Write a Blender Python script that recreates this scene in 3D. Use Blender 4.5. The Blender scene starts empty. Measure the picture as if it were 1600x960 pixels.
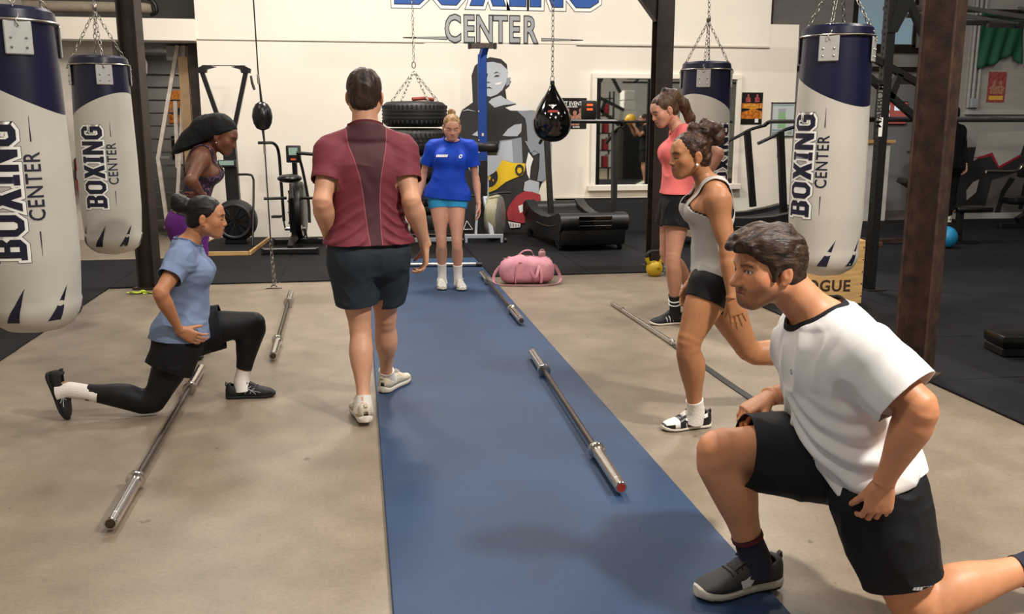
import bpy, bmesh, math, random
import numpy as np
from mathutils import Vector, Matrix, Euler
random.seed(7)
SC = bpy.context.scene
COL = SC.collection
R = math.radians

# ------------------------------------------------------------------ camera, world, lights, exposure
cam_d = bpy.data.cameras.new('camera'); cam = bpy.data.objects.new('camera', cam_d); COL.objects.link(cam)
cam.location = (0, 0, 1.46); cam.rotation_euler = (R(90 - 11.3), 0, R(-9.5))
cam_d.sensor_width = 36; cam_d.lens = 36 * 1432 / 1600; cam_d.clip_start = .05; cam_d.clip_end = 200
SC.camera = cam
SC.view_settings.view_transform = 'Standard'; SC.view_settings.look = 'None'
SC.view_settings.gamma = 1; SC.view_settings.use_curve_mapping = False
SC.view_settings.exposure = -0.25
try:
    SC.cycles.use_denoising = True; SC.cycles.max_bounces = 8
    SC.cycles.sample_clamp_indirect = 6
except Exception: pass
wd = bpy.data.worlds.new('world'); SC.world = wd; wd.use_nodes = True
wd.node_tree.nodes['Background'].inputs[0].default_value = (.8, .85, 1, 1)
wd.node_tree.nodes['Background'].inputs[1].default_value = .05
LAMPS = [  # x, y, z, watts, size   (high-bay lamps under the roof, low ones by lockers and stair)
    (3.6, 0.5, 5.2, 700, .5), (-1.6, 0.8, 5.2, 110, .8), (.4, 4.2, 5.2, 120, .8), (4.8, 5.0, 5.2, 130, .7),
    (-2.6, 6.6, 5.2, 45, .8), (.8, 9.2, 4.9, 250, .8), (4.4, 9.2, 4.9, 200, .8), (-1.6, 9.6, 4.9, 150, .8),
    (8.4, 4.0, 5.2, 30, .8), (9.0, 8.8, 5.2, 40, .8), (-3.0, 11.6, 2.3, 6, .3), (-2.45, 14.3, 2.42, 16, .3), (8.8, -2.5, 5.2, 110, .8)]  # the stair lamp is an unseen fill, added to brighten that dark zone
def area_lamp(x, y, z, w, s):
    d = bpy.data.lights.new('ceiling_or_fill_light', 'AREA'); d.energy = w; d.shape = 'DISK'; d.size = s; d.color = (1, .945, .87)
    o = bpy.data.objects.new('ceiling_or_fill_light', d); COL.objects.link(o); o.location = (x, y, z)
    return o
for a in LAMPS: area_lamp(*a)

# ------------------------------------------------------------------ helpers
def srgb(h):
    h = h.lstrip('#'); v = [int(h[i:i+2], 16) / 255 for i in (0, 2, 4)]
    return tuple(c / 12.92 if c <= .04045 else ((c + .055) / 1.055) ** 2.4 for c in v) + (1,)
MATS = {}
def mat(name, col, rough=.6, metal=0, var=.0, vscale=8, bump=0, bscale=60, spec=.5, coat=0, col2=None, detail=4, trans=0, emit=None, estr=0, stretch=None):
    if name in MATS: return MATS[name]
    m = bpy.data.materials.new(name); m.use_nodes = True; nt = m.node_tree; N = nt.nodes; L = nt.links
    b = N['Principled BSDF']; c = srgb(col)
    b.inputs['Base Color'].default_value = c; b.inputs['Roughness'].default_value = rough; b.inputs['Metallic'].default_value = metal
    b.inputs['Specular IOR Level'].default_value = spec; b.inputs['Coat Weight'].default_value = coat
    b.inputs['Transmission Weight'].default_value = trans
    if emit: b.inputs['Emission Color'].default_value = srgb(emit); b.inputs['Emission Strength'].default_value = estr
    tc = None
    if var or bump or col2:
        tc = N.new('ShaderNodeTexCoord'); src = tc.outputs['Object']
        if stretch:
            mp = N.new('ShaderNodeMapping'); mp.inputs['Scale'].default_value = stretch; L.new(src, mp.inputs[0]); src = mp.outputs[0]
    if var or col2:
        n = N.new('ShaderNodeTexNoise'); n.inputs['Scale'].default_value = vscale; n.inputs['Detail'].default_value = detail
        L.new(src, n.inputs['Vector'])
        r = N.new('ShaderNodeValToRGB'); r.color_ramp.elements[0].position = .32; r.color_ramp.elements[1].position = .68
        c2 = srgb(col2) if col2 else tuple(min(1, x * (1 + var)) for x in c[:3]) + (1,)
        c1 = c if col2 else tuple(x * (1 - var) for x in c[:3]) + (1,)
        r.color_ramp.elements[0].color = c1; r.color_ramp.elements[1].color = c2
        L.new(n.outputs['Fac'], r.inputs[0]); L.new(r.outputs[0], b.inputs['Base Color'])
    if bump:
        n2 = N.new('ShaderNodeTexNoise'); n2.inputs['Scale'].default_value = bscale; n2.inputs['Detail'].default_value = 3
        L.new(src, n2.inputs['Vector'])
        bp = N.new('ShaderNodeBump'); bp.inputs['Strength'].default_value = bump; bp.inputs['Distance'].default_value = .01
        L.new(n2.outputs['Fac'], bp.inputs['Height']); L.new(bp.outputs[0], b.inputs['Normal'])
    MATS[name] = m
    return m

def tag(o, label=None, cat=None, group=None, kind=None):
    if label: o['label'] = label
    if cat: o['category'] = cat
    if group: o['group'] = group
    if kind: o['kind'] = kind
    return o
def empty(name, loc=(0, 0, 0), rz=0, label=None, cat=None, group=None, kind=None):
    o = bpy.data.objects.new(name, None); COL.objects.link(o); o.location = loc; o.rotation_euler = (0, 0, rz)
    o.empty_display_size = .1
    return tag(o, label, cat, group, kind)
def place(o, loc, rz=0, rot=None):
    o.location = loc; o.rotation_euler = rot if rot else (0, 0, rz); return o
def copy_tree(o, parent=None):
    c = o.copy(); COL.objects.link(c); c.parent = parent
    for ch in list(o.children): copy_tree(ch, c)
    return c

def mesh_np(name, V, F):
    me = bpy.data.meshes.new(name)
    V = np.asarray(V, np.float32); F = np.asarray(F, np.int32)
    me.vertices.add(len(V)); me.vertices.foreach_set('co', V.ravel())
    k = F.shape[1]
    me.loops.add(F.size); me.loops.foreach_set('vertex_index', F.ravel())
    me.polygons.add(len(F)); me.polygons.foreach_set('loop_start', np.arange(0, F.size, k, dtype=np.int32))
    me.update(calc_edges=True)
    return me
def link(name, me, m=None, parent=None, smooth=True, angle=None):
    o = bpy.data.objects.new(name, me); COL.objects.link(o)
    if m: me.materials.append(m)
    if parent: o.parent = parent
    if smooth:
        me.polygons.foreach_set('use_smooth', [True] * len(me.polygons))
        if angle is not None:
            try: me.set_sharp_from_angle(angle=R(angle))
            except Exception: pass
    return o

class MB:
    """collects simple solids into one mesh"""
    def __init__(s): s.v = []; s.f = []
    def add(s, vs, fs, M=None):
        k = len(s.v)
        for p in vs:
            p = Vector(p); s.v.append(tuple(M @ p) if M else tuple(p))
        for f in fs: s.f.append([i + k for i in f])
        return s
    def box(s, x0, x1, y0, y1, z0, z1, bv=0, M=None):
        if bv <= 0:
            vs = [(x, y, z) for x in (x0, x1) for y in (y0, y1) for z in (z0, z1)]
            return s.add(vs, [(0, 1, 3, 2), (4, 6, 7, 5), (0, 4, 5, 1), (2, 3, 7, 6), (0, 2, 6, 4), (1, 5, 7, 3)], M)
        b = min(bv, abs(x1 - x0) * .49, abs(y1 - y0) * .49, abs(z1 - z0) * .49)
        bm = bmesh.new(); bmesh.ops.create_cube(bm, size=1)
        for v in bm.verts: v.co = ((x0 + x1) / 2 + v.co.x * (x1 - x0), (y0 + y1) / 2 + v.co.y * (y1 - y0), (z0 + z1) / 2 + v.co.z * (z1 - z0))
        bmesh.ops.bevel(bm, geom=list(bm.edges), offset=b, segments=2 if bv > .01 else 1, profile=.5, affect='EDGES')
        bm.verts.index_update()
        s.add([v.co for v in bm.verts], [[v.index for v in f.verts] for f in bm.faces], M); bm.free(); return s
    def frame(s, a, b):
        d = (Vector(b) - Vector(a)).normalized(); u = d.orthogonal().normalized()
        if abs(d.z) < .95: u = Vector((0, 0, 1)).cross(d).normalized()
        return d, u, d.cross(u)
    def tube(s, pts, r, n=10, caps=True, sq=None):
        """swept tube; r number or list; sq=(w,h) gives a rectangular bar"""
        pts = [Vector(p) for p in pts]; k = len(s.v); m = len(pts)
        rs = r if isinstance(r, (list, tuple)) else [r] * m
        up = None
        for i, p in enumerate(pts):
            d = (pts[min(i + 1, m - 1)] - pts[max(i - 1, 0)]).normalized()
            if up is None:
                u = Vector((0, 0, 1)).cross(d) if abs(d.z) < .95 else Vector((0, 1, 0)).cross(d)
                u.normalize()
            else: u = (up - d * up.dot(d)).normalized()
            up = u; w = d.cross(u)
            if sq:
                for a, b in ((-1, -1), (1, -1), (1, 1), (-1, 1)): s.v.append(tuple(p + u * a * sq[0] / 2 + w * b * sq[1] / 2))
            else:
                for j in range(n):
                    t = 2 * math.pi * j / n; s.v.append(tuple(p + (u * math.cos(t) + w * math.sin(t)) * rs[i]))
        n = 4 if sq else n
        for i in range(m - 1):
            for j in range(n):
                a = k + i * n + j; b = k + i * n + (j + 1) % n
                s.f.append([a, b, b + n, a + n])
        if caps:
            s.f.append([k + j for j in range(n)][::-1]); s.f.append([k + (m - 1) * n + j for j in range(n)])
        return s
    def cyl(s, a, b, r, n=20, r2=None): return s.tube([a, b], [r, r if r2 is None else r2], n)
    def lathe(s, prof, n=32, M=None, closed=False):
        """prof: (r, z) about local z"""
        k0 = []; fs = []; m = len(prof)
        for (r, z) in prof:
            for j in range(n):
                t = 2 * math.pi * j / n; k0.append((r * math.cos(t), r * math.sin(t), z))
        for i in range(m if closed else m - 1):
            for j in range(n):
                a = i * n + j; b = i * n + (j + 1) % n; i2 = (i + 1) % m
                fs.append((a, b, i2 * n + (j + 1) % n, i2 * n + j))
        if not closed:
            if prof[0][0] > 1e-5: fs.append([j for j in range(n)][::-1])
            if prof[-1][0] > 1e-5: fs.append([(m - 1) * n + j for j in range(n)])
        return s.add(k0, fs, M)
    def prism(s, poly, a, b, axis='y'):
        """extrude a 2-D polygon (u,v) between a and b along axis"""
        def mk(u, v, t): return {'y': (u, t, v), 'x': (t, u, v), 'z': (u, v, t)}[axis]
        n = len(poly); vs = [mk(u, v, a) for u, v in poly] + [mk(u, v, b) for u, v in poly]
        fs = [list(range(n)), list(range(2 * n - 1, n - 1, -1))] + [[i, n + i, n + (i + 1) % n, (i + 1) % n] for i in range(n)]
        return s.add(vs, fs)
    def ball(s, c, r, n=16, m=10, sc=(1, 1, 1)):
        prof = [(math.sin(math.pi * i / m), -math.cos(math.pi * i / m)) for i in range(m + 1)]
        M = Matrix.Translation(Vector(c)) @ Matrix.Diagonal((r * sc[0], r * sc[1], r * sc[2], 1))
        return s.lathe(prof, n, M)
    def build(s, name, m, parent=None, smooth=True, angle=35, fix=True):
        me = bpy.data.meshes.new(name); me.from_pydata(s.v, [], s.f)
        if fix:
            bm = bmesh.new(); bm.from_mesh(me); bmesh.ops.remove_doubles(bm, verts=bm.verts, dist=1e-5)
            bmesh.ops.recalc_face_normals(bm, faces=bm.faces); bm.to_mesh(me); bm.free()
        return link(name, me, m, parent, smooth, angle)
def arc(c, r, a0, a1, n, plane='xz'):
    out = []
    for i in range(n + 1):
        t = R(a0 + (a1 - a0) * i / n); u, v = r * math.cos(t), r * math.sin(t)
        out.append({'xz': (c[0] + u, c[1], c[2] + v), 'xy': (c[0] + u, c[1] + v, c[2]), 'yz': (c[0], c[1] + u, c[2] + v)}[plane])
    return out
def spline(pts, n=8):
    P = [np.array(p, float) for p in pts]; P = [2 * P[0] - P[1]] + P + [2 * P[-1] - P[-2]]; out = []
    for i in range(1, len(P) - 2):
        for k in range(n):
            t = k / n; a, b, c, d = P[i-1], P[i], P[i+1], P[i+2]
            out.append(tuple(.5 * (2*b + (c-a)*t + (2*a-5*b+4*c-d)*t*t + (3*b-a-3*c+d)*t**3)))
    out.append(tuple(P[-2])); return out
def struct(name, mb, m, parent=None, **k):
    o = mb.build(name, m, parent, **k)
    if not parent: o['kind'] = 'structure'
    return o

# flat lettering ---------------------------------------------------------------
GL = {'B': (.68, [[(0,0),(.5,0),(.68,.14),(.68,.40),(.58,.5),(.68,.6),(.68,.86),(.5,1),(0,1),(0,.84),(.07,.84),(.07,.16),(0,.16)],
                  [(.28,.18),(.44,.18),(.44,.42),(.28,.42)], [(.28,.58),(.44,.58),(.44,.82),(.28,.82)]]),
      'O': (.70, [[(.2,0),(.5,0),(.7,.2),(.7,.8),(.5,1),(.2,1),(0,.8),(0,.2)], [(.28,.17),(.42,.17),(.48,.25),(.48,.75),(.42,.83),(.28,.83),(.22,.75),(.22,.25)]]),
      'X': (.74, [[(0,0),(.26,0),(.37,.28),(.48,0),(.74,0),(.52,.5),(.74,1),(.48,1),(.37,.72),(.26,1),(0,1),(.22,.5)]]),
      'I': (.34, [[(0,0),(.34,0),(.34,.16),(.28,.16),(.28,.84),(.34,.84),(.34,1),(0,1),(0,.84),(.06,.84),(.06,.16),(0,.16)]]),
      'N': (.70, [[(0,0),(.22,0),(.22,.55),(.48,0),(.7,0),(.7,1),(.48,1),(.48,.45),(.22,1),(0,1)]]),
      'G': (.68, [[(.2,0),(.5,0),(.68,.1),(.68,.54),(.36,.54),(.36,.38),(.46,.38),(.46,.2),(.28,.18),(.22,.26),(.22,.74),(.28,.82),(.44,.82),(.46,.74),(.46,.66),(.68,.66),(.68,.84),(.5,1),(.2,1),(0,.8),(0,.2)]])}
def curve_geo(cu):
    o = bpy.data.objects.new('tmp', cu); COL.objects.link(o)
    me = o.to_mesh(); V = [tuple(v.co) for v in me.vertices]; F = [list(p.vertices) for p in me.polygons]
    o.to_mesh_clear(); bpy.data.objects.remove(o); bpy.data.curves.remove(cu)
    return V, F
def poly_geo(polys, off=0.0):
    cu = bpy.data.curves.new('tmp', 'CURVE'); cu.dimensions = '2D'; cu.fill_mode = 'FRONT'; cu.offset = off
    for p in polys:
        sp = cu.splines.new('POLY'); sp.points.add(len(p) - 1); sp.use_cyclic_u = True
        for q, (x, y) in zip(sp.points, p): q.co = (x, y, 0, 1)
    return curve_geo(cu)
def text_geo(body, size=1.0, off=0.0, xs=1.0, space=1.0, align='CENTER'):
    cu = bpy.data.curves.new('tmp', 'FONT'); cu.body = body; cu.size = size; cu.offset = off; cu.fill_mode = 'FRONT'
    cu.align_x = align; cu.align_y = 'CENTER'; cu.space_character = space; cu.resolution_u = 3
    V, F = curve_geo(cu)
    return [(x * xs, y, z) for x, y, z in V], F
def word_geo(word, gap=.08, off=0.0, solid=False):
    """block lettering of unit height, centred on x, baseline 0 -> V,F"""
    tw = sum(GL[c][0] for c in word) + gap * (len(word) - 1); x = -tw / 2; V = []; F = []
    for c in word:
        w, polys = GL[c]
        ps = [[(px + x, py) for px, py in p] for p in (polys[:1] if solid else polys)]
        v, f = poly_geo(ps, off); k = len(V); V += v; F += [[i + k for i in q] for q in f]; x += w + gap
    return V, F
def flat_mesh(name, V, F, M, m, parent=None):
    b = MB(); b.add(V, F, M); return b.build(name, m, parent, smooth=False, fix=False)
XZ = Matrix(((1, 0, 0, 0), (0, 0, -1, 0), (0, 1, 0, 0), (0, 0, 0, 1)))   # text plane -> facing -Y

# ------------------------------------------------------------------ materials of the room
def concrete_mat():
    m = bpy.data.materials.new('concrete_floor'); m.use_nodes = True; nt = m.node_tree; N = nt.nodes; L = nt.links; b = N['Principled BSDF']
    tc = N.new('ShaderNodeTexCoord'); out = []
    for sc, d in ((.55, 5), (5, 6), (60, 3)):
        n = N.new('ShaderNodeTexNoise'); n.inputs['Scale'].default_value = sc; n.inputs['Detail'].default_value = d; L.new(tc.outputs['Object'], n.inputs['Vector']); out.append(n)
    r = N.new('ShaderNodeValToRGB'); r.color_ramp.elements[0].position = .3; r.color_ramp.elements[1].position = .7
    r.color_ramp.elements[0].color = srgb('#76695a'); r.color_ramp.elements[1].color = srgb('#8d7f6d'); L.new(out[0].outputs['Fac'], r.inputs[0])
    mx = N.new('ShaderNodeMixRGB'); mx.blend_type = 'OVERLAY'; mx.inputs[0].default_value = .38; L.new(r.outputs[0], mx.inputs[1]); L.new(out[1].outputs['Fac'], mx.inputs[2])
    mx2 = N.new('ShaderNodeMixRGB'); mx2.blend_type = 'OVERLAY'; mx2.inputs[0].default_value = .25; L.new(mx.outputs[0], mx2.inputs[1]); L.new(out[2].outputs['Fac'], mx2.inputs[2])
    # dark flecks and scuffs
    v = N.new('ShaderNodeTexNoise'); v.inputs['Scale'].default_value = 14; v.inputs['Detail'].default_value = 8; L.new(tc.outputs['Object'], v.inputs['Vector'])
    r2 = N.new('ShaderNodeValToRGB'); r2.color_ramp.elements[0].position = .27; r2.color_ramp.elements[1].position = .31; L.new(v.outputs['Fac'], r2.inputs[0])
    mx3 = N.new('ShaderNodeMixRGB'); mx3.blend_type = 'MIX'; L.new(r2.outputs[0], mx3.inputs[0]); mx3.inputs[1].default_value = srgb('#5c5142'); L.new(mx2.outputs[0], mx3.inputs[2])
    L.new(mx3.outputs[0], b.inputs['Base Color'])
    rr = N.new('ShaderNodeMapRange'); rr.inputs[3].default_value = .28; rr.inputs[4].default_value = .55; L.new(out[0].outputs['Fac'], rr.inputs[0]); L.new(rr.outputs[0], b.inputs['Roughness'])
    bp = N.new('ShaderNodeBump'); bp.inputs['Strength'].default_value = .12; bp.inputs['Distance'].default_value = .004; L.new(out[2].outputs['Fac'], bp.inputs['Height']); L.new(bp.outputs[0], b.inputs['Normal'])
    return m
CONC = concrete_mat()
WHITE = mat('white_wall_paint', '#e9e0d2', .7, var=.035, vscale=1.3, bump=.05, bscale=30)
CONCW = mat('raw_concrete', '#a39c92', .85, var=.22, vscale=2.2, bump=.4, bscale=18, col2='#c4bcb0')
GREYW = mat('grey_block_wall', '#8d8983', .85, var=.12, vscale=2, bump=.3, bscale=20)
DULLW = mat('dull_white_boards', '#aaa69f', .75, var=.08, vscale=2.0, stretch=(1, 1, 6))
CEIL = mat('dark_ceiling', '#8b8880', .9, var=.1, vscale=1)
RUBBER = mat('black_rubber', '#17171a', .75, var=.25, vscale=5, bump=.25, bscale=220, spec=.18)
BLACKM = mat('black_powder_coat', '#121212', .38, var=.1, vscale=20)
BLACKP = mat('black_plastic', '#161617', .45)
BLACKV = mat('black_vinyl', '#0d0d0e', .3, bump=.05, bscale=40)
GLOSSB = mat('glossy_black', '#060607', .12, coat=.6)
CHROME = mat('chrome', '#cfcac2', .2, 1, var=.08, vscale=30)
STEEL = mat('bright_steel', '#b9b6b0', .3, 1, var=.12, vscale=40)
DARKST = mat('dark_bar_steel', '#5b5149', .38, .9, var=.2, vscale=50)
ZINC = mat('zinc_chain', '#9a948b', .35, 1)
BROWNST = mat('painted_dark_steel', '#3b302a', .45, .35, var=.25, vscale=6, bump=.1, bscale=30)
RUST = mat('rusty_steel', '#2a201a', .6, .3, vscale=9, col2='#50382a', bump=.35, bscale=26, detail=8)
NAVY = mat('navy_vinyl', '#11132f', .33, var=.1, vscale=5, bump=.06, bscale=12)
BAGW = mat('white_bag_vinyl', '#bdb8ae', .42, var=.05, vscale=4, bump=.05, bscale=9)
INK = mat('navy_print', '#11122b', .5)
PWHITE = mat('white_print', '#f1efe9', .6)
PBLACK = mat('black_print', '#131313', .6)
BLUEM = mat('blue_sports_mat', '#1c3757', .6, var=.16, vscale=2.4, bump=.15, bscale=90)
WOOD = mat('plywood', '#c39b63', .6, var=.18, vscale=5, stretch=(1, 1, 9))
MIRROR = mat('mirror_glass', '#e8ebe8', .02, 1)
GREYP = mat('light_grey_paint', '#a9adb3', .4, .2)
LCD = mat('lcd_panel', '#8fa79a', .25)

# ------------------------------------------------------------------ shell
floor = struct('floor', MB().box(-8, 16, -7, 18, -.2, 0), CONC)
floor['label'] = 'beige worn concrete floor'
tile_cache = {}
def tiles(x0, x1, y0, y1, step=1.0, ox=0, oy=0):
    xs = [x0] + [x for x in np.arange(math.ceil((x0 - ox) / step) * step + ox, x1, step) if x0 + .12 < x < x1 - .12] + [x1]
    ys = [y0] + [y for y in np.arange(math.ceil((y0 - oy) / step) * step + oy, y1, step) if y0 + .12 < y < y1 - .12] + [y1]
    for i in range(len(xs) - 1):
        for j in range(len(ys) - 1):
            w, d = round(float(xs[i+1] - xs[i]), 3), round(float(ys[j+1] - ys[j]), 3)
            if (w, d) not in tile_cache:
                o = MB().box(-w / 2 + .003, w / 2 - .003, -d / 2 + .003, d / 2 - .003, 0, .014, .004).build('rubber_tile', RUBBER, floor)
                tile_cache[(w, d)] = o
            else:
                o = tile_cache[(w, d)].copy(); COL.objects.link(o)
            o.location = ((xs[i] + xs[i+1]) / 2, (ys[j] + ys[j+1]) / 2, .0005); o.parent = floor
tiles(-4.0, -2.24, 3.0, 10.45, 1.0, -.24, .0)
tiles(-2.24, -1.75, 8.62, 10.45, 1.0, -.24, .62)
tiles(-1.75, 3.2, 8.70, 12.2, 1.0, .25, .7)
tiles(3.2, 11.2, .6, 12.9, 1.0, .2, .6)

struct('wall_back', MB().box(-1.9, 6.02, 12.2, 12.5, 0, 2.49).box(-1.9, 5.60, 12.192, 12.5, 2.49, 6).box(5.6, 6.02, 12.2, 12.5, 2.49, 2.79), WHITE)
struct('trim_1', MB().box(-4.4, -1.9, 12.16, 12.4, 2.46, 2.72, .006), WHITE)['label'] = 'white painted beam beside the big white wall'
struct('trim_2', MB().box(2.9, 5.6, 12.178, 12.191, 2.478, 2.50).box(-1.9, .9, 12.184, 12.191, 2.482, 2.492), mat('seam_trim', '#cfc6b8', .7))
struct('wall_left', MB().box(-4.3, -4.0, -7, 12.6, 0, 6), CONCW)
struct('wall_left_back', MB().box(-4.4, -2.95, 12.45, 12.7, 0, 2.46), CONCW)
struct('wall_stair', MB().box(-6, -1.9, 15.2, 15.4, 0, 6), GREYW); struct('wall_stair_right', MB().box(-1.9, -1.75, 12.5, 15.4, 0, 6), GREYW)
struct('wall_stair_side', MB().box(-3.3, -3.15, 12.7, 15.2, 0, 2.46), GREYW)
struct('wall_far', MB().box(5.6, 15, 14.5, 14.7, 0, 2.35), DULLW)
struct('wall_far_upper', MB().box(5.6, 15, 14.46, 14.7, 2.38, 6), DULLW)
struct('wall_right_back', MB().box(9.1, 15, 12.9, 13.1, 0, 6), DULLW)
struct('wall_right', MB().box(14.5, 14.8, -7, 15, 0, 6), GREYW)
struct('wall_front', MB().box(-4, 15, -6.3, -6, 0, 6), DULLW)
struct('ceiling', MB().box(-8, 16, -7, 18, 6, 6.2), CEIL)
# black plinth along the wall under the mirror, with a thin top board
w = empty('black_wall_panel', (2.64, 12.2, 0), 0, 'low black panel along the white wall under the mirror', 'wall panel')
MB().box(0, 2.4, -.06, -.002, .0, .47, .004).build('panel', mat('matt_black_panel', '#1a1a1b', .7, var=.15, vscale=3), w)
MB().box(-.02, 2.42, -.075, -.002, .47, .485, .003).build('top_board', mat('pale_board', '#cbbfae', .7), w)
for i in range(5):
    MB().cyl((.3 + i * .45, -.066, .42), (.3 + i * .45, -.058, .42), .006, 8).build('screw', STEEL, w)
# mirror
mr = empty('wall_mirror', (4.165, 12.2, .60), 0, 'wide wall mirror in a white frame above the black panel', 'mirror')
MB().box(-.99, .99, -.025, -.012, .04, 1.46).build('glass', MIRROR, mr, smooth=False)
for (a, b, c, d) in ((-1.05, -.985, .046, 1.454), (.985, 1.05, .046, 1.454), (-1.05, 1.05, 1.455, 1.52)):
    MB().box(a, b, -.05, -.002, c, d, .004).build('frame_strip', WHITE, mr)
MB().box(-1.09, 1.09, -.09, -.002, -.03, .045, .006).build('sill', WHITE, mr)

# painted mural -------------------------------------------------------------
MURAL = [
    ('dark', [(1.521,1.738), (1.507,2.078), (1.550,2.200), (1.626,2.265), (1.752,2.314), (1.895,2.292), (1.971,2.228), (1.987,2.123), (1.979,2.025), (2.030,2.009), (2.004,1.944), (1.953,1.903), (1.970,1.780), (2.107,1.707), (2.347,1.625), (2.469,1.492), (2.558,1.283), (2.578,0.988), (2.544,0.835), (2.474,0.733), (2.405,0.563), (2.408,0.174), (2.347,0.001), (0.660,0.026), (0.756,0.582), (1.101,1.080), (1.230,1.286), (1.291,1.410), (1.377,1.639)]),
    ('ltgrey', [(1.696,2.245), (1.792,2.255), (1.897,2.231), (1.982,2.156), (1.985,2.063), (1.967,1.995), (1.914,1.901), (1.843,1.841), (1.755,1.810), (1.702,1.823)]),
    ('dark', [(1.792,2.103), (1.836,2.132), (1.906,2.099), (1.853,2.116)]),
    ('dark', [(1.800,2.061), (1.827,2.087), (1.876,2.087), (1.865,2.065)]),
    ('dark', [(1.695,2.102), (1.725,2.106), (1.707,2.044), (1.695,2.023)]),
    ('dark', [(1.695,2.001), (1.752,2.000), (1.738,1.986), (1.694,1.989)]),
    ('dark', [(1.694,1.928), (1.738,1.939), (1.784,1.915), (1.720,1.922), (1.694,1.908)]),
    ('white', [(1.809,1.977), (1.906,2.003), (1.888,1.969), (1.826,1.960)]),
    ('midgrey', [(1.968,2.046), (2.021,2.060), (2.012,1.970), (1.964,1.947)]),
    ('ltgrey', [(1.888,1.828), (1.773,1.786), (1.728,1.742), (1.808,1.670), (1.932,1.705), (2.109,1.723), (1.976,1.770)]),
    ('white', [(1.949,1.671), (2.109,1.714), (2.252,1.685), (2.342,1.641), (2.181,1.630), (2.020,1.633)]),
    ('midgrey', [(2.110,1.626), (2.342,1.637), (2.433,1.534), (2.543,1.360), (2.580,1.185), (2.546,0.938), (2.419,0.921), (2.418,1.080), (2.327,1.045), (2.254,1.186), (2.235,1.447), (2.217,1.534)]),
    ('ltgrey', [(1.913,1.309), (1.985,1.395), (2.074,1.451), (2.172,1.464), (2.164,1.360), (2.110,1.300), (1.985,1.300)]),
    ('midgrey', [(1.877,1.243), (2.038,1.262), (2.167,1.287), (2.173,1.186), (2.186,0.932), (2.038,0.942), (1.823,1.013), (1.845,1.100), (1.863,1.187)]),
    ('ltgrey', [(1.895,1.231), (2.038,1.248), (2.056,0.959), (1.930,0.986), (1.850,1.031)]),
    ('ltgrey', [(1.367,1.621), (1.455,1.652), (1.564,1.618), (1.455,1.635)]),
    ('ltgrey', [(1.505,1.318), (1.580,1.370), (1.586,1.301)]),
    ('yellow', [(1.549,0.852), (1.597,0.907), (1.710,0.906), (1.823,1.016), (1.904,0.992), (2.049,0.951), (2.220,0.942), (2.212,0.847), (2.179,0.784), (2.082,0.753), (1.952,0.698), (1.822,0.596), (1.659,0.539), (1.563,0.551)]),
    ('dark', [(1.850,0.771), (1.841,0.716), (1.815,0.670), (1.777,0.639), (1.733,0.629), (1.688,0.640), (1.651,0.672), (1.626,0.718), (1.617,0.773), (1.627,0.827), (1.652,0.873), (1.690,0.904), (1.734,0.914), (1.778,0.903), (1.816,0.872), (1.841,0.825)]),
    ('yellow', [(1.678,0.867), (1.742,0.882), (1.774,0.843), (1.709,0.832)]),
    ('yellow', [(1.685,0.788), (1.758,0.772), (1.741,0.724), (1.693,0.741)]),
    ('yellow', [(1.668,0.677), (1.725,0.669), (1.716,0.629), (1.668,0.638)]),
    ('yellow', [(1.774,0.740), (1.798,0.724), (1.781,0.700)]),
    ('midgrey', [(2.211,1.242), (2.573,1.146), (2.575,0.956), (2.516,0.749), (2.458,0.701), (2.384,0.710), (2.408,0.877), (2.415,1.068), (2.349,1.115), (2.293,1.084)]),
    ('white', [(2.260,1.092), (2.326,1.005), (2.293,0.894), (2.278,0.735), (2.245,0.799), (2.225,0.926)]),
    ('ltgrey', [(2.212,0.696), (2.278,0.727), (2.409,0.694), (2.402,0.525), (2.196,0.584)]),
    ('red', [(2.213,0.576), (2.311,0.566), (2.427,0.525), (2.445,0.217), (2.181,0.140), (1.984,0.192), (1.967,0.290), (2.000,0.386), (2.098,0.513)]),
    ('white', [(2.123,0.376), (2.213,0.407), (2.287,0.465), (2.312,0.333), (2.213,0.318), (2.148,0.279)]),
    ('white', [(1.984,0.173), (2.156,0.137), (2.148,0.089), (2.016,0.081)]),
    ('dark', [(2.013,0.143), (2.023,0.143), (2.026,0.102), (2.016,0.103)]),
    ('dark', [(2.049,0.139), (2.059,0.139), (2.062,0.099), (2.053,0.099)]),
    ('dark', [(2.085,0.135), (2.095,0.135), (2.099,0.096), (2.089,0.096)]),
    ('dark', [(2.122,0.132), (2.131,0.131), (2.132,0.097), (2.123,0.097)]),
]

mu = empty('wall_mural', (1.6, 12.2, 0), 0, 'painted grey and black boxer mural with yellow belt and red glove', 'mural')
MC = {'dark': mat('mural_black', '#2b2929', .7), 'ltgrey': mat('mural_light_grey', '#b3b7bd', .7), 'midgrey': mat('mural_mid_grey', '#8b9098', .7),
      'white': mat('mural_white', '#e8e4dd', .7), 'yellow': mat('mural_yellow', '#e8bf1e', .7), 'red': mat('mural_red', '#a3313a', .7)}
NM = {'dark': 'black_paint', 'ltgrey': 'light_grey_paint', 'midgrey': 'grey_paint', 'white': 'white_paint', 'yellow': 'yellow_paint', 'red': 'red_paint'}
for k, (c, poly) in enumerate(MURAL):
    V, F = poly_geo([poly]); flat_mesh(NM[c], [(x - 1.6, -.002 - .0006 * k, y) for x, y, z in V], F, None, MC[c], mu)
tri = [(1.423, .189), (1.502, .075), (1.381, .074)]
b_ = MB()
for i in range(3):
    p, q = tri[i], tri[(i + 1) % 3]; b_.tube([(p[0] - 1.6, -.022, p[1]), (q[0] - 1.6, -.022, q[1])], .006, 6)
b_.build('white_triangle', MC['white'], mu)
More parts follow.
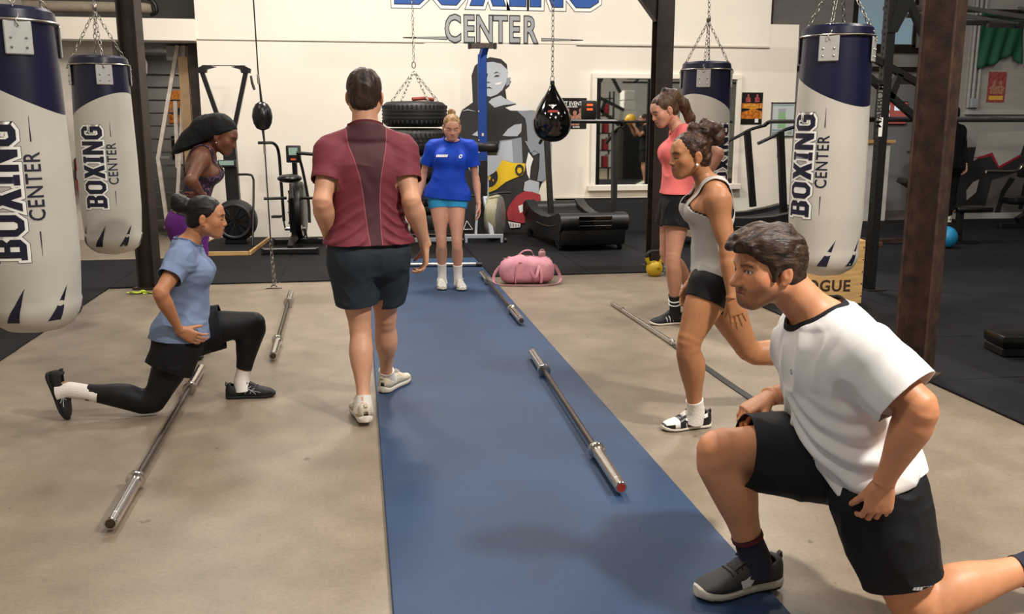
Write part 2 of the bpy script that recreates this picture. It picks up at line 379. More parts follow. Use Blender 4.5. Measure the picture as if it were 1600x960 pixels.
V, F = text_geo('O', .2, .006, .75); flat_mesh('belt_numeral', V, F, Matrix.Translation((2.139 - 1.6, -.024, .85)) @ XZ, MC['dark'], mu)
# lettering of the wall -------------------------------------------------------
sg = empty('wall_lettering', (1.83, 12.192, 2.5), 0, 'BOXING CENTER lettering painted high on the white wall', 'sign')
PBLUE = mat('sign_blue', '#1d4f9c', .6); PGREY = mat('sign_grey', '#9a9b9c', .6)
for off, m_, dy, solid in ((.085, PBLACK, -.002, True), (.072, PWHITE, -.0035, True), (.018, PBLACK, -.005, False), (.002, PBLUE, -.0065, False)):
    V, F = word_geo('BOXING', .10, off, solid)
    k = 2.62 / 4.3
    flat_mesh({.085: 'outline', .072: 'border', .018: 'letter_outline', .002: 'letters'}[off], V, F,
              Matrix.Translation((.03, dy, .455)) @ XZ @ Matrix.Diagonal((k, k * 1.15, 1, 1)), m_, sg)
xs = [-.62, -.36, -.115, .125, .335, .545]
for ch, x in zip('CENTER', [-.50, -.295, -.09, .12, .30, .505]):
    for off, m_, dy in ((.022, PBLACK, -.002), (.006, PGREY, -.004)):
        V, F = text_geo(ch, .46, off, .66)
        flat_mesh('letter_outline' if off > .01 else 'letter', V, F, Matrix.Translation((x - .06, dy, .145)) @ XZ, m_, sg)
for (a, b) in ((-1.20, -.63), (1.16, .60)):
    flat_mesh('dash', [(a, -.002, .035), (b, -.002, .02), (b, -.002, .062), (a, -.002, .047)], [(0, 1, 2, 3)], None, PBLACK, sg)
    flat_mesh('dash_fill', [(a * .7 + b * .3, -.003, .036), (b * .985 + a * .015, -.003, .030), (b * .985 + a * .015, -.003, .052), (a * .7 + b * .3, -.003, .046)], [(0, 1, 2, 3)], None, PGREY, sg)

# steel columns --------------------------------------------------------------
def column(name_label, x, y, w, d, m_web, m_fl, rz=0, gusset=0):
    c = empty('steel_column', (x, y, 0), rz, name_label, 'column')
    t = .014
    MB().box(-t / 2, t / 2, -d / 2, d / 2, .02, 6).build('web', m_web, c)
    for s in (-1, 1):
        MB().box(-w / 2, w / 2, s * d / 2 - t / 2, s * d / 2 + t / 2, .02, 6, .003).build('flange', m_fl, c)
    MB().box(-w / 2 - .04, w / 2 + .04, -d / 2 - .04, d / 2 + .04, 0.0005, .02, .003).build('base_plate', m_fl, c)
    if gusset:
        MB().prism([(-w / 2, 2.45), (-w / 2, 3.0), (-w / 2 - .45, 3.0)], -.05, .05, 'y').build('gusset', m_fl, c)
        MB().box(-2.5, 2.5, -d / 2, d / 2, 3.0, 3.2, .004).build('cross_beam', m_fl, c)
    return c
column('dark steel column behind the tall punching bag at the lockers', -1.885, 8.62, .15, .15, BROWNST, BROWNST, R(78))
column('dark steel column beside the wall mirror with a gusset above', 3.03, 9.05, .17, .17, BROWNST, BROWNST, R(0), 1)
column('rusty steel column at the edge of the black rubber floor', 3.19, 4.76, .17, .17, RUST, RUST, R(38))

# floor mat ------------------------------------------------------------------
tag(MB().box(.063, 1.245, -2.0, 9.95, .0, .017, .004).build('floor_mat', BLUEM), 'long dark blue rubber mat running across the floor', 'floor mat')

# ------------------------------------------------------------------ heavy bags
def arc_text(V, F, u0, rad, z0, m, name, parent, lift, th0):
    """wrap flat text (x->up, y->round the bag) on a cylinder"""
    me = bpy.data.meshes.new(name); me.from_pydata(V, [], F); bm = bmesh.new(); bm.from_mesh(me)
    ys = [v.co.y for v in bm.verts]; a, b = min(ys), max(ys)
    for i in range(1, 9):
        g = list(bm.verts) + list(bm.edges) + list(bm.faces)
        bmesh.ops.bisect_plane(bm, geom=g, plane_co=(0, a + (b - a) * i / 9, 0), plane_no=(0, 1, 0))
    xs = [v.co.x for v in bm.verts]; a, b = min(xs), max(xs)
    for i in range(1, 7):
        g = list(bm.verts) + list(bm.edges) + list(bm.faces)
        bmesh.ops.bisect_plane(bm, geom=g, plane_co=(a + (b - a) * i / 7, 0, 0), plane_no=(1, 0, 0))
    for v in bm.verts:
        z = z0 + v.co.x; r = rad(z) + lift; th = th0 - v.co.y / rad(z)
        v.co = (r * math.cos(th), r * math.sin(th), z)
    bmesh.ops.recalc_face_normals(bm, faces=bm.faces)
    bm.to_mesh(me); bm.free()
    return link(name, me, m, parent)
BZ0, BZ1 = 0.0, 1.45
def bag_r(z):
    t = max(0, min(1, z / BZ1))
    return float(np.interp(t, [0, .02, .06, .12, .25, .5, .8, 1], [.10, .145, .18, .2, .212, .21, .2, .192]))
def chain(mb, p, q, link_l=.045, w=.011, r=.0028):
    """oval links between two points"""
    p, q = Vector(p), Vector(q); d = q - p; n = max(1, int(d.length / (link_l * .78))); d.normalize()
    u = d.orthogonal().normalized(); v = d.cross(u); step = (q - p).length / n
    for i in range(n):
        c = p + d * step * (i + .5); a = u if i % 2 == 0 else v; pts = []
        for k in range(9):
            t = 2 * math.pi * k / 8; pts.append(c + d * math.cos(t) * step * .62 + a * math.sin(t) * w)
        mb.tube(pts, r, 5, caps=False)
    return mb
def make_bag(label, loc, rz, top=3.4, peak=-215):
    o = empty('punching_bag', loc, rz, label, 'punching bag')
    rings = [0, .006, .02, .04, .07, .11, .16, .25, .4, .55, .7, .85, .95, 1.02]
    n = 40
    # white body and navy top meet on a slanted seam
    def seam(th): return 1.10 + .10 * math.cos(th - R(peak))
    def surf(z0f, z1f, k, extra=0):
        V = []; F = []
        for i in range(k + 1):
            for j in range(n):
                th = 2 * math.pi * j / n; z = z0f(th) + (z1f(th) - z0f(th)) * i / k; r = bag_r(z) + extra
                if z < .16: r = (1 - ((.16 - z) / .16) ** 2.6) ** .5 * .203 if z > 0 else 0
                V.append((r * math.cos(th), r * math.sin(th), z))
        for i in range(k):
            for j in range(n): F.append((i * n + j, i * n + (j + 1) % n, (i + 1) * n + (j + 1) % n, (i + 1) * n + j))
        return V, F
    V, F = surf(lambda t: .0, seam, 40); b = MB(); b.add(V, F); b.build('white_shell', BAGW, o)
    V, F = surf(seam, lambda t: 1.40, 10); b = MB(); b.add(V, F)
    b.lathe([(.193, 1.40), (.2, 1.405), (.196, 1.44), (.18, 1.455), (.1, 1.465), (0.0, 1.468)], n); b.build('navy_top', NAVY, o)
    MB().lathe([(.207 + .006 * math.cos(R(a)), 1.395 + .006 * math.sin(R(a))) for a in range(0, 360, 60)], 40, closed=True).build('ring', ZINC, o)
    for k in range(4):
        a = R(-100 + 90 * k); M = Matrix.Rotation(a, 4, 'Z')
        b = MB().box(.199, .208, -.055, .055, 1.25, 1.39, .006, M)
        p = b.build('strap_plate', mat('grey_plate', '#b8b6b2', .4, .3), o)
        b = MB()
        for dy in (-.03, .03):
            for z in (1.28, 1.32): b.ball(M @ Vector((.209, dy, z)), .006, 8, 5)
        b.build('rivets', STEEL, p)
        chain(MB(), M @ Vector((.215, 0, 1.37)), (0, 0, 1.78)).build('chain', ZINC, o, angle=80)
    chain(MB().lathe([(.0, -.03), (.018, -.02), (.018, .02), (0, .03)], 10, Matrix.Translation((0, 0, 1.80))), (0, 0, 1.82), (0, 0, top)).build('hanging_chain', ZINC, o, angle=80)
    if True:
        for off, m_, lift, solid in ((.10, INK, .0012, True), (.085, PWHITE, .0024, True), (.0, INK, .0036, False)):
            V, F = word_geo('BOXING', .10, off, solid); V = [(x * .135, (y - .5) * .155, 0) for x, y, z in V]
            arc_text(V, F, 0, bag_r, .665, m_, {.10: 'print_outline', .085: 'print_border', .0: 'print_letters'}[off], o, lift, R(-135))
        V, F = text_geo('CENTER', .095, .001, .8, 1.1); arc_text(V, F, 0, bag_r, .69, INK, 'print_small_word', o, .0015, R(-98))
        for s in (-1, 1):
            z0 = .69 + s * .195; z1 = z0 + s * .11
            V = [(z0 - .69, -.003, 0), (z1 - .69, -.0005, 0), (z1 - .69, .0005, 0), (z0 - .69, .003, 0)]
            arc_text([(x, y, 0) for x, y, z in V], [(0, 1, 2, 3)], 0, bag_r, .69, INK, 'print_dash', o, .0015, R(-98))
    # blade shapes round the foot
    for k in range(7):
        th = R(-150 + 52 * k); V = []; F = []
        for i in range(9):
            t = i / 8; z = .085 + .16 * t; wv = .06 * (1 - t) ** 1.1 / .2; th2 = th + .50 * t
            r = (bag_r(z) if z > .16 else (1 - ((.16 - z) / .16) ** 2.6) ** .5 * .203) + .002
            V += [(r * math.cos(th2), r * math.sin(th2), z), (r * math.cos(th2 + wv), r * math.sin(th2 + wv), z)]
            if i: F.append((2*i-2, 2*i-1, 2*i+1, 2*i))
        b = MB(); b.add(V, F); b.build('blade_print', INK, o)
    return o
make_bag('white and navy punching bag hanging beside the blue lockers', (-1.50, 4.5, .50), R(40), 3.6)
make_bag('white and navy punching bag hanging in front of the dark column by the stairs', (-1.83, 7.3, .485), R(32), 3.8, -59)
make_bag('white and navy punching bag hanging in front of the wall mirror', (2.86, 7.4, .50), R(73), 4.2)
make_bag('white and navy punching bag hanging in front of the plywood box', (2.755, 5.1, .555), R(-30), 3.8)
make_bag('punching bag hanging over the black rubber floor past the rusty column', (3.84, 4.35, .22), R(20), 3.8)

# ------------------------------------------------------------------ small hanging bags and tyres
def hang_chain(top, bottom, mb=None): return chain(mb or MB(), bottom, top, .06, .014, .0035)
td = empty('teardrop_bag', (1.905, 9.0, 1.285), 0, 'glossy black teardrop punching bag on a chain', 'punching bag')
prof = [(0, 0), (.05, .004), (.10, .022), (.15, .065), (.18, .12), (.19, .185), (.182, .25), (.155, .32), (.115, .39), (.075, .45), (.04, .51), (.02, .555), (0, .565)]
MB().lathe([(max(0., p[0]), p[1]) for p in spline([(a, b, 0) for a, b in prof], 3)], 40).build('shell', GLOSSB, td, angle=80)
MB().lathe([(.0, .55), (.022, .552), (.022, .585), (0, .59)], 14).build('cap', BLACKP, td)
MB().tube([(0 + .018 * math.cos(R(a)), 0, .61 + .025 * math.sin(R(a))) for a in range(0, 361, 30)], .004, 6).build('shackle', STEEL, td)
hang_chain((0, 0, 2.9), (0, 0, .63)).build('hanging_chain', ZINC, td, angle=80)
def tear_r(z): return float(np.interp(z, [p[1] for p in prof], [p[0] for p in prof]))
wrapt = lambda x, z: ((tear_r(z) + .002) * math.sin((x - .03) / .17), -(tear_r(z) + .002) * math.cos((x - .03) / .17), z)
b = MB()
for k in range(5): b.add([wrapt(x, z) for x, z in ((-.05 + .02 * k, .285), (-.033 + .02 * k, .285), (-.026 + .02 * k, .307), (-.043 + .02 * k, .307))], [(0, 1, 2, 3)])
q = b.build('red_print', mat('red_print', '#b5252c', .5), td, fix=False); q['kind'] = 'stuff'
b = MB(); b.add([wrapt(x, z) for x, z in ((0, .318), (.016, .338), (.045, .352), (.05, .358), (.02, .356), (0, .36), (-.02, .356), (-.05, .358), (-.045, .352), (-.016, .338))], [list(range(10))])
b.build('white_print', PWHITE, td, fix=False)

de = empty('double_end_bag', (-.775, 8.40, .0), 0, 'small black double end ball on a cord anchored to the floor', 'punching bag')
MB().lathe([(0, 1.405), (.02, 1.407), (.05, 1.42), (.075, 1.465), (.084, 1.525), (.075, 1.585), (.05, 1.63), (.02, 1.65), (0, 1.652)], 32, Matrix.Translation((-.025, 0, 0))).build('ball', BLACKV, de, angle=80)
b = MB()
for k in range(8):
    t = math.pi * 2 * k / 8
    b.tube([(-.025 + 1.01 * r * math.cos(t), 1.01 * r * math.sin(t), z) for r, z in ((.05, 1.42), (.075, 1.465), (.085, 1.525), (.075, 1.585), (.05, 1.63))], .0015, 4)
b.build('seams', BLACKP, de)
MB().tube([(-.025, 0, 1.64), (-.03, 0, 1.74), (-.04, 0, 1.90), (-.06, 0, 3.6)], [.012, .009, .006, .006], 8).build('upper_cord', BLACKP, de)
MB().tube([(-.025, 0, 1.41), (-.02, 0, 1.33), (-.018, 0, 1.25), (-.008, 0, .42)], [.012, .009, .006, .006], 8).build('lower_cord', BLACKP, de)
MB().tube([(-.04, 0, 1.80), (-.043, 0, 1.88)], .011, 8).build('clip', STEEL, de); MB().tube([(-.019, 0, 1.2), (-.02, 0, 1.28)], .011, 8).build('clip', STEEL, de)
b = chain(MB(), (0, 0, .03), (-.01, 0, .45), .05, .014, .0035); chain(b, (.012, .01, .05), (-.012, .01, .44), .05, .014, .0035); b.build('anchor_chain', ZINC, de, angle=80)
MB().box(-.07, .07, -.02, .02, .0005, .006, .002).tube([(.025 * math.cos(R(a)), 0, .012 + .02 * math.sin(R(a))) for a in range(0, 181, 30)], .005, 6).build('anchor_plate', DARKST, de)

TYRE = mat('tyre_rubber', '#141414', .55, var=.15, vscale=10)
ty = empty('tyre_punch_stack', (.655, 10.5, .55), 0, 'stack of black car tyres hanging on chains', 'tyre stack')
for k in range(4):
    z = .29 * k; pr = [(.22, z + .02), (.26, z + .005), (.31, z + .012), (.345, z + .04), (.357, z + .075), (.357, z + .215), (.345, z + .25), (.31, z + .278), (.26, z + .285), (.22, z + .27), (.225, z + .2), (.30, z + .145), (.225, z + .09)]
    dx, dy = ((0, 0), (.012, -.01), (-.012, .01), (0, 0))[k]
    t = MB().lathe(pr, 44, Matrix.Translation((dx, dy, 0)), closed=True).build('tyre', TYRE, ty, angle=60)
    b = MB()
    for g in (.105, .145, .185):   # circumferential tread ribs
        b.lathe([(.357, z + g - .012), (.364, z + g - .010), (.364, z + g + .010), (.357, z + g + .012)], 44, Matrix.Translation((dx, dy, 0)))
    for j in range(44):
        a = 2 * math.pi * j / 44; M = Matrix.Translation((dx, dy, 0)) @ Matrix.Rotation(a, 4, 'Z')
        if k in (1, 2): b.tube([M @ Vector((.36, .0, z + .06)), M @ Vector((.366, .03, z + .145)), M @ Vector((.36, 0, z + .23))], .006, 4)
        else: b.box(.352, .364, -.01, .01, z + .048, z + .082, 0, M).box(.352, .364, -.01, .01, z + .208, z + .242, 0, M)
    b.build('tread', TYRE, t)
for a in (200, 235, 300, 340):
    chain(MB(), (.27 * math.cos(R(a)), .27 * math.sin(R(a)), 1.16), (0, 0, 1.48), .06, .014, .004).build('chain', ZINC, ty, angle=80)
MB().tube([(.02 * math.cos(R(a)), 0, 1.55 + .035 * math.sin(R(a))) for a in range(0, 361, 30)], .006, 6).build('shackle', ZINC, ty)
hang_chain((0, 0, 3.4), (0, 0, 1.6)).build('hanging_chain', ZINC, ty, angle=80)
tag(MB().tube([(.62, 10.3, 1.725), (.75, 10.35, 1.735), (.86, 10.42, 1.725)], .02, 8).build('red_strap', mat('red_webbing', '#8a3428', .7)), 'red strap lying on the topmost hanging tyre', 'strap')

# ------------------------------------------------------------------ barbells
def barbell(label, a, b, group=None, end_red=False):
    a, b = Vector(a), Vector(b); c = (a + b) / 2; d = b - a
    o = empty('barbell', (c.x, c.y, a.z), math.atan2(-d.x, d.y), label, 'barbell', group)
    z = .038
    MB().cyl((0, -.68, z), (0, .68, z), .0145, 14).build('shaft', DARKST, o)
    for s in (-1, 1):
        q = MB().lathe([(.0145, .655), (.036, .657), (.038, .662), (.038, .685), (.036, .69), (.026, .694), (.026, .715), (.025, 1.095), (.022, 1.10), (.0, 1.10)], 24,
                   Matrix.Translation((0, 0, z)) @ Matrix.Rotation(R(-90 * s), 4, 'X')).build('sleeve', CHROME, o, angle=30)
        MB().cyl((0, s * 1.1, z), (0, s * 1.1015, z), .018, 16).build('end_cap', mat('end_cap_red', '#8c2b22', .4) if (end_red and s < 0) else DARKST, q)
        for r_ in (.75, .9, 1.04): MB().lathe([(.0251, r_ - .003), (.0256, r_), (.0251, r_ + .003)], 20, Matrix.Translation((0, 0, z)) @ Matrix.Rotation(R(-90 * s), 4, 'X')).build('groove_ring', STEEL, q)
    return o
barbell('barbell on the concrete, ending behind the lunging woman in grey blue', (-.924, 3.30, 0), (-.951, 5.50, 0))
barbell('barbell on the concrete beside the front shoe of the lunging woman', (-.556, 5.72, 0), (-.593, 7.92, 0))
barbell('barbell on the blue mat with a red cap in its near sleeve', (.985, 3.28, .017), (1.046, 5.48, .017), end_red=True)
barbell('barbell on the edge of the blue mat next to the pink duffel bag', (1.144, 6.42, .017), (1.149, 8.62, .017))
cbar = empty('crossbar', (.82, 9.33, .017), R(-8), 'short pale steel bar lying across the mat behind the woman in blue', 'bar')
MB().cyl((-.34, 0, .022), (.36, 0, .022), .022, 14).build('tube', STEEL, cbar)
for x_ in (-.40, .36): MB().cyl((x_, 0, .022), (x_ + .06, 0, .022), .0225, 14).build('end_cap', BLACKP, cbar)
sb = empty('steel_rod', (2.04, 6.42, 0), R(1), 'thin bright steel rod lying on the concrete', 'rod')
MB().cyl((0, -.72, .017), (0, .72, .017), .0165, 14).build('tube', CHROME, sb)
for y in (-.68, .45): MB().lathe([(.0165, -.012), (.02, -.01), (.02, .01), (.0165, .012)], 16, Matrix.Translation((0, y, .0205)) @ Matrix.Rotation(R(90), 4, 'X')).build('collar', STEEL, sb)
pts = [(2.055, 5.68), (2.058, 5.2), (2.056, 4.8), (2.062, 4.4), (2.05, 4.0)]
b = MB(); b.tube([(x, y, .004) for x, y in pts], .01, sq=(.045, .006))
tag(b.build('rubber_band', BLACKP), 'flat black rubber band lying in line with the steel rod', 'exercise band')
# lime strap by the column
b = MB()
for i, s in enumerate(([(-2.02, 8.33), (-1.96, 8.35), (-1.92, 8.31), (-1.88, 8.33), (-1.80, 8.31)], [(-1.98, 8.30), (-1.94, 8.34), (-1.90, 8.36), (-1.86, 8.30)])):
    b.tube(spline([(x, y, .012 + .012 * math.sin(3 * k + i)) for k, (x, y) in enumerate(s)], 5), .01, sq=(.035, .006))
tag(b.build('lime_strap', mat('lime_webbing', '#b5c83a', .6, var=.2, vscale=60)), 'crumpled lime green strap on the floor at the dark column', 'strap')

# ------------------------------------------------------------------ air bike
def air_bike():
    o = empty('air_bike', (-.74, 10.98, .0145), R(-4), 'black exercise air bike standing against the white wall', 'exercise bike')
    for y, n_ in ((-.45, 'rear_foot'), (.42, 'front_foot')):
        q = MB().box(-.30, .30, y - .04, y + .04, .01, .075, .01).build(n_, BLACKM, o)
        MB().box(-.315, -.29, y - .045, y + .045, .0, .08, .006).box(.29, .315, y - .045, y + .045, .0, .08, .006).build('rubber_end', BLACKP, q)
    MB().tube([(0, -.45, .07), (0, -.30, .13), (0, .1, .16), (0, .42, .07)], .03, sq=(.06, .07)).build('frame', BLACKM, o)
    MB().tube([(0, -.02, .15), (0, -.16, .62)], .03, sq=(.05, .075)).build('seat_tube', BLACKM, o)
    MB().tube([(0, -.15, .55), (0, -.19, .78)], .02, sq=(.03, .045)).build('seat_post', STEEL, o)
    s = MB(); s.ball((0, -.24, .84), 1, 20, 12, (.14, .14, .05)); s.ball((0, -.10, .845), 1, 16, 10, (.05, .13, .04)); s.build('saddle', BLACKV, o, angle=80)
    fan = MB().lathe([(0, -.075), (.30, -.075), (.335, -.055), (.345, 0), (.335, .055), (.30, .075), (0, .075)], 40, Matrix.Translation((0.02, .22, .44)) @ Matrix.Rotation(R(90), 4, 'Y')).build('fan_cage', BLACKM, o)
    for k in range(14):
        a = 2 * math.pi * k / 14
        MB().tube([(-.06, .22 + .06 * math.cos(a), .44 + .06 * math.sin(a)), (-.06, .22 + .31 * math.cos(a), .44 + .31 * math.sin(a))], .006, 6).build('cage_wire', BLACKP, fan)
    MB().tube([(0, .25, .7), (0, .22, 1.0)], .03, sq=(.055, .06)).build('console_mast', BLACKM, o)
    c = MB().box(-.085, .085, .14, .20, 1.0, 1.20, .015).build('console', BLACKP, o)
    MB().box(-.05, .05, .135, .141, 1.09, 1.175).build('display', LCD, c)
    MB().box(-.03, .03, .134, .141, 1.03, 1.05).build('button', mat('orange_button', '#d0592a', .5), c)
    MB().tube(spline([(-.14, .12, .32), (-.155, .14, .8), (-.16, .1, 1.12), (-.19, -.02, 1.225), (-.28, -.06, 1.235), (-.36, -.06, 1.235)], 5), .018, 10).build('arm_lever', BLACKM, o)
    MB().tube(spline([(.16, .1, .30), (.15, .16, .55), (.10, .16, .9), (.06, .12, 1.10)], 5), .017, 10).build('arm_lever', BLACKM, o)
    MB().cyl((.05, .08, 1.115), (.27, .02, 1.10), .02, 12).build('grip', BLACKP, o)
    MB().cyl((-.33, -.06, .60), (-.08, 0, .60), .017, 12).build('foot_peg', BLACKM, o); MB().cyl((.08, 0, .60), (.34, -.06, .60), .017, 12).build('foot_peg', BLACKM, o)
    cr = MB().cyl((-.12, .02, .24), (.12, .02, .24), .022, 12).lathe([(.0, -.006), (.09, -.006), (.09, .006), (0, .006)], 28, Matrix.Translation((.085, .02, .24)) @ Matrix.Rotation(R(90), 4, 'Y')).build('crank', STEEL, o)
    for s_, a in ((-1, 60), (1, 240)):
        p = Vector((s_ * .13, .02 + .17 * math.cos(R(a)) * -.4, .24 + .17 * math.sin(R(a)) * (1 if s_ < 0 else .85)))
        MB().tube([(s_ * .115, .02, .24), p], .012, sq=(.014, .03)).build('crank_arm', BLACKM, cr)
        q = p + Vector((s_ * .07, 0, 0))
        MB().tube([q + Vector((-.05, -.045, 0)), q + Vector((.05, -.045, 0)), q + Vector((.05, .045, 0)), q + Vector((-.05, .045, 0)), q + Vector((-.05, -.045, 0))], .008, sq=(.012, .025)).cyl(q + Vector((-.06, 0, 0)), q + Vector((.055, 0, 0)), .012, 10).build('pedal', BLACKP, cr)
    return o
air_bike()

# ------------------------------------------------------------------ ski trainer on its platform
def ski():
    o = empty('ski_trainer', (-1.50, 11.3, .0145), R(-4), 'black standing ski trainer with a round flywheel on a wood edged platform', 'exercise machine')
    q = MB().box(-.32, .32, -.72, .62, 0.01, .045, .004).build('platform', RUBBER, o)
    MB().box(-.335, .335, -.745, -.72, .0, .045, .003).box(.32, .345, -.745, .62, .0, .045, .003).box(-.345, -.32, -.745, .62, 0, .045, .003).build('wood_edge', WOOD, q)
    MB().tube([(0.03, .10, .40), (0.0, .16, 1.35)], .05, sq=(.15, .09)).build('column', BLACKM, o)
    fw = MB().lathe([(0, -.10), (.17, -.10), (.20, -.085), (.215, -.06), (.24, -.05), (.25, -.02), (.25, .05), (.23, .08), (0, .09)], 44, Matrix.Translation((.06, -.02, .32)) @ Matrix.Rotation(R(90), 4, 'X') @ Matrix.Scale(-1, 4, (0, 0, 1))).build('flywheel_housing', BLACKP, o)
    MB().lathe([(.175, .0), (.185, .012), (.2, .012), (.205, 0)], 44, Matrix.Translation((.06, -.12, .32)) @ Matrix.Rotation(R(90), 4, 'X')).build('rim', mat('dark_grey_plastic', '#2c2c2e', .35), fw)
    for k in range(12):
        a = 2 * math.pi * k / 12; MB().tube([(.06 + .03 * math.cos(a), -.122, .32 + .03 * math.sin(a)), (.06 + .165 * math.cos(a), -.122, .32 + .165 * math.sin(a))], .006, 5).build('spoke', GLOSSB, fw)
    MB().box(-.07, .19, -.1, .1, .045, .10, .01).build('foot', BLACKM, o)
    c = MB().box(-.12, .09, .02, .07, .94, 1.03, .01).build('monitor', BLACKP, o); MB().box(-.10, .07, .014, .021, .97, 1.02).build('display', LCD, c)
    for s, x1 in ((-1, -.26), (1, .24)):
        MB().tube([(s * .045, .16, 1.3), (x1, .16, 2.04)], .02, sq=(.05, .045)).build('arm', BLACKM, o)
        h = MB().prism([(x1 - .05, 2.03), (x1 + .05, 2.03), (x1 + .06, 2.07), (x1 - s * .17, 2.10), (x1 - s * .03, 2.12), (x1 - .06, 2.08)] if s < 0 else [(x1 - .05, 2.03), (x1 + .05, 2.03), (x1 + .06, 2.08), (x1 - s * .03, 2.12), (x1 - s * .17, 2.10), (x1 - .06, 2.07)], .13, .19, 'y').build('pulley_head', BLACKP, o)
        MB().cyl((x1, .125, 2.065), (x1, .195, 2.065), .035, 16).build('pulley', BLACKM, h)
    MB().cyl((-.26, .16, 2.115), (.24, .16, 2.115), .005, 6).build('cord', BLACKP, o)
    MB().tube([(.30, .13, 2.0), (.31, .13, 1.92), (.335, .12, 1.84)], [.012, .016, .016], 8).build('handle', BLACKP, o)
    MB().tube(spline([(.10, .0, .86), (.24, -.02, .86), (.285, -.03, .83), (.295, -.06, .70), (.29, -.3, .05)], 5), .014, 8).build('side_rail', BLACKM, o)
    return o
ski()

# ------------------------------------------------------------------ rowing machine stored upright
def rower(label, loc, rz, col):
    o = empty('rowing_machine', loc, rz, label, 'rowing machine')
    rail = mat('rail_' + col, col, .35, .2)
    MB().box(-.055, .055, -.04, .04, .62, 2.28, .006).build('monorail', rail, o)
    b = MB()
    for z in (1.1, 1.25, 1.6): b.cyl((-.05, -.042, z), (-.05, -.046, z), .008, 8)
    b.box(-.012, .012, -.043, -.040, 1.30, 1.335).build('stickers', mat('pale_sticker', '#c9b79b', .6), o)
    MB().tube([(0, 0, 2.24), (0.03, -.06, 2.36)], .03, sq=(.08, .06)).build('rear_leg_neck', rail, o)
    q = MB().box(-.17, .17, -.09, -.03, 2.345, 2.405, .006).build('rear_foot', mat('dark_steel_foot', '#4a4038', .45, .3, var=.3, vscale=30), o)
    for s in (-1, 1): MB().box(s * .155 - .02, s * .155 + .02, -.1, -.02, 2.34, 2.41, .006).build('foot_cap', BLACKP, q)
    f = MB().box(-.20, .20, -.05, .10, 1.08, 1.24, .05).build('seat', BLACKV, o)
    for s in (-1, 1):
        MB().prism([(s * .055, 1.06), (s * .24, 1.06), (s * .24, 1.0), (s * .15, .86), (s * .055, .80)], -.07, -.02, 'y').build('footboard', GREYP, o)
        MB().tube([(s * .055, -.01, .85), (s * .06, .0, .35)], .02, sq=(.03, .05)).build('frame_rail', GREYP, o)
    MB().box(-.05, .05, -.045, .02, .30, 1.0, .006).build('chain_box', BLACKM, o)
    MB().tube([(.02, -.05, .55), (.10, -.26, .07)], .03, sq=(.055, .04)).tube([(-.07, .02, .5), (-.10, -.1, .04)], .02, sq=(.03, .03)).build('front_leg', GREYP, o)
    ft = MB().box(-.24, .24, -.30, -.25, .055, .105, .005).box(-.235, -.205, -.30, -.25, .0, .06, .003).box(.205, .235, -.30, -.25, .0, .06, .003).build('front_foot', GREYP, o)
    MB().cyl((.25, -.275, .03), (.28, -.275, .03), .03, 14).cyl((-.28, -.275, .03), (-.25, -.275, .03), .03, 14).build('wheel', BLACKP, ft)
    fw = MB().lathe([(0, -.09), (.24, -.09), (.27, -.07), (.27, .07), (.24, .09), (0, .09)], 40, Matrix.Translation((.15, .05, .29)) @ Matrix.Rotation(R(75), 4, 'Z') @ Matrix.Rotation(R(90), 4, 'X')).build('flywheel', mat('flywheel_grey', '#8e8b84', .4, .4, var=.1, vscale=12), o)
    MB().lathe([(.27, -.06), (.278, -.05), (.278, .05), (.27, .06)], 40, Matrix.Translation((.15, .05, .29)) @ Matrix.Rotation(R(75), 4, 'Z') @ Matrix.Rotation(R(90), 4, 'X')).build('guard', mat('guard_yellowed', '#a29c7d', .5), fw)
    MB().tube(spline([(-.36, -.1, .52), (-.2, -.12, .57), (-.07, -.1, .56)], 5), .014, 8).tube(spline([(.07, -.1, .57), (.2, -.1, .60), (.34, -.05, .60)], 5), .014, 8).build('handle', BLACKP, o)
    return o
rower('rowing machine with a blue rail stored upright against the mural', (1.555, 11.5, .0145), R(-6), '#1c3f85')
# second rower, only its front end shows behind the woman in blue
rw = empty('rowing_machine', (.84, 11.5, .0145), R(4), 'grey and black rowing machine behind the woman in the blue shirt', 'rowing machine')
MB().lathe([(0, -.1), (.25, -.1), (.28, -.07), (.28, .07), (.25, .1), (0, .1)], 36, Matrix.Translation((-.02, .25, .42)) @ Matrix.Rotation(R(90), 4, 'Y')).build('flywheel_housing', BLACKP, rw)
MB().box(-.33, .33, -.35, -.29, .03, .08, .006).box(-.32, -.29, -.35, -.29, 0, .04).box(.29, .32, -.35, -.29, 0, .04).build('front_foot', GREYP, rw)
for s in (-1, 1): MB().tube([(s * .10, -.32, .07), (s * .14, -.05, .66), (s * .13, .3, .72)], .02, sq=(.035, .05)).build('frame_rail', GREYP, rw)
MB().box(-.20, .20, -.1, .04, .36, .46, .02).build('footboard', BLACKP, rw)
MB().box(-.16, .16, -.22, -.12, .16, .34, .02).build('footrest', BLACKP, rw)
MB().tube([(-.3, -.1, .50), (0, -.16, .54), (.3, -.1, .5)], .014, 8).build('handle', BLACKP, rw)

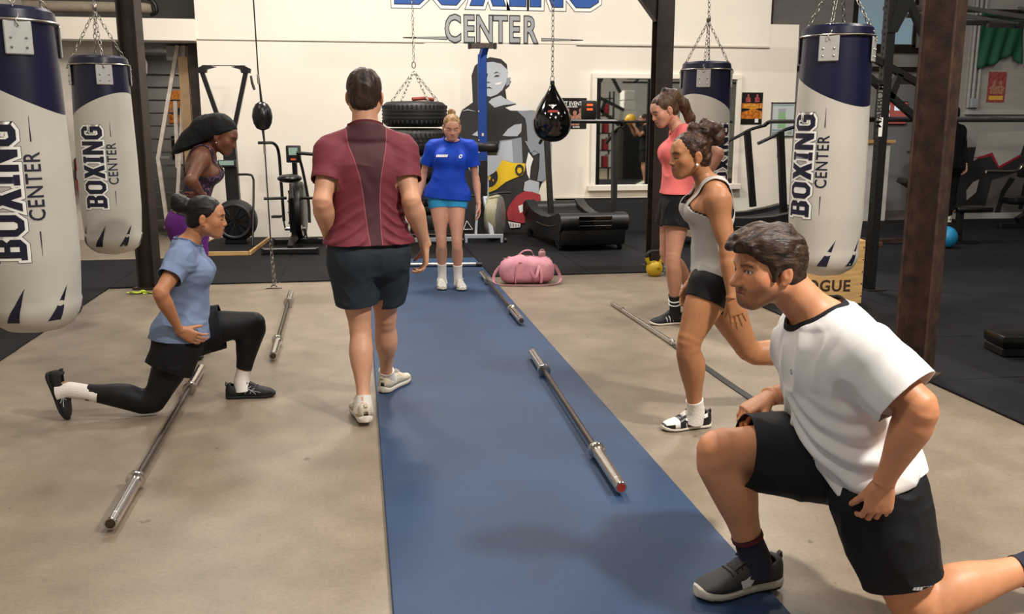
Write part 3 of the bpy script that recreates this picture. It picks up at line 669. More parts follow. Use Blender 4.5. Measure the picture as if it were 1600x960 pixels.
# ------------------------------------------------------------------ curved treadmills
def treadmill(label, loc, rz, console=True):
    o = empty('treadmill', loc, rz, label, 'treadmill')
    L_, W_ = 1.66, .84
    prof = [(-.83, .40), (-.6, .335), (-.3, .29), (0, .275), (.3, .29), (.6, .335), (.83, .41)]
    b = MB(); n = len(prof)
    dn = MB()
    for i in range(n - 1):
        (y0, z0), (y1, z1) = prof[i], prof[i+1]
        k = 4
        for j in range(k):
            t0, t1 = j / k, (j + 1) / k; ya, yb = y0 + (y1 - y0) * t0, y0 + (y1 - y0) * t1; za, zb = z0 + (z1 - z0) * t0, z0 + (z1 - z0) * t1
            dn.box(-.27, .27, ya + .004, yb - .004, min(za, zb) - .02, (za + zb) / 2 + .012, .003)
    dn.build('belt_slats', mat('belt_rubber', '#26262a', .6, bump=.1, bscale=200), o)
    for s in (-1, 1):
        body = [(-.80, .10), (-.83, .36), (-.78, .44), (-.6, .40), (-.3, .35), (0, .335), (.3, .35), (.6, .40), (.78, .47), (.84, .40), (.80, .14), (.4, .10), (-.4, .10)]
        q = MB().prism(body, s * .275, s * .40, 'x').build('side_cover', BLACKP, o, angle=25)
        MB().tube(spline([(s * .402, y, z) for y, z in ((-.7, .30), (-.45, .255), (-.1, .235), (.2, .24))], 6), .005, 5).build('silver_line', STEEL, q)
        MB().tube([(s * .37, -.62, .10), (s * .37, -.70, .04)], .02, sq=(.05, .04)).cyl((s * .37 - .02, -.72, .032), (s * .37 + .02, -.72, .032), .032, 14).build('caster', BLACKP, o)
        MB().box(s * .37 - .03, s * .37 + .03, .6, .68, .0, .11, .008).build('rear_foot', BLACKM, o)
        MB().tube([(s * .395, -.42, .40), (s * .425, -.30, 1.36)], .03, sq=(.055, .075)).build('upright', BLACKM, o)
        MB().tube(spline([(s * .425, -.02, 1.22), (s * .43, -.20, 1.30), (s * .43, -.36, 1.38), (s * .43, -.56, 1.43)], 5), .02, 10).build('handrail', BLACKM, o)
    dr = MB().cyl((-.41, -.80, .33), (.41, -.80, .33), .105, 28).build('front_roller_cover', BLACKP, o)
    for k in range(3): MB().box(-.20, .20, -.912, -.895, .26 + k * .052, .302 + k * .052, .004).build('vent_slat', GLOSSB, dr)
    MB().box(-.39, .39, -.86, -.60, .06, .27, .03).build('underframe', BLACKM, o)
    MB().cyl((-.41, .79, .35), (.41, .79, .35), .10, 24).build('rear_roller_cover', BLACKP, o)
    MB().tube(spline([(-.43, -.54, 1.43), (-.38, -.58, 1.47), (-.2, -.585, 1.475), (.2, -.585, 1.475), (.38, -.58, 1.47), (.43, -.54, 1.43)], 4), .026, 10).build('cross_bar', BLACKM, o)
    if console:
        c = MB().box(-.095, .095, -.61, -.575, 1.50, 1.71, .02).build('console', BLACKP, o)
        for z in (1.60, 1.65): MB().box(-.03, .04, -.613, -.609, z, z + .022).build('display_bar', mat('orange_led', '#ff5a2a', .5, emit='#ff5a20', estr=1.2), c)
        MB().tube([(-.03, -.585, 1.48), (-.03, -.59, 1.52)], .008, 6).tube([(.03, -.585, 1.48), (.03, -.59, 1.52)], .008, 6).build('console_stem', BLACKM, c)
    return o
treadmill('black curved treadmill with display, behind the teardrop bag', (2.62, 11.12, .0145), R(4))
treadmill('black curved treadmill standing sideways before the fight poster', (4.62, 10.75, .0145), R(93), False)

# ------------------------------------------------------------------ duffel bag, bottles, kettlebell
PINK = mat('pink_cloth', '#c88a96', .8, var=.10, vscale=14, bump=.25, bscale=50)
def duffel():
    o = empty('duffel_bag', (1.53, 8.32, .0), R(-3), 'soft pink duffel bag on the concrete beside the blue mat', 'bag')
    V = []; F = []; n = 28; m = 22
    for i in range(m + 1):
        u = -1 + 2 * i / m; x = .255 * u; k = (1 - abs(u) ** 6) ** .5 if abs(u) < 1 else 0
        for j in range(n):
            t = 2 * math.pi * j / n; c, s_ = math.cos(t), math.sin(t)
            yy = .125 * math.copysign(abs(c) ** .8, c); zz = .12 * math.copysign(abs(s_) ** .75, s_)
            top = 1 + .12 * math.cos(u * 2.2) - .06 * math.sin(5 * u)
            w = .006 * math.sin(13 * u + 3 * t) + .004 * math.sin(27 * u - 5 * t)
            z = .122 + (zz * (top if zz > 0 else 1) + w * (zz > -.06)) * (.35 + .65 * k)
            V.append((x, (yy + w) * (.35 + .65 * k), max(.002, z)))
    for i in range(m):
        for j in range(n): F.append((i * n + j, i * n + (j + 1) % n, (i + 1) * n + (j + 1) % n, (i + 1) * n + j))
    F += [list(range(n)), [m * n + j for j in range(n)]]
    b = MB(); b.add(V, F); b.build('body', PINK, o, angle=80)
    MB().tube(spline([(-.22, -.01, .235), (0, 0, .255), (.22, -.01, .235)], 6), .004, 5).build('zip', mat('pink_zip', '#a8707c', .6), o)
    for s in (-1, 1):
        MB().tube(spline([(-.12, s * .128, .02), (-.115, s * .142, .13), (-.09, s * .125, .21), (-.02, s * .10, .285 - (.12 if s < 0 else 0)), (.06, s * (.10 if s > 0 else .17), .285 - (.20 if s < 0 else 0)), (.10, s * .135, .18), (.12, s * .145, .1), (.12, s * .13, .02)], 6), .01, sq=(.005, .026)).build('handle', PINK, o)
    MB().tube(spline([(-.25, 0, .16), (-.30, -.03, .10), (-.315, -.07, .03), (-.25, -.14, .014), (-.05, -.2, .014), (.15, -.2, .014), (.28, -.12, .016), (.315, -.04, .05), (.28, 0, .14), (.25, 0, .17)], 6), .01, sq=(.005, .028)).build('shoulder_strap', PINK, o)
    return o
duffel()
bt = empty('drink_bottle', (1.725, 8.56, .0), 0, 'pink drink bottle standing behind the duffel bag', 'bottle')
MB().lathe([(0, 0), (.034, 0), (.037, .006), (.037, .17), (.033, .20), (.03, .21), (0, .21)], 24).build('body', mat('pink_bottle', '#b5707f', .25, coat=.3), bt)
MB().lathe([(.031, .205), (.034, .21), (.034, .255), (.03, .262), (0, .262)], 24).build('lid', mat('pale_pink_lid', '#d9a3ab', .4), bt)
MB().tube([(.02 * math.cos(R(a)), 0, .262 + .02 * math.sin(R(a))) for a in range(0, 181, 30)], .004, 6).build('loop', MATS['pale_pink_lid'], bt)
kb = empty('kettlebell', (2.84, 8.52, .0), R(8), 'yellow kettlebell with a black handle near the column', 'kettlebell')
MB().lathe([(0, 0), (.045, 0), (.065, .015), (.08, .05), (.082, .075), (.074, .11), (.055, .135), (.02, .147), (0, .148)], 28).build('bell', mat('yellow_vinyl', '#c9a51a', .45), kb, angle=80)
MB().tube(spline([(-.05, 0, .11), (-.075, 0, .15), (-.085, 0, .185)], 4), .02, 10).build('horn', MATS['yellow_vinyl'], kb); MB().tube(spline([(.05, 0, .11), (.075, 0, .15), (.085, 0, .185)], 4), .02, 10).build('horn', MATS['yellow_vinyl'], kb)
MB().tube(spline([(-.083, 0, .165), (-.085, 0, .2), (-.06, 0, .235), (0, 0, .242), (.06, 0, .235), (.085, 0, .2), (.083, 0, .165)], 5), .017, 10).build('handle', BLACKP, kb)
V, F = text_geo('14', .03, .001); flat_mesh('weight_mark', V, F, Matrix.Translation((0, -.084, .08)) @ XZ, PBLACK, kb)
wb = empty('water_bottle', (2.985, 8.56, 0), 0, 'clear plastic water bottle at the foot of the column by the mirror', 'bottle')
GLASSY = mat('clear_plastic', '#cfdbe2', .08, trans=.8)
MB().lathe([(0, 0), (.032, 0), (.036, .01), (.036, .05), (.033, .06), (.036, .07), (.036, .15), (.03, .19), (.013, .215), (.013, .225), (0, .225)], 24).build('body', GLASSY, wb)
MB().lathe([(.0365, .075), (.0365, .13)], 24).build('label_sleeve', mat('bottle_label', '#b9c3d8', .5, col2='#7a87b5', vscale=60), wb)
MB().cyl((0, 0, .222), (0, 0, .242), .016, 16).build('cap', mat('blue_cap', '#3f62a8', .4), wb)

# ------------------------------------------------------------------ plywood box
px = empty('plyo_box', (3.72, 7.15, .0145), R(-9), 'plywood jump box with burned lettering behind the punching bag', 'box')
for (a, b, c, d, e, f) in ((-.38, .38, -.27, -.252, 0, .50), (-.38, .38, .252, .27, 0, .50), (-.38, -.362, -.252, .252, 0, .5), (.362, .38, -.252, .252, 0, .5), (-.38, .38, -.27, .27, .50, .518)):
    MB().box(a, b, c, d, e, f, .002).build('panel', WOOD, px)
V, F = text_geo('ROGUE', .13, .004, .95, 1.1, 'CENTER'); flat_mesh('burned_lettering', V, F, Matrix.Translation((.06, -.2715, .14)) @ XZ, mat('burned_brown', '#3a2414', .8), px)
for i in range(5): MB().cyl((.371, -.2715, .06 + i * .1), (.371, -.269, .06 + i * .1), .006, 8).build('screw', BLACKM, px)

# ------------------------------------------------------------------ power rack with braces, bars and the grid overhead
rk = empty('power_rack', (4.46, 7.4, .0145), 0, 'black steel power rack upright with holes and diagonal braces', 'rack')
def upright(x, y, parent, h=3.2):
    q = MB().box(x - .04, x + .04, y - .04, y + .04, .01, h, .004).build('upright', BLACKM, parent)
    MB().box(x - .06, x + .12, y - .10, y + .10, 0, .01, .002).build('base_plate', BLACKM, q)
    b = MB()
    for k in range(int(h / .055) - 2):
        b.cyl((x, y - .0405, .1 + .055 * k), (x, y - .0415, .1 + .055 * k), .0115, 10)
        b.cyl((x - .0405, y, .1 + .055 * k), (x - .0415, y, .1 + .055 * k), .0115, 10)
    h_ = b.build('holes', mat('hole_black', '#020202', .9), q); h_['kind'] = 'stuff'
    return q
u = upright(0, 0, rk)
V, F = text_geo('MARBOM', .10, .001, .9, 1.0); flat_mesh('brand_plate', [(-.13, 0, -.0), (.13 * 1.6, 0, 0), (.13 * 1.6, 0, .04), (-.13, 0, .04)], [(0, 1, 2, 3)], Matrix.Translation((-.038, -.0425, 1.55)) @ Matrix.Rotation(R(-90), 4, 'Y'), mat('plate_grey', '#77746f', .5), u)
flat_mesh('brand_text', V, F, Matrix.Translation((-.058, -.0435, 1.60)) @ XZ @ Matrix.Rotation(R(90), 4, 'Z'), PBLACK, u)
flat_mesh('white_sticker', [(-.05, -.043, 1.34), (-.015, -.043, 1.34), (-.015, -.043, 1.50), (-.05, -.043, 1.50)], [(0, 1, 2, 3)], None, PWHITE, u)
for a, b in (((-.35, .0, 2.10), (.5, 0, 1.70)), ((-.35, 0, 1.98), (.5, 0, 1.36)), ((.13, 0, 1.86), (.06, 0, 1.66)), ((-.01, .02, 2.20), (.14, .02, 2.62)), ((.14, 0, 2.5), (.42, 0, 2.02))):
    MB().tube([a, b], .03, sq=(.05, .055)).build('brace', BLACKM, rk)
MB().prism([(-.04, 2.2), (.05, 2.2), (.20, 2.5), (.04, 2.5)], -.05, .05, 'y').build('gusset', BLACKM, rk)
MB().cyl((-.25, .12, 1.485), (2.6, .12, 1.485), .024, 14).build('long_bar', mat('pipe_grey', '#3b3a3a', .4, .5), rk)
upright(2.4, .12, rk)
og = empty('monkey_bar_grid', (5.9, 7.2, 2.1), 0, 'black steel monkey bar grid over the rubber floor', 'rack')
for z, y in ((.14, -.25), (.20, .1), (.24, .5), (.34, .9), (.45, 1.3)): MB().tube([(-.85, y, z), (2.0, y, z)], .02, sq=(.03, .035)).build('long_beam', BLACKM, og)
for x in (-.6, 0, .6): MB().tube([(x, -.3, .14), (x, 1.3, .48)], .02, sq=(.03, .035)).build('rung', BLACKM, og)
for x in (-.8, 1.9): MB().box(x - .03, x + .03, 1.24, 1.3, -2.085, .5).build('post', BLACKM, og)
# bench, ball, pads
bn = empty('weight_bench', (7.25, 10.15, .0145), R(-8), 'black adjustable weight bench with raised back on the rubber floor', 'bench')
MB().box(-.03, .03, -.05, .05, .05, .40, .006).box(-.26, .26, -.04, .04, .0, .05, .006).box(-.25, -.2, -.3, .3, 0, .05, .006).build('stand', BLACKM, bn)
MB().box(-.10, .34, -.14, .14, .40, .46, .02).build('seat_pad', BLACKV, bn)
MB().tube([(-.14, 0, .44), (-.75, 0, .78)], .03, sq=(.28, .06)).build('back_pad', BLACKV, bn)
MB().tube([(-.12, -.1, .41), (-.72, -.1, .745)], .03, sq=(.02, .03)).build('pad_edge', mat('worn_tan', '#8a5a34', .7), bn)
MB().tube([(-.05, 0, .06), (-1.05, 0, .04)], .03, sq=(.06, .05)).box(-1.1, -1.03, -.25, .25, .0, .05, .005).build('base_rail', RUST, bn)
tag(MB().ball((6.86, 9.82, .145), .13, 28, 18).build('exercise_ball', mat('blue_ball', '#1e7fae', .45)), 'blue rubber ball on the black floor', 'ball')
pd = empty('step_pad', (4.35, 5.08, .0145), R(-12), 'black padded step on the rubber floor beyond the rusty column', 'step')
MB().box(-.36, .36, -.14, .14, .055, .135, .02).build('pad', BLACKV, pd); MB().box(-.35, .35, -.13, .13, .0, .055, .008).build('base', BLACKP, pd)
# machine behind the rusty column
wm = empty('weight_machine', (9.0, 11.6, .0145), R(0), 'dark weight machine with chrome arms before the graffiti wall', 'exercise machine')
MB().tube([(.3, 0, .05), (.75, 0, 1.25), (.95, 0, 1.75)], .05, sq=(.09, .12)).box(-.1, 1.2, -.05, .05, 0, .07, .01).tube([(.2, 0, .1), (.9, 0, .5), (1.3, 0, .85)], .05, sq=(.1, .1)).build('frame', BLACKM, wm)
MB().box(.25, .9, -.2, .2, .70, .86, .03).box(.0, .4, -.16, .16, .34, .44, .03).build('pad', BLACKV, wm)
MB().tube(spline([(-.45, -.1, .80), (0, -.1, .80), (.12, -.1, .90), (.4, -.1, .92)], 5), .022, 8).build('chrome_arm', CHROME, wm)
for k in range(3): MB().cyl((.9 + .12 * k, -.12, .62), (.9 + .12 * k, -.05, .62), .16, 24).build('plate', BLACKP, wm)

# ------------------------------------------------------------------ wall pieces
def poster(label, x, z, w, h, bg, parts, y=12.195, cat='poster'):
    o = empty('poster', (x, y, z), 0, label, cat)
    MB().box(-w / 2, w / 2, -.004, 0, -h / 2, h / 2).build('sheet', bg, o, smooth=False)
    for i, (n_, kind, a) in enumerate(parts):
        dy = -.0048 - .0004 * i
        if kind == 'text':
            t, s, px_, pz_, m_ = a; V, F = text_geo(t, s, .001, .8); flat_mesh(n_, V, F, Matrix.Translation((px_, dy, pz_)) @ XZ, m_, o)
        else:
            poly, m_ = a; V, F = poly_geo([poly]); flat_mesh(n_, [(p, dy, q) for p, q, r in V], F, None, m_, o)
    return o
PB = mat('poster_black', '#16110f', .35); PO = mat('poster_orange', '#8e3c12', .4, vscale=25, col2='#e8912c', detail=8); PS = mat('poster_skin', '#8a5b45', .4, vscale=40, col2='#c9927a'); PG = mat('poster_gold', '#e3b34a', .4); PR = mat('poster_red', '#7d2a2c', .4, vscale=40, col2='#b8605e')
man = lambda x, z, s: [(x - .5 * s, z), (x - .55 * s, z + .8 * s), (x - .2 * s, z + 1.05 * s), (x - .18 * s, z + 1.2 * s), (x - .22 * s, z + 1.5 * s), (x, z + 1.7 * s), (x + .22 * s, z + 1.5 * s), (x + .18 * s, z + 1.2 * s), (x + .2 * s, z + 1.05 * s), (x + .55 * s, z + .8 * s), (x + .5 * s, z)]
poster('black fight poster with a group of boxers, partly behind the teardrop bag', 2.83, 1.60, .44, .40, PB,
       [('headline', 'text', ('FIGHT EVENT 4', .075, 0.0, .125, PWHITE)), ('subline', 'text', ('ANNUAL MEETING', .022, 0.02, .085, PWHITE))] +
       [('figure', 'poly', (man(x, -.16 + .03 * (k % 2), .12), PS)) for k, x in enumerate((-.12, -.04, .06, .14))] + [('footer', 'text', ('BOXING', .03, .08, -.18, PWHITE))])
poster('black and orange fight poster with a burning city on the white wall', 5.39, 1.67, .305, .43, PB,
       [('glow', 'poly', ([(-.15, -.14), (.15, -.14), (.15, -.04), (.06, -.01), (.02, .05), (-.04, -.02), (-.15, -.05)], PO)), ('band', 'poly', ([(-.15, .0), (.15, .0), (.15, .07), (-.15, .07)], PO)),
        ('headline', 'text', ('FIGHT EVENT 2', .048, 0, .04, PG)), ('subline', 'text', ('7 NOVEMBRE 2024 19H', .022, 0, .005, PG)),
        ('figure', 'poly', (man(-.06, .085, .065), PR)), ('figure', 'poly', (man(.07, .085, .065), PR)), ('white_square', 'poly', ([(.05, -.19), (.10, -.19), (.10, -.14), (.05, -.14)], PWHITE))])
nf = empty('notice_frame', (5.85, 12.195, 1.52), 0, 'silver framed evacuation plan on the white wall', 'notice')
MB().box(-.165, .165, -.006, 0, -.22, .22).build('sheet', mat('pale_sheet', '#c8cfcf', .4), nf)
for (a, b, c, d) in ((-.18, -.162, -.235, .235), (.162, .18, -.235, .235), (-.18, .18, .217, .235), (-.18, .18, -.235, -.217)): MB().box(a, b, -.018, 0, c, d, .002).build('frame_strip', STEEL, nf)
for nm, poly, c in (('plan_green', [(-.07, -.12), (.05, -.12), (.05, -.02), (.03, .10), (-.07, .10)], '#93b98a'), ('plan_grey', [(-.07, .10), (.04, .10), (.04, .15), (-.07, .15)], '#a9acb0'), ('blue_strip', [(-.15, -.15), (.15, -.15), (.15, -.135), (-.15, -.135)], '#6d8fae'), ('teal_strip', [(-.15, .185), (.15, .185), (.15, .2), (-.15, .2)], '#7fae9c'), ('grey_text_block', [(-.15, -.2), (-.03, -.2), (-.03, -.165), (-.15, -.165)], '#9aa1a5'), ('green_text_block', [(.08, -.2), (.15, -.2), (.15, -.165), (.08, -.165)], '#9db58d')):
    V, F = poly_geo([poly]); flat_mesh(nm, [(p, -.0075, q) for p, q, r in V], F, None, mat('plan_' + c, c, .5), nf)
tag(MB().box(5.80, 5.81, 12.17, 12.2, 1.0, 1.07, .002).box(5.79, 5.82, 12.17, 12.18, 1.05, 1.07, .002).build('coat_hook', BLACKM), 'small black hook on the white wall below the evacuation plan', 'hook')
# far zone on the right
dr = empty('door_1', (9.02, 14.5, 0), 0, None, None, None, 'structure')
MB().box(-.34, .36, -.04, -.002, 0, 2.12, .004).build('leaf', mat('grey_door', '#9a9a9b', .5), dr)
for (a, b, c, d) in ((-.42, -.34, 0, 2.2), (.36, .44, 0, 2.2), (-.42, .44, 2.12, 2.2)): MB().box(a, b, -.06, -.002, c, d, .003).build('frame', mat('door_frame_dark', '#4a4744', .5), dr)
MB().tube([(.28, -.05, 1.0), (.28, -.08, 1.0), (.18, -.08, 1.0)], .01, 8).build('handle', STEEL, dr)
tv = empty('wall_screen', (8.86, 14.42, 1.64), 0, 'lit wall screen with red and white panels by the far door', 'screen')
MB().box(-.27, .27, -.03, .03, -.19, .19, .006).build('housing', BLACKP, tv)
MB().box(-.255, .255, -.034, -.03, -.175, .175).build('screen', mat('screen_red', '#8e4a44', .3, emit='#a8554c', estr=.6), tv)
for x, z in ((-.14, .09), (.1, .08), (-.14, -.05), (.12, -.1)):
    MB().box(x - .08, x + .08, -.036, -.034, z - .04, z + .04).build('panel', mat('screen_white', '#cfdbe2', .3, emit='#cfdfe8', estr=.9), tv)
ct = empty('reception_counter', (7.65, 12.9, .0145), 0, 'white counter with a wooden top behind the power rack', 'counter')
MB().box(-.26, .24, -.1, .5, 0, 1.16, .004).build('body', mat('white_laminate', '#c9c4bd', .5), ct); MB().box(-.30, .30, -.14, .54, 1.16, 1.21, .006).build('top', WOOD, ct)
gs = empty('green_flag', (9.57, 12.86, 2.4), 0, 'dark green flag draped high on the far wall', 'flag')
V = []; F = []
for i in range(25):
    for j in range(17):
        x = -.36 + .72 * i / 24; hang = .30 + .28 * (1 - abs((i / 24 - .75)) * 1.2 if i / 24 > .5 else .55 * (1 - i / 24) + .6 * i / 24 * 0 + .35)
        lo = float(np.interp(i / 24, [0, .15, .35, .55, .8, .88, 1], [-.12, -.10, -.07, .02, .10, -.02, -.06])); z = .72 + (lo - .72) * j / 16
        V.append((x, -.02 - .03 * (1 + math.sin(i * .9 + j * .35)) * (.3 + .7 * j / 16), z))
for i in range(24):
    for j in range(16): F.append((i * 17 + j, (i + 1) * 17 + j, (i + 1) * 17 + j + 1, i * 17 + j + 1))
b = MB(); b.add(V, F); q = b.build('cloth', mat('green_cloth', '#0c5232', .7), gs, angle=80); q.modifiers.new('thickness', 'SOLIDIFY').thickness = .004
poster('reddish boxing poster on the far wall under the green flag', 9.62, 2.01, .30, .45, PR, [('figure', 'poly', (man(-.05, -.1, .12), PS)), ('figure', 'poly', (man(.06, -.1, .12), PS)), ('strip', 'poly', ([(-.12, -.19), (.12, -.19), (.12, -.13), (-.12, -.13)], PG))], 12.895)
gw = empty('graffiti', (9.9, 12.9, 0), 0, 'black grey and red graffiti painted on the low far wall', 'graffiti')
for k, (c, poly) in enumerate((('#2b2b2d', [(-.8, .02), (3, .02), (3, 1.25), (1.0, 1.35), (.2, 1.15), (-.8, 1.1)]), ('#b9b4ad', [(-.55, .9), (-.5, 1.32), (.35, 1.36), (.25, 1.0), (-.1, .82), (-.25, 1.02), (-.4, .98)]),
                              ('#a51f33', [(-.55, .95), (-.4, .98), (-.24, 1.03), (-.1, .82), (.26, 1.0), (.26, .97), (-.1, .78), (-.26, .98), (-.42, .94)]), ('#a51f33', [(.55, 1.32), (.9, 1.2), (1.1, .95), (.75, .9), (.6, 1.05)]),
                              ('#b9b4ad', [(-.6, .3), (-.45, .42), (-.42, .62), (-.52, .58), (-.62, .45)]), ('#a51f33', [(.42, .42), (.50, .40), (.49, .5), (.43, .52)]), ('#5b5a5a', [(-.3, .1), (.5, .1), (.6, .6), (.2, .72), (-.2, .6)]),
                              ('#141414', [(-.1, .1), (0, .1), (.05, .4), (.2, .62), (.1, .65), (-.02, .45)]), ('#141414', [(.3, .15), (.38, .15), (.45, .5), (.35, .55)]))):
    V, F = poly_geo([poly]); flat_mesh('paint_patch', [(p, -.003 - .001 * k, q) for p, q, r in V], F, None, mat('spray_' + c, c, .7), gw)
struct('baseboard_right', MB().box(9.1, 15, 12.83, 12.9, .0, .10, .004), mat('white_board', '#b9b6b0', .6))
struct('trim_3', MB().box(9.12, 15, 12.84, 12.9, 1.60, 1.68, .004), MATS['white_board'])
for i, x in enumerate((9.12, 9.19, 9.27)):
    tag(MB().cyl((x + .02, 12.86, 1.7), (x + .02, 12.86, 5.9), .022, 10).build('wall_pipe', DULLW), ['pale pipe beside the corner of the far wall', 'middle pale pipe running up the far wall', 'pale pipe next to the green flag'][i], 'pipe')
tag(MB().box(9.14, 9.26, 12.78, 12.835, 1.70, 1.84, .006).build('junction_box', GREYP), 'small grey junction box on the far wall', 'box')
wn = empty('window_1', (8.62, 14.46, 2.75), 0, None, None, None, 'structure')
MB().box(-.5, .5, -.03, -.005, 0, .9).build('pane', mat('window_blue', '#8fa9b8', .1, emit='#9fb9c8', estr=.35), wn)
for (a, b, c, d) in ((-.56, -.5, -.06, .96), (.5, .56, -.06, .96), (-.56, .56, -.06, 0), (-.56, .56, .9, .96)): MB().box(a, b, -.06, 0, c, d, .004).build('frame', BROWNST, wn)
struct('trim_4', MB().box(5.6, 9.6, 14.38, 14.46, 2.62, 2.70, .004).box(5.6, 9.6, 14.40, 14.5, 2.33, 2.39, .004), BROWNST)
struct('trim_5', MB().box(5.62, 5.80, 12.55, 12.75, 0, 6, .004), BROWNST)

# ------------------------------------------------------------------ left: lockers, extinguisher, stair, ladder, pipes
LK = mat('blue_locker', '#1a4690', .4, var=.06, vscale=4)
for i, (y0, lab) in enumerate(((10.02, 'blue steel locker column next to the punching bag'), (10.62, 'blue steel locker column next to the fire extinguisher'))):
    o = empty('locker', (-3.25, y0, 0), 0, lab, 'locker')
    MB().box(-.5, -.005, 0, .595, .08, 1.80, .004).build('body', mat('locker_side', '#8b93a5', .5), o)
    MB().box(-.48, -.02, .01, .585, 0, .08).build('plinth', mat('plinth_grey', '#b5b0a8', .6), o)
    for k in range(4):
        d = MB().box(-.006, .012, .012, .583, .09 + .427 * k, .09 + .427 * k + .42, .003).build('door', LK, o)
        MB().box(.012, .022, .50, .525, .26 + .427 * k, .31 + .427 * k, .003).build('handle', STEEL, d)
ex = empty('fire_extinguisher', (-3.42, 12.36, .62), 0, 'red fire extinguisher on the raw concrete wall', 'fire extinguisher')
MB().lathe([(0, 0), (.06, 0), (.068, .02), (.068, .36), (.05, .41), (.02, .43), (0, .43)], 24).build('cylinder', mat('red_paint', '#b3161f', .3), ex)
MB().lathe([(.0686, .16), (.0686, .26)], 24).build('paper_band', mat('paper_band', '#d6c9c2', .6), ex)
MB().box(-.02, .02, -.03, .05, .43, .48, .005).tube([(0, -.03, .46), (-.05, -.06, .4), (-.06, -.05, .15)], .01, 8).build('valve_and_hose', BLACKP, ex)
st = empty('stair', (-2.62, 13.2, 0), 0, 'open steel stair rising behind the white wooden ladder', 'stair')
STW = mat('stair_grey', '#6f6b66', .5, .3, var=.15, vscale=12)
for k in range(12):
    MB().box(-.30, .26, -.12 + .09 * k, .12 + .09 * k, .18 * (k + 1) - .02, .18 * (k + 1), .003).build('tread', STW, st)
for x in (-.32, .27): MB().tube([(x, -.15, .05), (x, 1.05, 2.35)], .02, sq=(.025, .16)).build('stringer', STW, st)
ld = empty('folding_ladder', (-2.40, 12.62, 0), 0, 'worn white wooden folding ladder hanging in front of the stair', 'ladder')
WPAINT = mat('worn_white_wood', '#b9aea2', .7, var=.15, vscale=14)
for pts in ([(.20, 0, 2.44), (-.13, -.05, 1.02)], [(.27, .02, 2.44), (.24, .02, 1.95), (.02, 0, .12)], [(.12, .03, 1.75), (.09, .03, .9)], [(-.13, -.05, 1.04), (-.08, 0, .10)], [(.22, .03, 1.95), (.14, .03, .95)]):
    MB().tube(pts, .02, sq=(.045, .05)).build('rail', WPAINT, ld)
for k in range(2): MB().box(-.12, .02, -.06, .02, .12 + .9 * k, .15 + .9 * k).build('hinge', STEEL, ld)
PS2 = [('poster above the stair treads with warm portraits', -2.72, 1.72, .26, .5, PO), ('dark poster low behind the stair treads', -2.70, 1.10, .28, .36, PB)]
for lab, x, z, w_, h_, m_ in PS2:
    poster(lab, x, z, w_, h_, m_, [('figure', 'poly', (man(-.05, -.12, .11), PS)), ('figure', 'poly', (man(.06, -.12, .11), PB if m_ != PB else PS))] + ([('headline', 'text', ('BOXING', .05, 0, .12, PWHITE))] if m_ == PB else []), 15.19)
tag(MB().box(-2.06, -1.9, 12.5, 12.56, 0, 2.46, .004).build('door_post', BROWNST), 'dark brown post at the left edge of the white wall', 'post')
tag(MB().box(-2.20, -2.08, 12.56, 12.60, 0, 2.3, .004).build('tan_board', mat('tan_board', '#a98a66', .7, var=.1, vscale=6)), 'tan wooden board leaning beside the dark brown post', 'board')
tag(MB().cyl((-6, 13.0, 2.93), (-2.55, 13.0, 2.93), .07, 18).build('insulated_pipe', mat('tan_insulation', '#a89b88', .8, var=.1, vscale=9)), 'thick tan insulated pipe above the white beam', 'pipe')
tag(MB().tube(spline([(-2.75, 12.95, 3.02), (-2.6, 12.92, 3.05), (-2.5, 12.9, 2.98), (-2.48, 12.9, 2.88), (-2.56, 12.92, 2.84)], 6), .025, 8).build('black_hose', BLACKP), 'black hose curled round the end of the tan pipe', 'hose')
struct('trim_6', MB().box(-6, -1.9, 12.7, 15.2, 2.48, 2.60), GREYW)
tag(MB().box(-2.40, -2.12, 12.9, 13.3, 2.27, 2.46, .006).build('junction_box', mat('white_box', '#b8b3ab', .6)), 'white box under the slab above the stair', 'box')

# ------------------------------------------------------------------ lamps under the roof and a rack behind the camera (seen in the mirror)
LW = ['the concrete beside the lunging man in white', 'the two barbells by the lunging woman', 'the man in maroon', 'the bag at the plywood box', 'the bags at the lockers', 'the blue mat end', 'the wall mirror', 'the ski trainer', 'the step pad', 'the weight bench', '', '', 'the storage shelf']
for i, (x, y, z, w_, s_) in enumerate(LAMPS):
    if z < 4: continue
    o = empty('high_bay_lamp', (x, y, z), 0, 'round metal high bay lamp hanging above ' + LW[i], 'lamp', 'high bay lamps under the roof')
    MB().lathe([(s_ * .52, .01), (s_ * .56, .02), (s_ * .4, .2), (.12, .32), (.1, .42), (0, .42)], 24).build('shade', GREYP, o)
    MB().cyl((0, 0, .4), (0, 0, 6 - z), .008, 6).build('cord', BLACKP, o)
def shelf(x, y, w, label):
    o = empty('storage_shelf', (x, y, 0), 0, label, 'shelf')
    for a in (-w / 2, w / 2):
        for b in (-.2, .2): MB().box(a - .02, a + .02, b - .02, b + .02, 0, 2.3).build('post', BLACKM, o)
    for k in range(5): MB().box(-w / 2 - .02, w / 2 + .02, -.22, .22, .3 + .45 * k, .33 + .45 * k).build('shelf_board', BLACKM, o)
shelf(6.42, .3, .55, 'black storage shelf with white boxes reflected in the wall mirror')
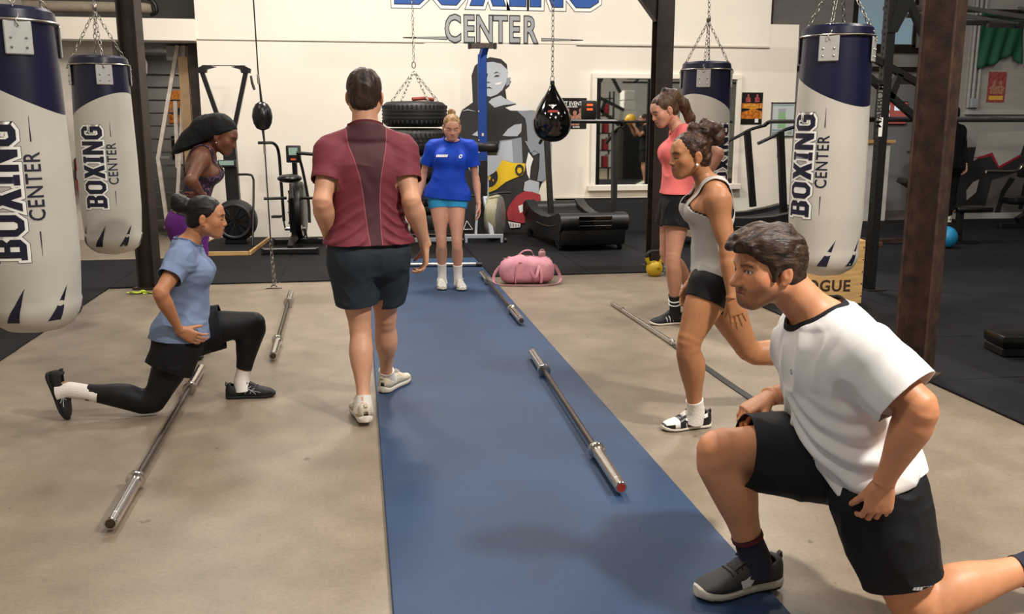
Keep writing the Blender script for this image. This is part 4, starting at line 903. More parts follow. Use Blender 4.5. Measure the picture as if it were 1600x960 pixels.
for k, z in enumerate((.33, .78, 1.23, 1.68)):
    for j, (dx, w_, c_) in enumerate(((-.14, .2, '#d8d2c8'), (.09, .1, '#a3262e'), (.2, .06, '#cfc9bf'))):
        tag(MB().box(6.42 + dx - w_ / 2, 6.42 + dx + w_ / 2, .12, .5, z + .002, z + .33 - .04 * (j % 2), .006).build('storage_box', mat('box_' + c_, c_, .6)), '%s on the %s board of the storage shelf' % (['white box', 'red box file', 'narrow pale box'][j], ['lowest', 'second', 'third', 'fourth'][k]), 'box')
cb = empty('dark_cabinet', (7.25, .3, 0), 0, 'tall dark cabinet reflected in the wall mirror', 'cabinet')
MB().box(-.30, .30, -.25, .25, 0, 1.56, .01).build('body', mat('dark_cabinet', '#1c1918', .5), cb); MB().box(-.005, .005, .25, .255, .05, 1.5).build('door_gap', BLACKP, cb)
for k in range(3):
    tag(MB().box(6.98, 7.32 - .03 * k, .1, .5, 1.562 + .26 * k, 1.80 + .26 * k, .006).build('white_carton', mat('box_#d8d2c8', '#d8d2c8', .6)), ['lowest', 'middle', 'topmost'][k] + ' white carton stacked on the dark cabinet', 'box')

# ================================================================== people: implicit-surface bodies
from mathutils.bvhtree import BVHTree
def nv(v): v = np.asarray(v, float); return v / (np.linalg.norm(v) + 1e-12)
def vnoise(P):
    P = np.asarray(P, np.float64); i = np.floor(P).astype(np.int64); f = P - i; f = f * f * (3 - 2 * f); out = 0
    for dx in (0, 1):
        for dy in (0, 1):
            for dz in (0, 1):
                h = (i[:, 0] + dx) * 374761393 + (i[:, 1] + dy) * 668265263 + (i[:, 2] + dz) * 2147483647
                h = (h ^ (h >> 13)) * 1274126177; h = ((h ^ (h >> 16)) & 0xffff) / 65535.
                w = (f[:, 0] if dx else 1 - f[:, 0]) * (f[:, 1] if dy else 1 - f[:, 1]) * (f[:, 2] if dz else 1 - f[:, 2])
                out = out + h * w
    return out
class Loft:
    """elliptic tube A->B; stations (t, half side, half front, off side, off front)"""
    def __init__(s, A, B, front, st, e=2.0, front2=None, cap=0.0):
        s.A = np.array(A, float); s.B = np.array(B, float); s.e = e; s.cap = cap
        d = s.B - s.A; s.L = np.linalg.norm(d); s.n = d / s.L
        f = lambda v: nv(np.array(v, float) - s.n * np.dot(v, s.n))
        s.F0 = f(front); s.F1 = f(front2) if front2 is not None else s.F0
        st = [tuple(q) + (0,) * (5 - len(q)) for q in st]; s.st = st
        T = np.array([q[0] for q in st]); M = np.array([q[1:] for q in st], float); tt = np.linspace(T[0], T[-1], 80)
        # smooth (catmull-rom like) resample
        m = np.gradient(M, T, axis=0); k = np.clip(np.searchsorted(T, tt, side='right') - 1, 0, len(T) - 2)
        h = (T[k+1] - T[k])[:, None]; x = ((tt - T[k]) / (T[k+1] - T[k]))[:, None]
        s.tt = tt; s.tab = (2*x**3-3*x**2+1)*M[k] + (x**3-2*x**2+x)*h*m[k] + (-2*x**3+3*x**2)*M[k+1] + (x**3-x**2)*h*m[k+1]
    def infl(s, d, t0=None, t1=None, d1=None):
        """copy with larger radii (d at start -> d1 at end), cut or extended to [t0,t1]"""
        T = np.array([q[0] for q in s.st]); a, b = (T[0] if t0 is None else t0), (T[-1] if t1 is None else t1)
        d1 = d if d1 is None else d1; tt = np.linspace(a, b, 12); st = []
        for t in tt:
            r = [float(np.interp(t, s.tt, s.tab[:, i])) for i in range(4)]; e = d + (d1 - d) * (t - a) / (b - a)
            st.append((t, r[0] + e, r[1] + e, r[2], r[3]))
        return Loft(s.A, s.B, s.F0, st, s.e, s.F1)
    def at(s, t, u=0, v=0):
        r = [float(np.interp(t, s.tt, s.tab[:, i])) for i in range(4)]; F = nv(s.F0 * (1 - t) + s.F1 * t); S = np.cross(F, s.n)
        return s.A + s.n * s.L * t + S * (r[2] + u * r[0]) + F * (r[3] + v * r[1])
    def bounds(s):
        r = max(np.abs(s.tab[:, 0:2]).max() + np.abs(s.tab[:, 2:4]).max(), .001)
        a = s.A + s.n * s.L * s.tt[0]; b = s.A + s.n * s.L * s.tt[-1]
        return np.minimum(a, b) - r, np.maximum(a, b) + r
    def local(s, X, Y, Z):
        x, y, z = X - s.A[0], Y - s.A[1], Z - s.A[2]
        t = (x * s.n[0] + y * s.n[1] + z * s.n[2]) / s.L
        tc = np.clip(t, s.tt[0], s.tt[-1]); w = np.clip(t, 0, 1)
        if s.F1 is s.F0:
            S = np.cross(s.F0, s.n); u = x * S[0] + y * S[1] + z * S[2]; v = x * s.F0[0] + y * s.F0[1] + z * s.F0[2]
        else:
            S0 = np.cross(s.F0, s.n); S1 = np.cross(s.F1, s.n)
            u = (x * S0[0] + y * S0[1] + z * S0[2]) * (1 - w) + (x * S1[0] + y * S1[1] + z * S1[2]) * w
            v = (x * s.F0[0] + y * s.F0[1] + z * s.F0[2]) * (1 - w) + (x * s.F1[0] + y * s.F1[1] + z * s.F1[2]) * w
        return t, tc, u, v
    def dist(s, X, Y, Z):
        t, tc, u, v = s.local(X, Y, Z)
        ip = lambda i: np.interp(tc.ravel(), s.tt, s.tab[:, i]).reshape(tc.shape)
        u = u - ip(2); v = v - ip(3); a = np.maximum(ip(0), 1e-4); b = np.maximum(ip(1), 1e-4)
        if s.e == 2: q = np.sqrt((u / a) ** 2 + (v / b) ** 2)
        else: q = (np.abs(u / a) ** s.e + np.abs(v / b) ** s.e) ** (1 / s.e)
        Rr = np.sqrt(u * u + v * v); d = np.where(q > 1e-4, Rr - Rr / np.maximum(q, 1e-4), -np.minimum(a, b))
        dz = np.maximum(s.tt[0] - t, t - s.tt[-1]) * s.L
        return np.where(dz > 0, np.sqrt(np.maximum(d, 0) ** 2 + dz ** 2), np.maximum(d, dz))
class Cap:
    def __init__(s, A, B, r1, r2=None): s.A = np.array(A, float); s.B = np.array(B, float); s.r1 = r1; s.r2 = r1 if r2 is None else r2
    def infl(s, d, *a, **k): return Cap(s.A, s.B, s.r1 + d, s.r2 + d)
    def bounds(s): r = max(s.r1, s.r2); return np.minimum(s.A, s.B) - r, np.maximum(s.A, s.B) + r
    def dist(s, X, Y, Z):
        d = s.B - s.A; L2 = d @ d + 1e-12; x, y, z = X - s.A[0], Y - s.A[1], Z - s.A[2]
        t = np.clip((x * d[0] + y * d[1] + z * d[2]) / L2, 0, 1)
        return np.sqrt((x - t * d[0]) ** 2 + (y - t * d[1]) ** 2 + (z - t * d[2]) ** 2) - (s.r1 + (s.r2 - s.r1) * t)
class Ell:
    def __init__(s, c, axes, r): s.c = np.array(c, float); s.ax = np.array(axes, float); s.r = np.array(r, float)
    def infl(s, d, *a, **k): return Ell(s.c, s.ax, s.r + d)
    def bounds(s): m = np.sqrt(((s.ax * s.r[:, None]) ** 2).sum(0)); return s.c - m, s.c + m
    def dist(s, X, Y, Z):
        x, y, z = X - s.c[0], Y - s.c[1], Z - s.c[2]; q = 0
        R2 = x * x + y * y + z * z
        for a, r in zip(s.ax, s.r): q = q + ((x * a[0] + y * a[1] + z * a[2]) / r) ** 2
        q = np.sqrt(q); Rr = np.sqrt(R2); return np.where(q > 1e-4, Rr - Rr / np.maximum(q, 1e-4), -s.r.min())
EDG = [(0,1),(2,3),(4,5),(6,7),(0,2),(1,3),(4,6),(5,7),(0,4),(1,5),(2,6),(3,7)]
OFF = np.array([(i & 1, (i >> 1) & 1, (i >> 2) & 1) for i in range(8)])
def polygonize(items, vox, halves=()):
    """items: (prim, k, sign). smooth union (+) / subtraction (-); halves: (point, normal) keep the side the normal points away from"""
    bl = [p.bounds() for p, k, sg in items if sg > 0]
    lo = np.min([b[0] for b in bl], 0) - .03 - vox * 2; hi = np.max([b[1] for b in bl], 0) + .03 + vox * 2
    n = np.ceil((hi - lo) / vox).astype(int) + 1
    D = np.full(n, .5, np.float32); ax = [(lo[i] + vox * np.arange(n[i])).astype(np.float32) for i in range(3)]
    for p, k, sg in items:
        b0, b1 = p.bounds(); pad = max(k * 1.2, 0) + vox * 2.5
        i0 = np.clip(np.floor((b0 - pad - lo) / vox).astype(int), 0, n); i1 = np.clip(np.ceil((b1 + pad - lo) / vox).astype(int) + 1, 0, n)
        if np.any(i1 <= i0): continue
        sl = tuple(slice(i0[i], i1[i]) for i in range(3))
        d = p.dist(ax[0][sl[0]][:, None, None], ax[1][sl[1]][None, :, None], ax[2][sl[2]][None, None, :]).astype(np.float32)
        c = D[sl]
        if sg > 0:
            if k > 0: h = np.maximum(k - np.abs(c - d), 0) / k; D[sl] = np.minimum(c, d) - h * h * k * .25
            else: D[sl] = np.minimum(c, d)
        else:
            d = -d
            if k > 0: h = np.maximum(k - np.abs(c - d), 0) / k; D[sl] = np.maximum(c, d) + h * h * k * .25
            else: D[sl] = np.maximum(c, d)
    for pt, nm in halves:
        g = (ax[0][:, None, None] - pt[0]) * nm[0] + (ax[1][None, :, None] - pt[1]) * nm[1] + (ax[2][None, None, :] - pt[2]) * nm[2]
        D = np.maximum(D, g.astype(np.float32))
    ins = D < 0; c = np.zeros(n - 1, np.uint8)
    for o in OFF: c += ins[o[0]:n[0]-1+o[0], o[1]:n[1]-1+o[1], o[2]:n[2]-1+o[2]]
    mk = (c > 0) & (c < 8); idx = np.argwhere(mk)
    vals = np.stack([D[idx[:, 0]+o[0], idx[:, 1]+o[1], idx[:, 2]+o[2]] for o in OFF], 1)
    acc = np.zeros((len(idx), 3)); cnt = np.zeros(len(idx))
    for a, b in EDG:
        va, vb = vals[:, a], vals[:, b]; m = (va < 0) != (vb < 0); t = np.where(m, va / np.where(m, va - vb, 1), 0)
        acc += np.where(m[:, None], OFF[a] + (OFF[b] - OFF[a]) * t[:, None], 0); cnt += m
    V = lo + (idx + acc / cnt[:, None]) * vox
    vid = np.full(mk.shape, -1, np.int32); vid[mk] = np.arange(len(idx)); Q = []
    for a in range(3):
        b, d = (a + 1) % 3, (a + 2) % 3
        s0 = [slice(1, -1)] * 3; s1 = [slice(1, -1)] * 3; s0[a] = slice(0, -1); s1[a] = slice(1, None)
        A0, A1 = ins[tuple(s0)], ins[tuple(s1)]; e = np.argwhere(A0 != A1)
        if not len(e): continue
        fl = A0[tuple(e.T)]; base = e.copy(); base[:, b] += 1; base[:, d] += 1
        q = []
        for ob, od in ((-1, -1), (0, -1), (0, 0), (-1, 0)):
            w = base.copy(); w[:, b] += ob; w[:, d] += od; q.append(vid[tuple(w.T)])
        q = np.stack(q, 1); q[~fl] = q[~fl][:, ::-1]; Q.append(q)
    F = np.concatenate(Q); F = F[(F >= 0).all(1)]
    return V, F
def normals(V, F):
    nrm = np.zeros_like(V); f = np.cross(V[F[:, 2]] - V[F[:, 0]], V[F[:, 3]] - V[F[:, 1]])
    for i in range(4): np.add.at(nrm, F[:, i], f)
    return nrm / (np.linalg.norm(nrm, axis=1)[:, None] + 1e-12)

# ------------------------------------------------------------------ materials for people
def attr_skin():
    m = bpy.data.materials.new('skin'); m.use_nodes = True; N = m.node_tree.nodes; L = m.node_tree.links; b = N['Principled BSDF']
    a = N.new('ShaderNodeAttribute'); a.attribute_name = 'Col'
    tc = N.new('ShaderNodeTexCoord'); n = N.new('ShaderNodeTexNoise'); n.inputs['Scale'].default_value = 40; L.new(tc.outputs['Object'], n.inputs['Vector'])
    mx = N.new('ShaderNodeMixRGB'); mx.blend_type = 'OVERLAY'; mx.inputs[0].default_value = .12; L.new(a.outputs['Color'], mx.inputs[1]); L.new(n.outputs['Fac'], mx.inputs[2]); L.new(mx.outputs[0], b.inputs['Base Color'])
    b.inputs['Roughness'].default_value = .48; b.inputs['Specular IOR Level'].default_value = .4
    b.inputs['Subsurface Weight'].default_value = .08; b.inputs['Subsurface Radius'].default_value = (.01, .004, .002); b.inputs['Subsurface Scale'].default_value = .6
    bp = N.new('ShaderNodeBump'); bp.inputs['Strength'].default_value = .06; bp.inputs['Distance'].default_value = .004
    n2 = N.new('ShaderNodeTexNoise'); n2.inputs['Scale'].default_value = 160; L.new(tc.outputs['Object'], n2.inputs['Vector']); L.new(n2.outputs['Fac'], bp.inputs['Height']); L.new(bp.outputs[0], b.inputs['Normal'])
    return m
SKIN = attr_skin()
def cloth_mat(name, col, rough=.8, var=.05, sheen=0, bump=.12, bscale=26, col2=None, vscale=10):
    return mat(name, col, rough, 0, var, vscale, bump, bscale, .25, col2=col2)
def hair_mat(name, col, col2, stretch):
    return mat(name, col, .46, 0, 0, 2.2, .5, 3.0, .25, col2=col2, stretch=stretch, detail=3)

# ------------------------------------------------------------------ anatomy
def skeleton(P):
    J = {k: np.array(v, float) for k, v in P['J'].items()}; s = P['h'] / 1.75; g = P.get('girth', 1.0) * s; fem = P['fem']
    hm = (J['hipL'] + J['hipR']) / 2; up = nv(J['neck'] - hm)
    rh = nv(J['hipR'] - J['hipL']); rs = nv(J['shR'] - J['shL'])
    fh = nv(np.cross(up, rh)); fs = nv(np.cross(up, rs)); L = np.linalg.norm(J['neck'] - hm)
    k = 1 / L * s
    if fem: T = [(-.10*k, .115, .085, 0, -.01), (-.03*k, .165, .108, 0, -.012), (.05*k, .172, .11, 0, -.012), (.12*k, .15, .098, 0, -.002), (.21*k, .122, .085, 0, .005), (.30*k, .132, .092, 0, .004), (.38*k, .148, .10, 0, 0), (.44*k, .14, .088, 0, -.008), (.485*k, .10, .07, 0, -.012), (.52*k, .055, .055, 0, -.01)]
    else: T = [(-.10*k, .12, .09, 0, -.01), (-.03*k, .16, .112, 0, -.01), (.05*k, .168, .115, 0, -.006), (.13*k, .158, .11, 0, 0), (.22*k, .152, .108, 0, .004), (.31*k, .166, .115, 0, .004), (.40*k, .182, .118, 0, 0), (.46*k, .168, .10, 0, -.008), (.50*k, .115, .08, 0, -.012), (.535*k, .06, .06, 0, -.01)]
    tb = P.get('belly', 0)
    T = [(t, a * g, (b + (tb if .08*k < t < .32*k else 0)) * g, c, d * s + (tb * .8 if .08*k < t < .32*k else 0)) for t, a, b, c, d in T if t < 1.06]
    B = {}
    tor = Loft(hm, J['neck'], fh, T, 2.3, fs); B['torso'] = [(tor, .03)]
    B['trap'] = []
    for x in 'LR':
        sh = J['sh' + x]; B['trap'] += [(Cap(J['neck'] - up * .016 * s - fs * .012 * s, sh + up * .008 * s, .042 * g, .046 * g), .05)]
        B['trap'] += [(Cap(hm + up * L * .72 + (sh - hm - up * L) * .55 - fs * .02 * s, sh - up * .03 * s, .06 * g, .05 * g), .05)]
    ch = []
    for x, sg in (('L', -1), ('R', 1)):
        o = tor.A + tor.n * (.37 if fem else .405) * s + np.cross(fs, tor.n) * sg * .072 * g
        if fem: ch.append((Ell(o + fs * (.078 * g), (np.cross(fs, tor.n), fs, tor.n), (.060 * g, .058 * g, .060 * g)), .04))
        else: ch.append((Ell(o + fs * (.072 * g), (np.cross(fs, tor.n), fs, tor.n), (.085 * g, .048 * g, .07 * g)), .05))
    B['chest'] = ch
    B['glute'] = []
    for x in 'LR':
        hp = J['hip' + x]; gl = P.get('glute', 1.0); B['glute'].append((Ell(hp - fh * .055 * s * gl - tor.n * .01 * s, (rh, fh, tor.n), (.082 * g, .085 * g * gl, .088 * g)), .05))
        B['glute'].append((Cap(hp, hp + nv(J['kn' + x] - hp) * .05, .092 * g, .09 * g), .05))
    am = (.86 if fem else 1.0) * P.get('arm', 1.0)
    for x, sg in (('L', -1), ('R', 1)):
        a, b, c = J['sh' + x], J['el' + x], J['wr' + x]
        bend = b - (a + c) / 2; fr = -nv(bend) if np.linalg.norm(bend) > .02 else fs
        B['uarm' + x] = [(Loft(a, b, fr, [(-.10, .03*am*g, .03*am*g), (0, .052*am*g, .055*am*g), (.18, .056*am*g, .058*am*g), (.4, .047*am*g, .052*am*g, 0, .004), (.65, .044*am*g, .048*am*g, 0, .003), (.88, .040*am*g, .038*am*g), (1, .036*am*g, .034*am*g)]), .035), (Cap(b, b + fr * .001, .0365 * am * g), .025)]
        B['farm' + x] = [(Loft(b, c, fr, [(0, .036*am*g, .035*am*g), (.2, .047*am*g, .043*am*g), (.45, .041*am*g, .037*am*g), (.75, .030*am*g, .027*am*g), (.92, .0275*am*g, .0225*am*g), (1.0, .029*am*g, .021*am*g)]), .02)]
        hp, kn, an = J['hip' + x], J['kn' + x], J['an' + x]
        bend = kn - (hp + an) / 2; fr = nv(bend) if np.linalg.norm(bend) > .035 else fh
        lg = P.get('leg', 1.0); q = lg * g; fr2 = nv(fr - nv(an - kn) * (fr @ nv(an - kn)))
        B['thigh' + x] = [(Loft(hp, kn, fr, [(-.05, .07*q, .075*q), (.05, .088*q, .092*q), (.25, .087*q, .09*q), (.5, .076*q, .08*q, 0, .004), (.75, .061*q, .064*q, 0, .002), (.90, .052*q, .054*q), (.96, .047*q, .049*q), (1.01, .034*q, .035*q)]), .04)]
        B['calf' + x] = [(Loft(kn, an, fr2, [(-.02, .030*q, .032*q), (.04, .045*q, .047*q, 0, .002*s), (.12, .049*q, .055*q, 0, .004*s), (.2, .052*q, .058*q, 0, -.002*s), (.32, .055*q, .060*q, 0, -.010*s), (.47, .051*q, .054*q, 0, -.010*s), (.65, .039*q, .042*q, 0, -.005*s), (.85, .031*q, .036*q), (1.0, .032*q, .038*q), (1.1, .03*q, .036*q)]), .025),
                         (Cap(kn - fr * .006, kn - fr * .002, .044 * q), .03)]
        if np.linalg.norm(bend) < .12: B['calf' + x].append((Ell(kn + fr2 * .010 * q, (np.cross(fr, nv(an - kn)), fr, nv(an - kn)), (.028 * q, .028 * q, .034 * q)), .012))
    # neck
    hd = J['head']; hs = P.get('hs', 1.0) * P['h'] * .132 / .232; f = nv(P['face']); upn = nv(hd - J['neck']); u = np.array(P.get('headup', (0, 0, 1)), float); u = nv(u - f * (u @ f)); r = np.cross(f, u)
    jb = hd - u * .045 * hs - f * .022 * hs
    nr = (.047 if fem else .060) * s
    B['neck'] = [(Loft(J['neck'] - up * .03, jb + u * .03 * hs, f, [(-.1, nr * 1.25, nr * 1.2), (.2, nr * 1.08, nr * 1.08), (.6, nr, nr * 1.02), (1, nr * .98, nr * 1.05)]), .035)]
    return J, B, dict(s=s, g=g, hm=hm, up=up, fh=fh, fs=fs, L=L, tor=tor, hd=hd, hs=hs, f=f, u=u, r=r, fem=fem)
def hp_(K, s, f, u): return K['hd'] + K['hs'] * (K['r'] * s + K['f'] * f + K['u'] * u)
def head_items(K):
    h = lambda s, f, u: hp_(K, s, f, u); q = K['hs']; AX = (K['r'], K['f'], K['u']); E = lambda c, r: Ell(h(*c), AX, np.array(r) * q)
    fem = K['fem']; it = []; A = lambda p, k, sg=1: it.append((p, k * q, sg))
    A(E((0, -.012, .038), (.075, .094, .078)), 0); A(E((0, .022, -.02), (.063, .072, .085)), .03)
    A(E((0, .048, .035), (.058, .048, .05)), .025)
    A(E((0, .062, -.088), (.026 if fem else .031, .024, .021)), .03)
    for sg in (-1, 1):
        A(Cap(h(sg * .055, .0, -.05), h(sg * .022, .066, -.092), (.017 if fem else .021) * q, (.014 if fem else .017) * q), .03)
        A(E((sg * .041, .058, -.024), (.026, .024, .026)), .035)
        A(Cap(h(sg * .012, .088 if fem else .091, .024), h(sg * .046, .074, .026), (.009 if fem else .0105) * q, .009 * q), .016)
        A(E((sg * .032, .096, .004), (.018, .016, .011)), .012, -1)
        A(E((sg * .032, .076, .003), (.0155, .0135, .0115)), .006)
    A(E((0, .064, -.060), (.040, .028, .030)), .03)
    nt = .1035 if fem else .116
    A(Cap(h(0, .085, .014), h(0, nt, -.029), .0085 * q, (.0115 if fem else .0135) * q), .014)
    for sg in (-1, 1): A(E((sg * .013, nt - .012, -.033), (.009, .012, .008)), .008)
    A(Cap(h(-.016, .088, -.0565), h(.016, .088, -.0565), .0075 * q), .008); A(Cap(h(0, .093, -.0565), h(0, .0931, -.0565), .007 * q), .008)
    A(Cap(h(-.014, .0875, -.068), h(.014, .0875, -.068), .008 * q), .008)
    A(Cap(h(-.022, .0985, -.0623), h(.022, .0985, -.0623), .0022 * q), .004, -1)
    for sg in (-1, 1):
        ea = nv(K['r'] * sg * .35 - K['f'] * .95); A(Ell(h(sg * .082, -.008, -.008), (nv(np.cross(ea, K['u'])), ea, K['u']), np.array((.008, .019, .031)) * q), .006)
        A(Ell(h(sg * .095, -.004, -.004), AX, np.array((.008, .010, .017)) * q), .004, -1)
        A(E((sg * .079, -.002, -.035), (.006, .010, .010)), .006)
    return it
def hand_items(wr, d, n, side, sc, curl=(20, 30, 30), thumb=(35, 20), spread=3.0, curls=None):
    """wr wrist, d finger direction, n palm normal (palm side), side = toward thumb"""
    d = nv(d); n = nv(np.array(n) - d * np.dot(n, d)); sd = nv(np.cross(d, n)); sd = sd if sd @ np.array(side) > 0 else -sd
    it = []; P0 = np.array(wr, float)
    it.append((Loft(P0 - d * .02 * sc, P0 + d * .095 * sc, n, [(0, .028*sc, .019*sc), (.2, .030*sc, .019*sc), (.5, .038*sc, .0165*sc), (.85, .041*sc, .0145*sc), (1.0, .038*sc, .012*sc)], 2.4), .01 * sc, 1))
    Ls = ((.042, .025, .021), (.046, .029, .022), (.043, .027, .021), (.034, .020, .019)); ro = (.0088, .009, .0086, .0078)
    for i in range(4):
        off = (1.5 - i); b = P0 + d * (.088 - .004 * abs(i - 1.2)) * sc + sd * off * .0205 * sc
        a = math.radians(spread * off); dd = nv(d * math.cos(a) + sd * math.sin(a)); ang = 0; r = ro[i] * sc
        cu = curls[i] if curls else curl
        for k in range(3):
            ang += math.radians(cu[k]); v = nv(dd * math.cos(ang) + n * math.sin(ang)); e = b + v * Ls[i][k] * sc
            it.append((Cap(b, e, r * (1 - .08 * k), r * (1 - .08 * (k + 1))), .004 * sc if k else .010 * sc, 1)); b = e
    b = P0 + d * .022 * sc + sd * .022 * sc + n * .006 * sc; a0, a1 = math.radians(thumb[0]), math.radians(thumb[1])
    v = nv(d * math.cos(a0) + sd * math.sin(a0) + n * .35); e = b + v * .045 * sc
    it.append((Cap(b, e, .0165 * sc, .0115 * sc), .014 * sc, 1)); v2 = nv(v + n * math.sin(a1) + d * .25); e2 = e + v2 * .030 * sc
    it.append((Cap(e, e2, .0112 * sc, .0098 * sc), .006 * sc, 1)); it.append((Cap(e2, e2 + nv(v2 + n * .15 + d * .1) * .024 * sc, .0098 * sc, .008 * sc), .004 * sc, 1))
    return it
def lin(h): return np.array(srgb(h)[:3])
def head_colors(K, V, P):
    L = (V - K['hd']) / K['hs']; s = L @ K['r']; f = L @ K['f']; u = L @ K['u']; a = np.abs(s)
    C = np.tile(lin(P['skin']), (len(V), 1))
    def mixc(c, w): 
        w = np.clip(w, 0, 1)[:, None]; C[:] = C * (1 - w) + lin(c) * w
    g = lambda x, s0: np.exp(-(x / s0) ** 2)
    red = lin(P['skin']) * np.array((1.05, .78, .72)); hexr = None
    w = np.clip(g(a - .045, .02) * g(u + .028, .02) * (f > .03) * .35 + g(s, .012) * g(u + .03, .014) * (f > .09) * .35 + (a > .07) * g(u + .008, .03) * .4, 0, 1)[:, None]; C[:] = C * (1 - w) + red * w
    lip = P.get('lip', '#a5604f'); mixc(lip, g(u + .0625, .0115) * g(s, .021) * (f > .075) * .9)
    mixc('#3a1712', g(u + .0625, .0022) * (a < .024) * (f > .07) * .85)
    hc = P['brow']; 
    bu = .0215 + .004 * np.clip((a - .012) / .025, 0, 1) - .006 * np.clip((a - .036) / .016, 0, 1)
    mixc(hc, g(u - bu, .0048) * (a > .013) * (a < .052) * (f > .055) * .9)
    if P.get('eyes', 'down') == 'open':
        e = ((a - .032) / .0145) ** 2 + ((u - .003) / .0055) ** 2
        mixc('#d8cfc6', (e < 1) * (f > .06) * .85); mixc('#1c110b', (((a - .033) ** 2 + (u - .0035) ** 2) < .0052 ** 2) * (f > .06) * 1.)
        mixc('#1c110b', (np.abs(np.sqrt(e) - 1.05) < .18) * (u > .002) * (f > .06) * .85); mixc('#7a4a38', (np.abs(np.sqrt(e) - 1.1) < .2) * (u < .002) * (f > .06) * .4)
    else:
        cu = -.0035 - .003 * (1 - ((a - .032) / .016) ** 2)
        mixc('#150c08', g(u - cu, .0032) * (np.abs(a - .032) < .017) * (f > .058) * .95)
        mixc(P.get('lid', P['skin']), g(u - .005, .006) * (np.abs(a - .032) < .015) * (f > .06) * .4)
    if P.get('beard'):
        w = np.clip((-.035 - u) / .02, 0, 1) * np.clip((f + .005) / .03, 0, 1) * (1 - g(u + .0625, .008) * (a < .02))
        mo = g(u + .049, .006) * (a < .03) * (f > .075)
        mixc(P['beard'], np.clip(w * .42 + mo * .35 + g(u + .095, .016) * (a < .03) * .2, 0, .8))
    mixc('#20100c', (((a - .0085) / .0045) ** 2 + ((u + .0425) / .003) ** 2 < 1) * (f > .085) * .8)
    return C
def set_col(me, C):
    at = me.color_attributes.new('Col', 'FLOAT_COLOR', 'POINT'); d = np.ones((len(C), 4), np.float32); d[:, :3] = C; at.data.foreach_set('color', d.ravel())
def clean_cut(V, F, cuts, solid=None):
    """cuts: (point, normal, centre or None, radius): removes what lies beyond the plane (only near the centre)"""
    me = mesh_np('tmp', V, F); bm = bmesh.new(); bm.from_mesh(me); bpy.data.meshes.remove(me)
    for pt, nm, sel in cuts:
        if sel is None: g = list(bm.verts) + list(bm.edges) + list(bm.faces)
        else:
            bm.verts.ensure_lookup_table(); bm.verts.index_update()
            mk = sel(np.array([tuple(v.co) for v in bm.verts]))
            fs = [f for f in bm.faces if all(mk[v.index] for v in f.verts)]; es = {e for f in fs for e in f.edges}; vv = {v for f in fs for v in f.verts}; g = list(vv) + list(es) + fs
        bmesh.ops.bisect_plane(bm, geom=g, dist=1e-5, plane_co=Vector(pt), plane_no=Vector(nm), clear_outer=True)
    return bm
def near(c, r): return lambda V: np.linalg.norm(V - np.asarray(c), axis=1) < r
def along(lf, extra, t0, t1=9):
    """points lying close round a loft's axis beyond t0"""
    def sel(V):
        t, tc, u, v = lf.local(V[:, 0], V[:, 1], V[:, 2]); a = np.interp(tc, lf.tt, lf.tab[:, 0]) + extra; b = np.interp(tc, lf.tt, lf.tab[:, 1]) + extra
        u = u - np.interp(tc, lf.tt, lf.tab[:, 2]); v = v - np.interp(tc, lf.tt, lf.tab[:, 3])
        return ((u / a) ** 2 + (v / b) ** 2 < 1) & (t > t0) & (t < t1)
    return sel
def hole(bm, E):
    """open the surface inside an ellipsoid, with the rim drawn onto it"""
    bm.verts.ensure_lookup_table(); V = np.array([tuple(v.co) for v in bm.verts]) - E.c; q = np.sqrt((((V @ E.ax.T) / E.r) ** 2).sum(1))
    bmesh.ops.delete(bm, geom=[v for v, k in zip(list(bm.verts), q) if k < 1], context='VERTS')
    for v in bm.verts:
        if v.is_boundary:
            d = np.array(v.co) - E.c; k = math.sqrt((((E.ax @ d) / E.r) ** 2).sum())
            if k < 1.35: v.co = Vector(E.c + d / k)
def bm_mesh(name, bm):
    me = bpy.data.meshes.new(name); bm.to_mesh(me); bm.free(); return me
def get_v(me):
    a = np.zeros(len(me.vertices) * 3, np.float32); me.vertices.foreach_get('co', a); return a.reshape(-1, 3).astype(float)
def get_n(me):
    a = np.zeros(len(me.vertices) * 3, np.float32); me.vertex_normals.foreach_get('vector', a); return a.reshape(-1, 3).astype(float)
def biggest(bm, n=1):
    """keep the n largest islands"""
    seen = set(); isl = []
    for v in bm.verts:
        if v in seen: continue
        st = [v]; seen.add(v); cur = []
        while st:
            x = st.pop(); cur.append(x)
            for e in x.link_edges:
                y = e.other_vert(x)
                if y not in seen: seen.add(y); st.append(y)
        isl.append(cur)
    isl.sort(key=len, reverse=True)
    for c in isl[n:]: bmesh.ops.delete(bm, geom=c, context='VERTS')
def finish_cloth(name, bm, K, parent, base, m, amp=.005, freq=(14, 14, 9), seed=0, thick=.003, fold=None, keep=1):
    biggest(bm, keep)
    me = bm_mesh(name, bm); V = get_v(me); N = get_n(me)
    t, tc, u, v = K['tor'].local(V[:, 0], V[:, 1], V[:, 2]); loc = np.stack([u, v, t * K['L']], 1)
    if amp:
        q = loc * np.array(freq) + seed * 7.3; w = vnoise(q * .5 + 11) * 2.2; n1 = vnoise(q + w[:, None]); n2 = vnoise(q * 2.1 + 31 + w[:, None])
        ridg = 1 - np.abs(2 * n1 - 1)
        d = amp * (1.3 * ridg ** 2 + .5 * n2 - .35)
        if fold is not None: d = d + fold(loc)
        V = V + N * d[:, None]
    me.vertices.foreach_set('co', (V - base).astype(np.float32).ravel())
    at = me.attributes.new('loc', 'FLOAT_VECTOR', 'POINT'); at.data.foreach_set('vector', loc.astype(np.float32).ravel())
    o = link(name, me, m, parent)
    if thick: md = o.modifiers.new('thickness', 'SOLIDIFY'); md.thickness = thick; md.offset = -1
    return o
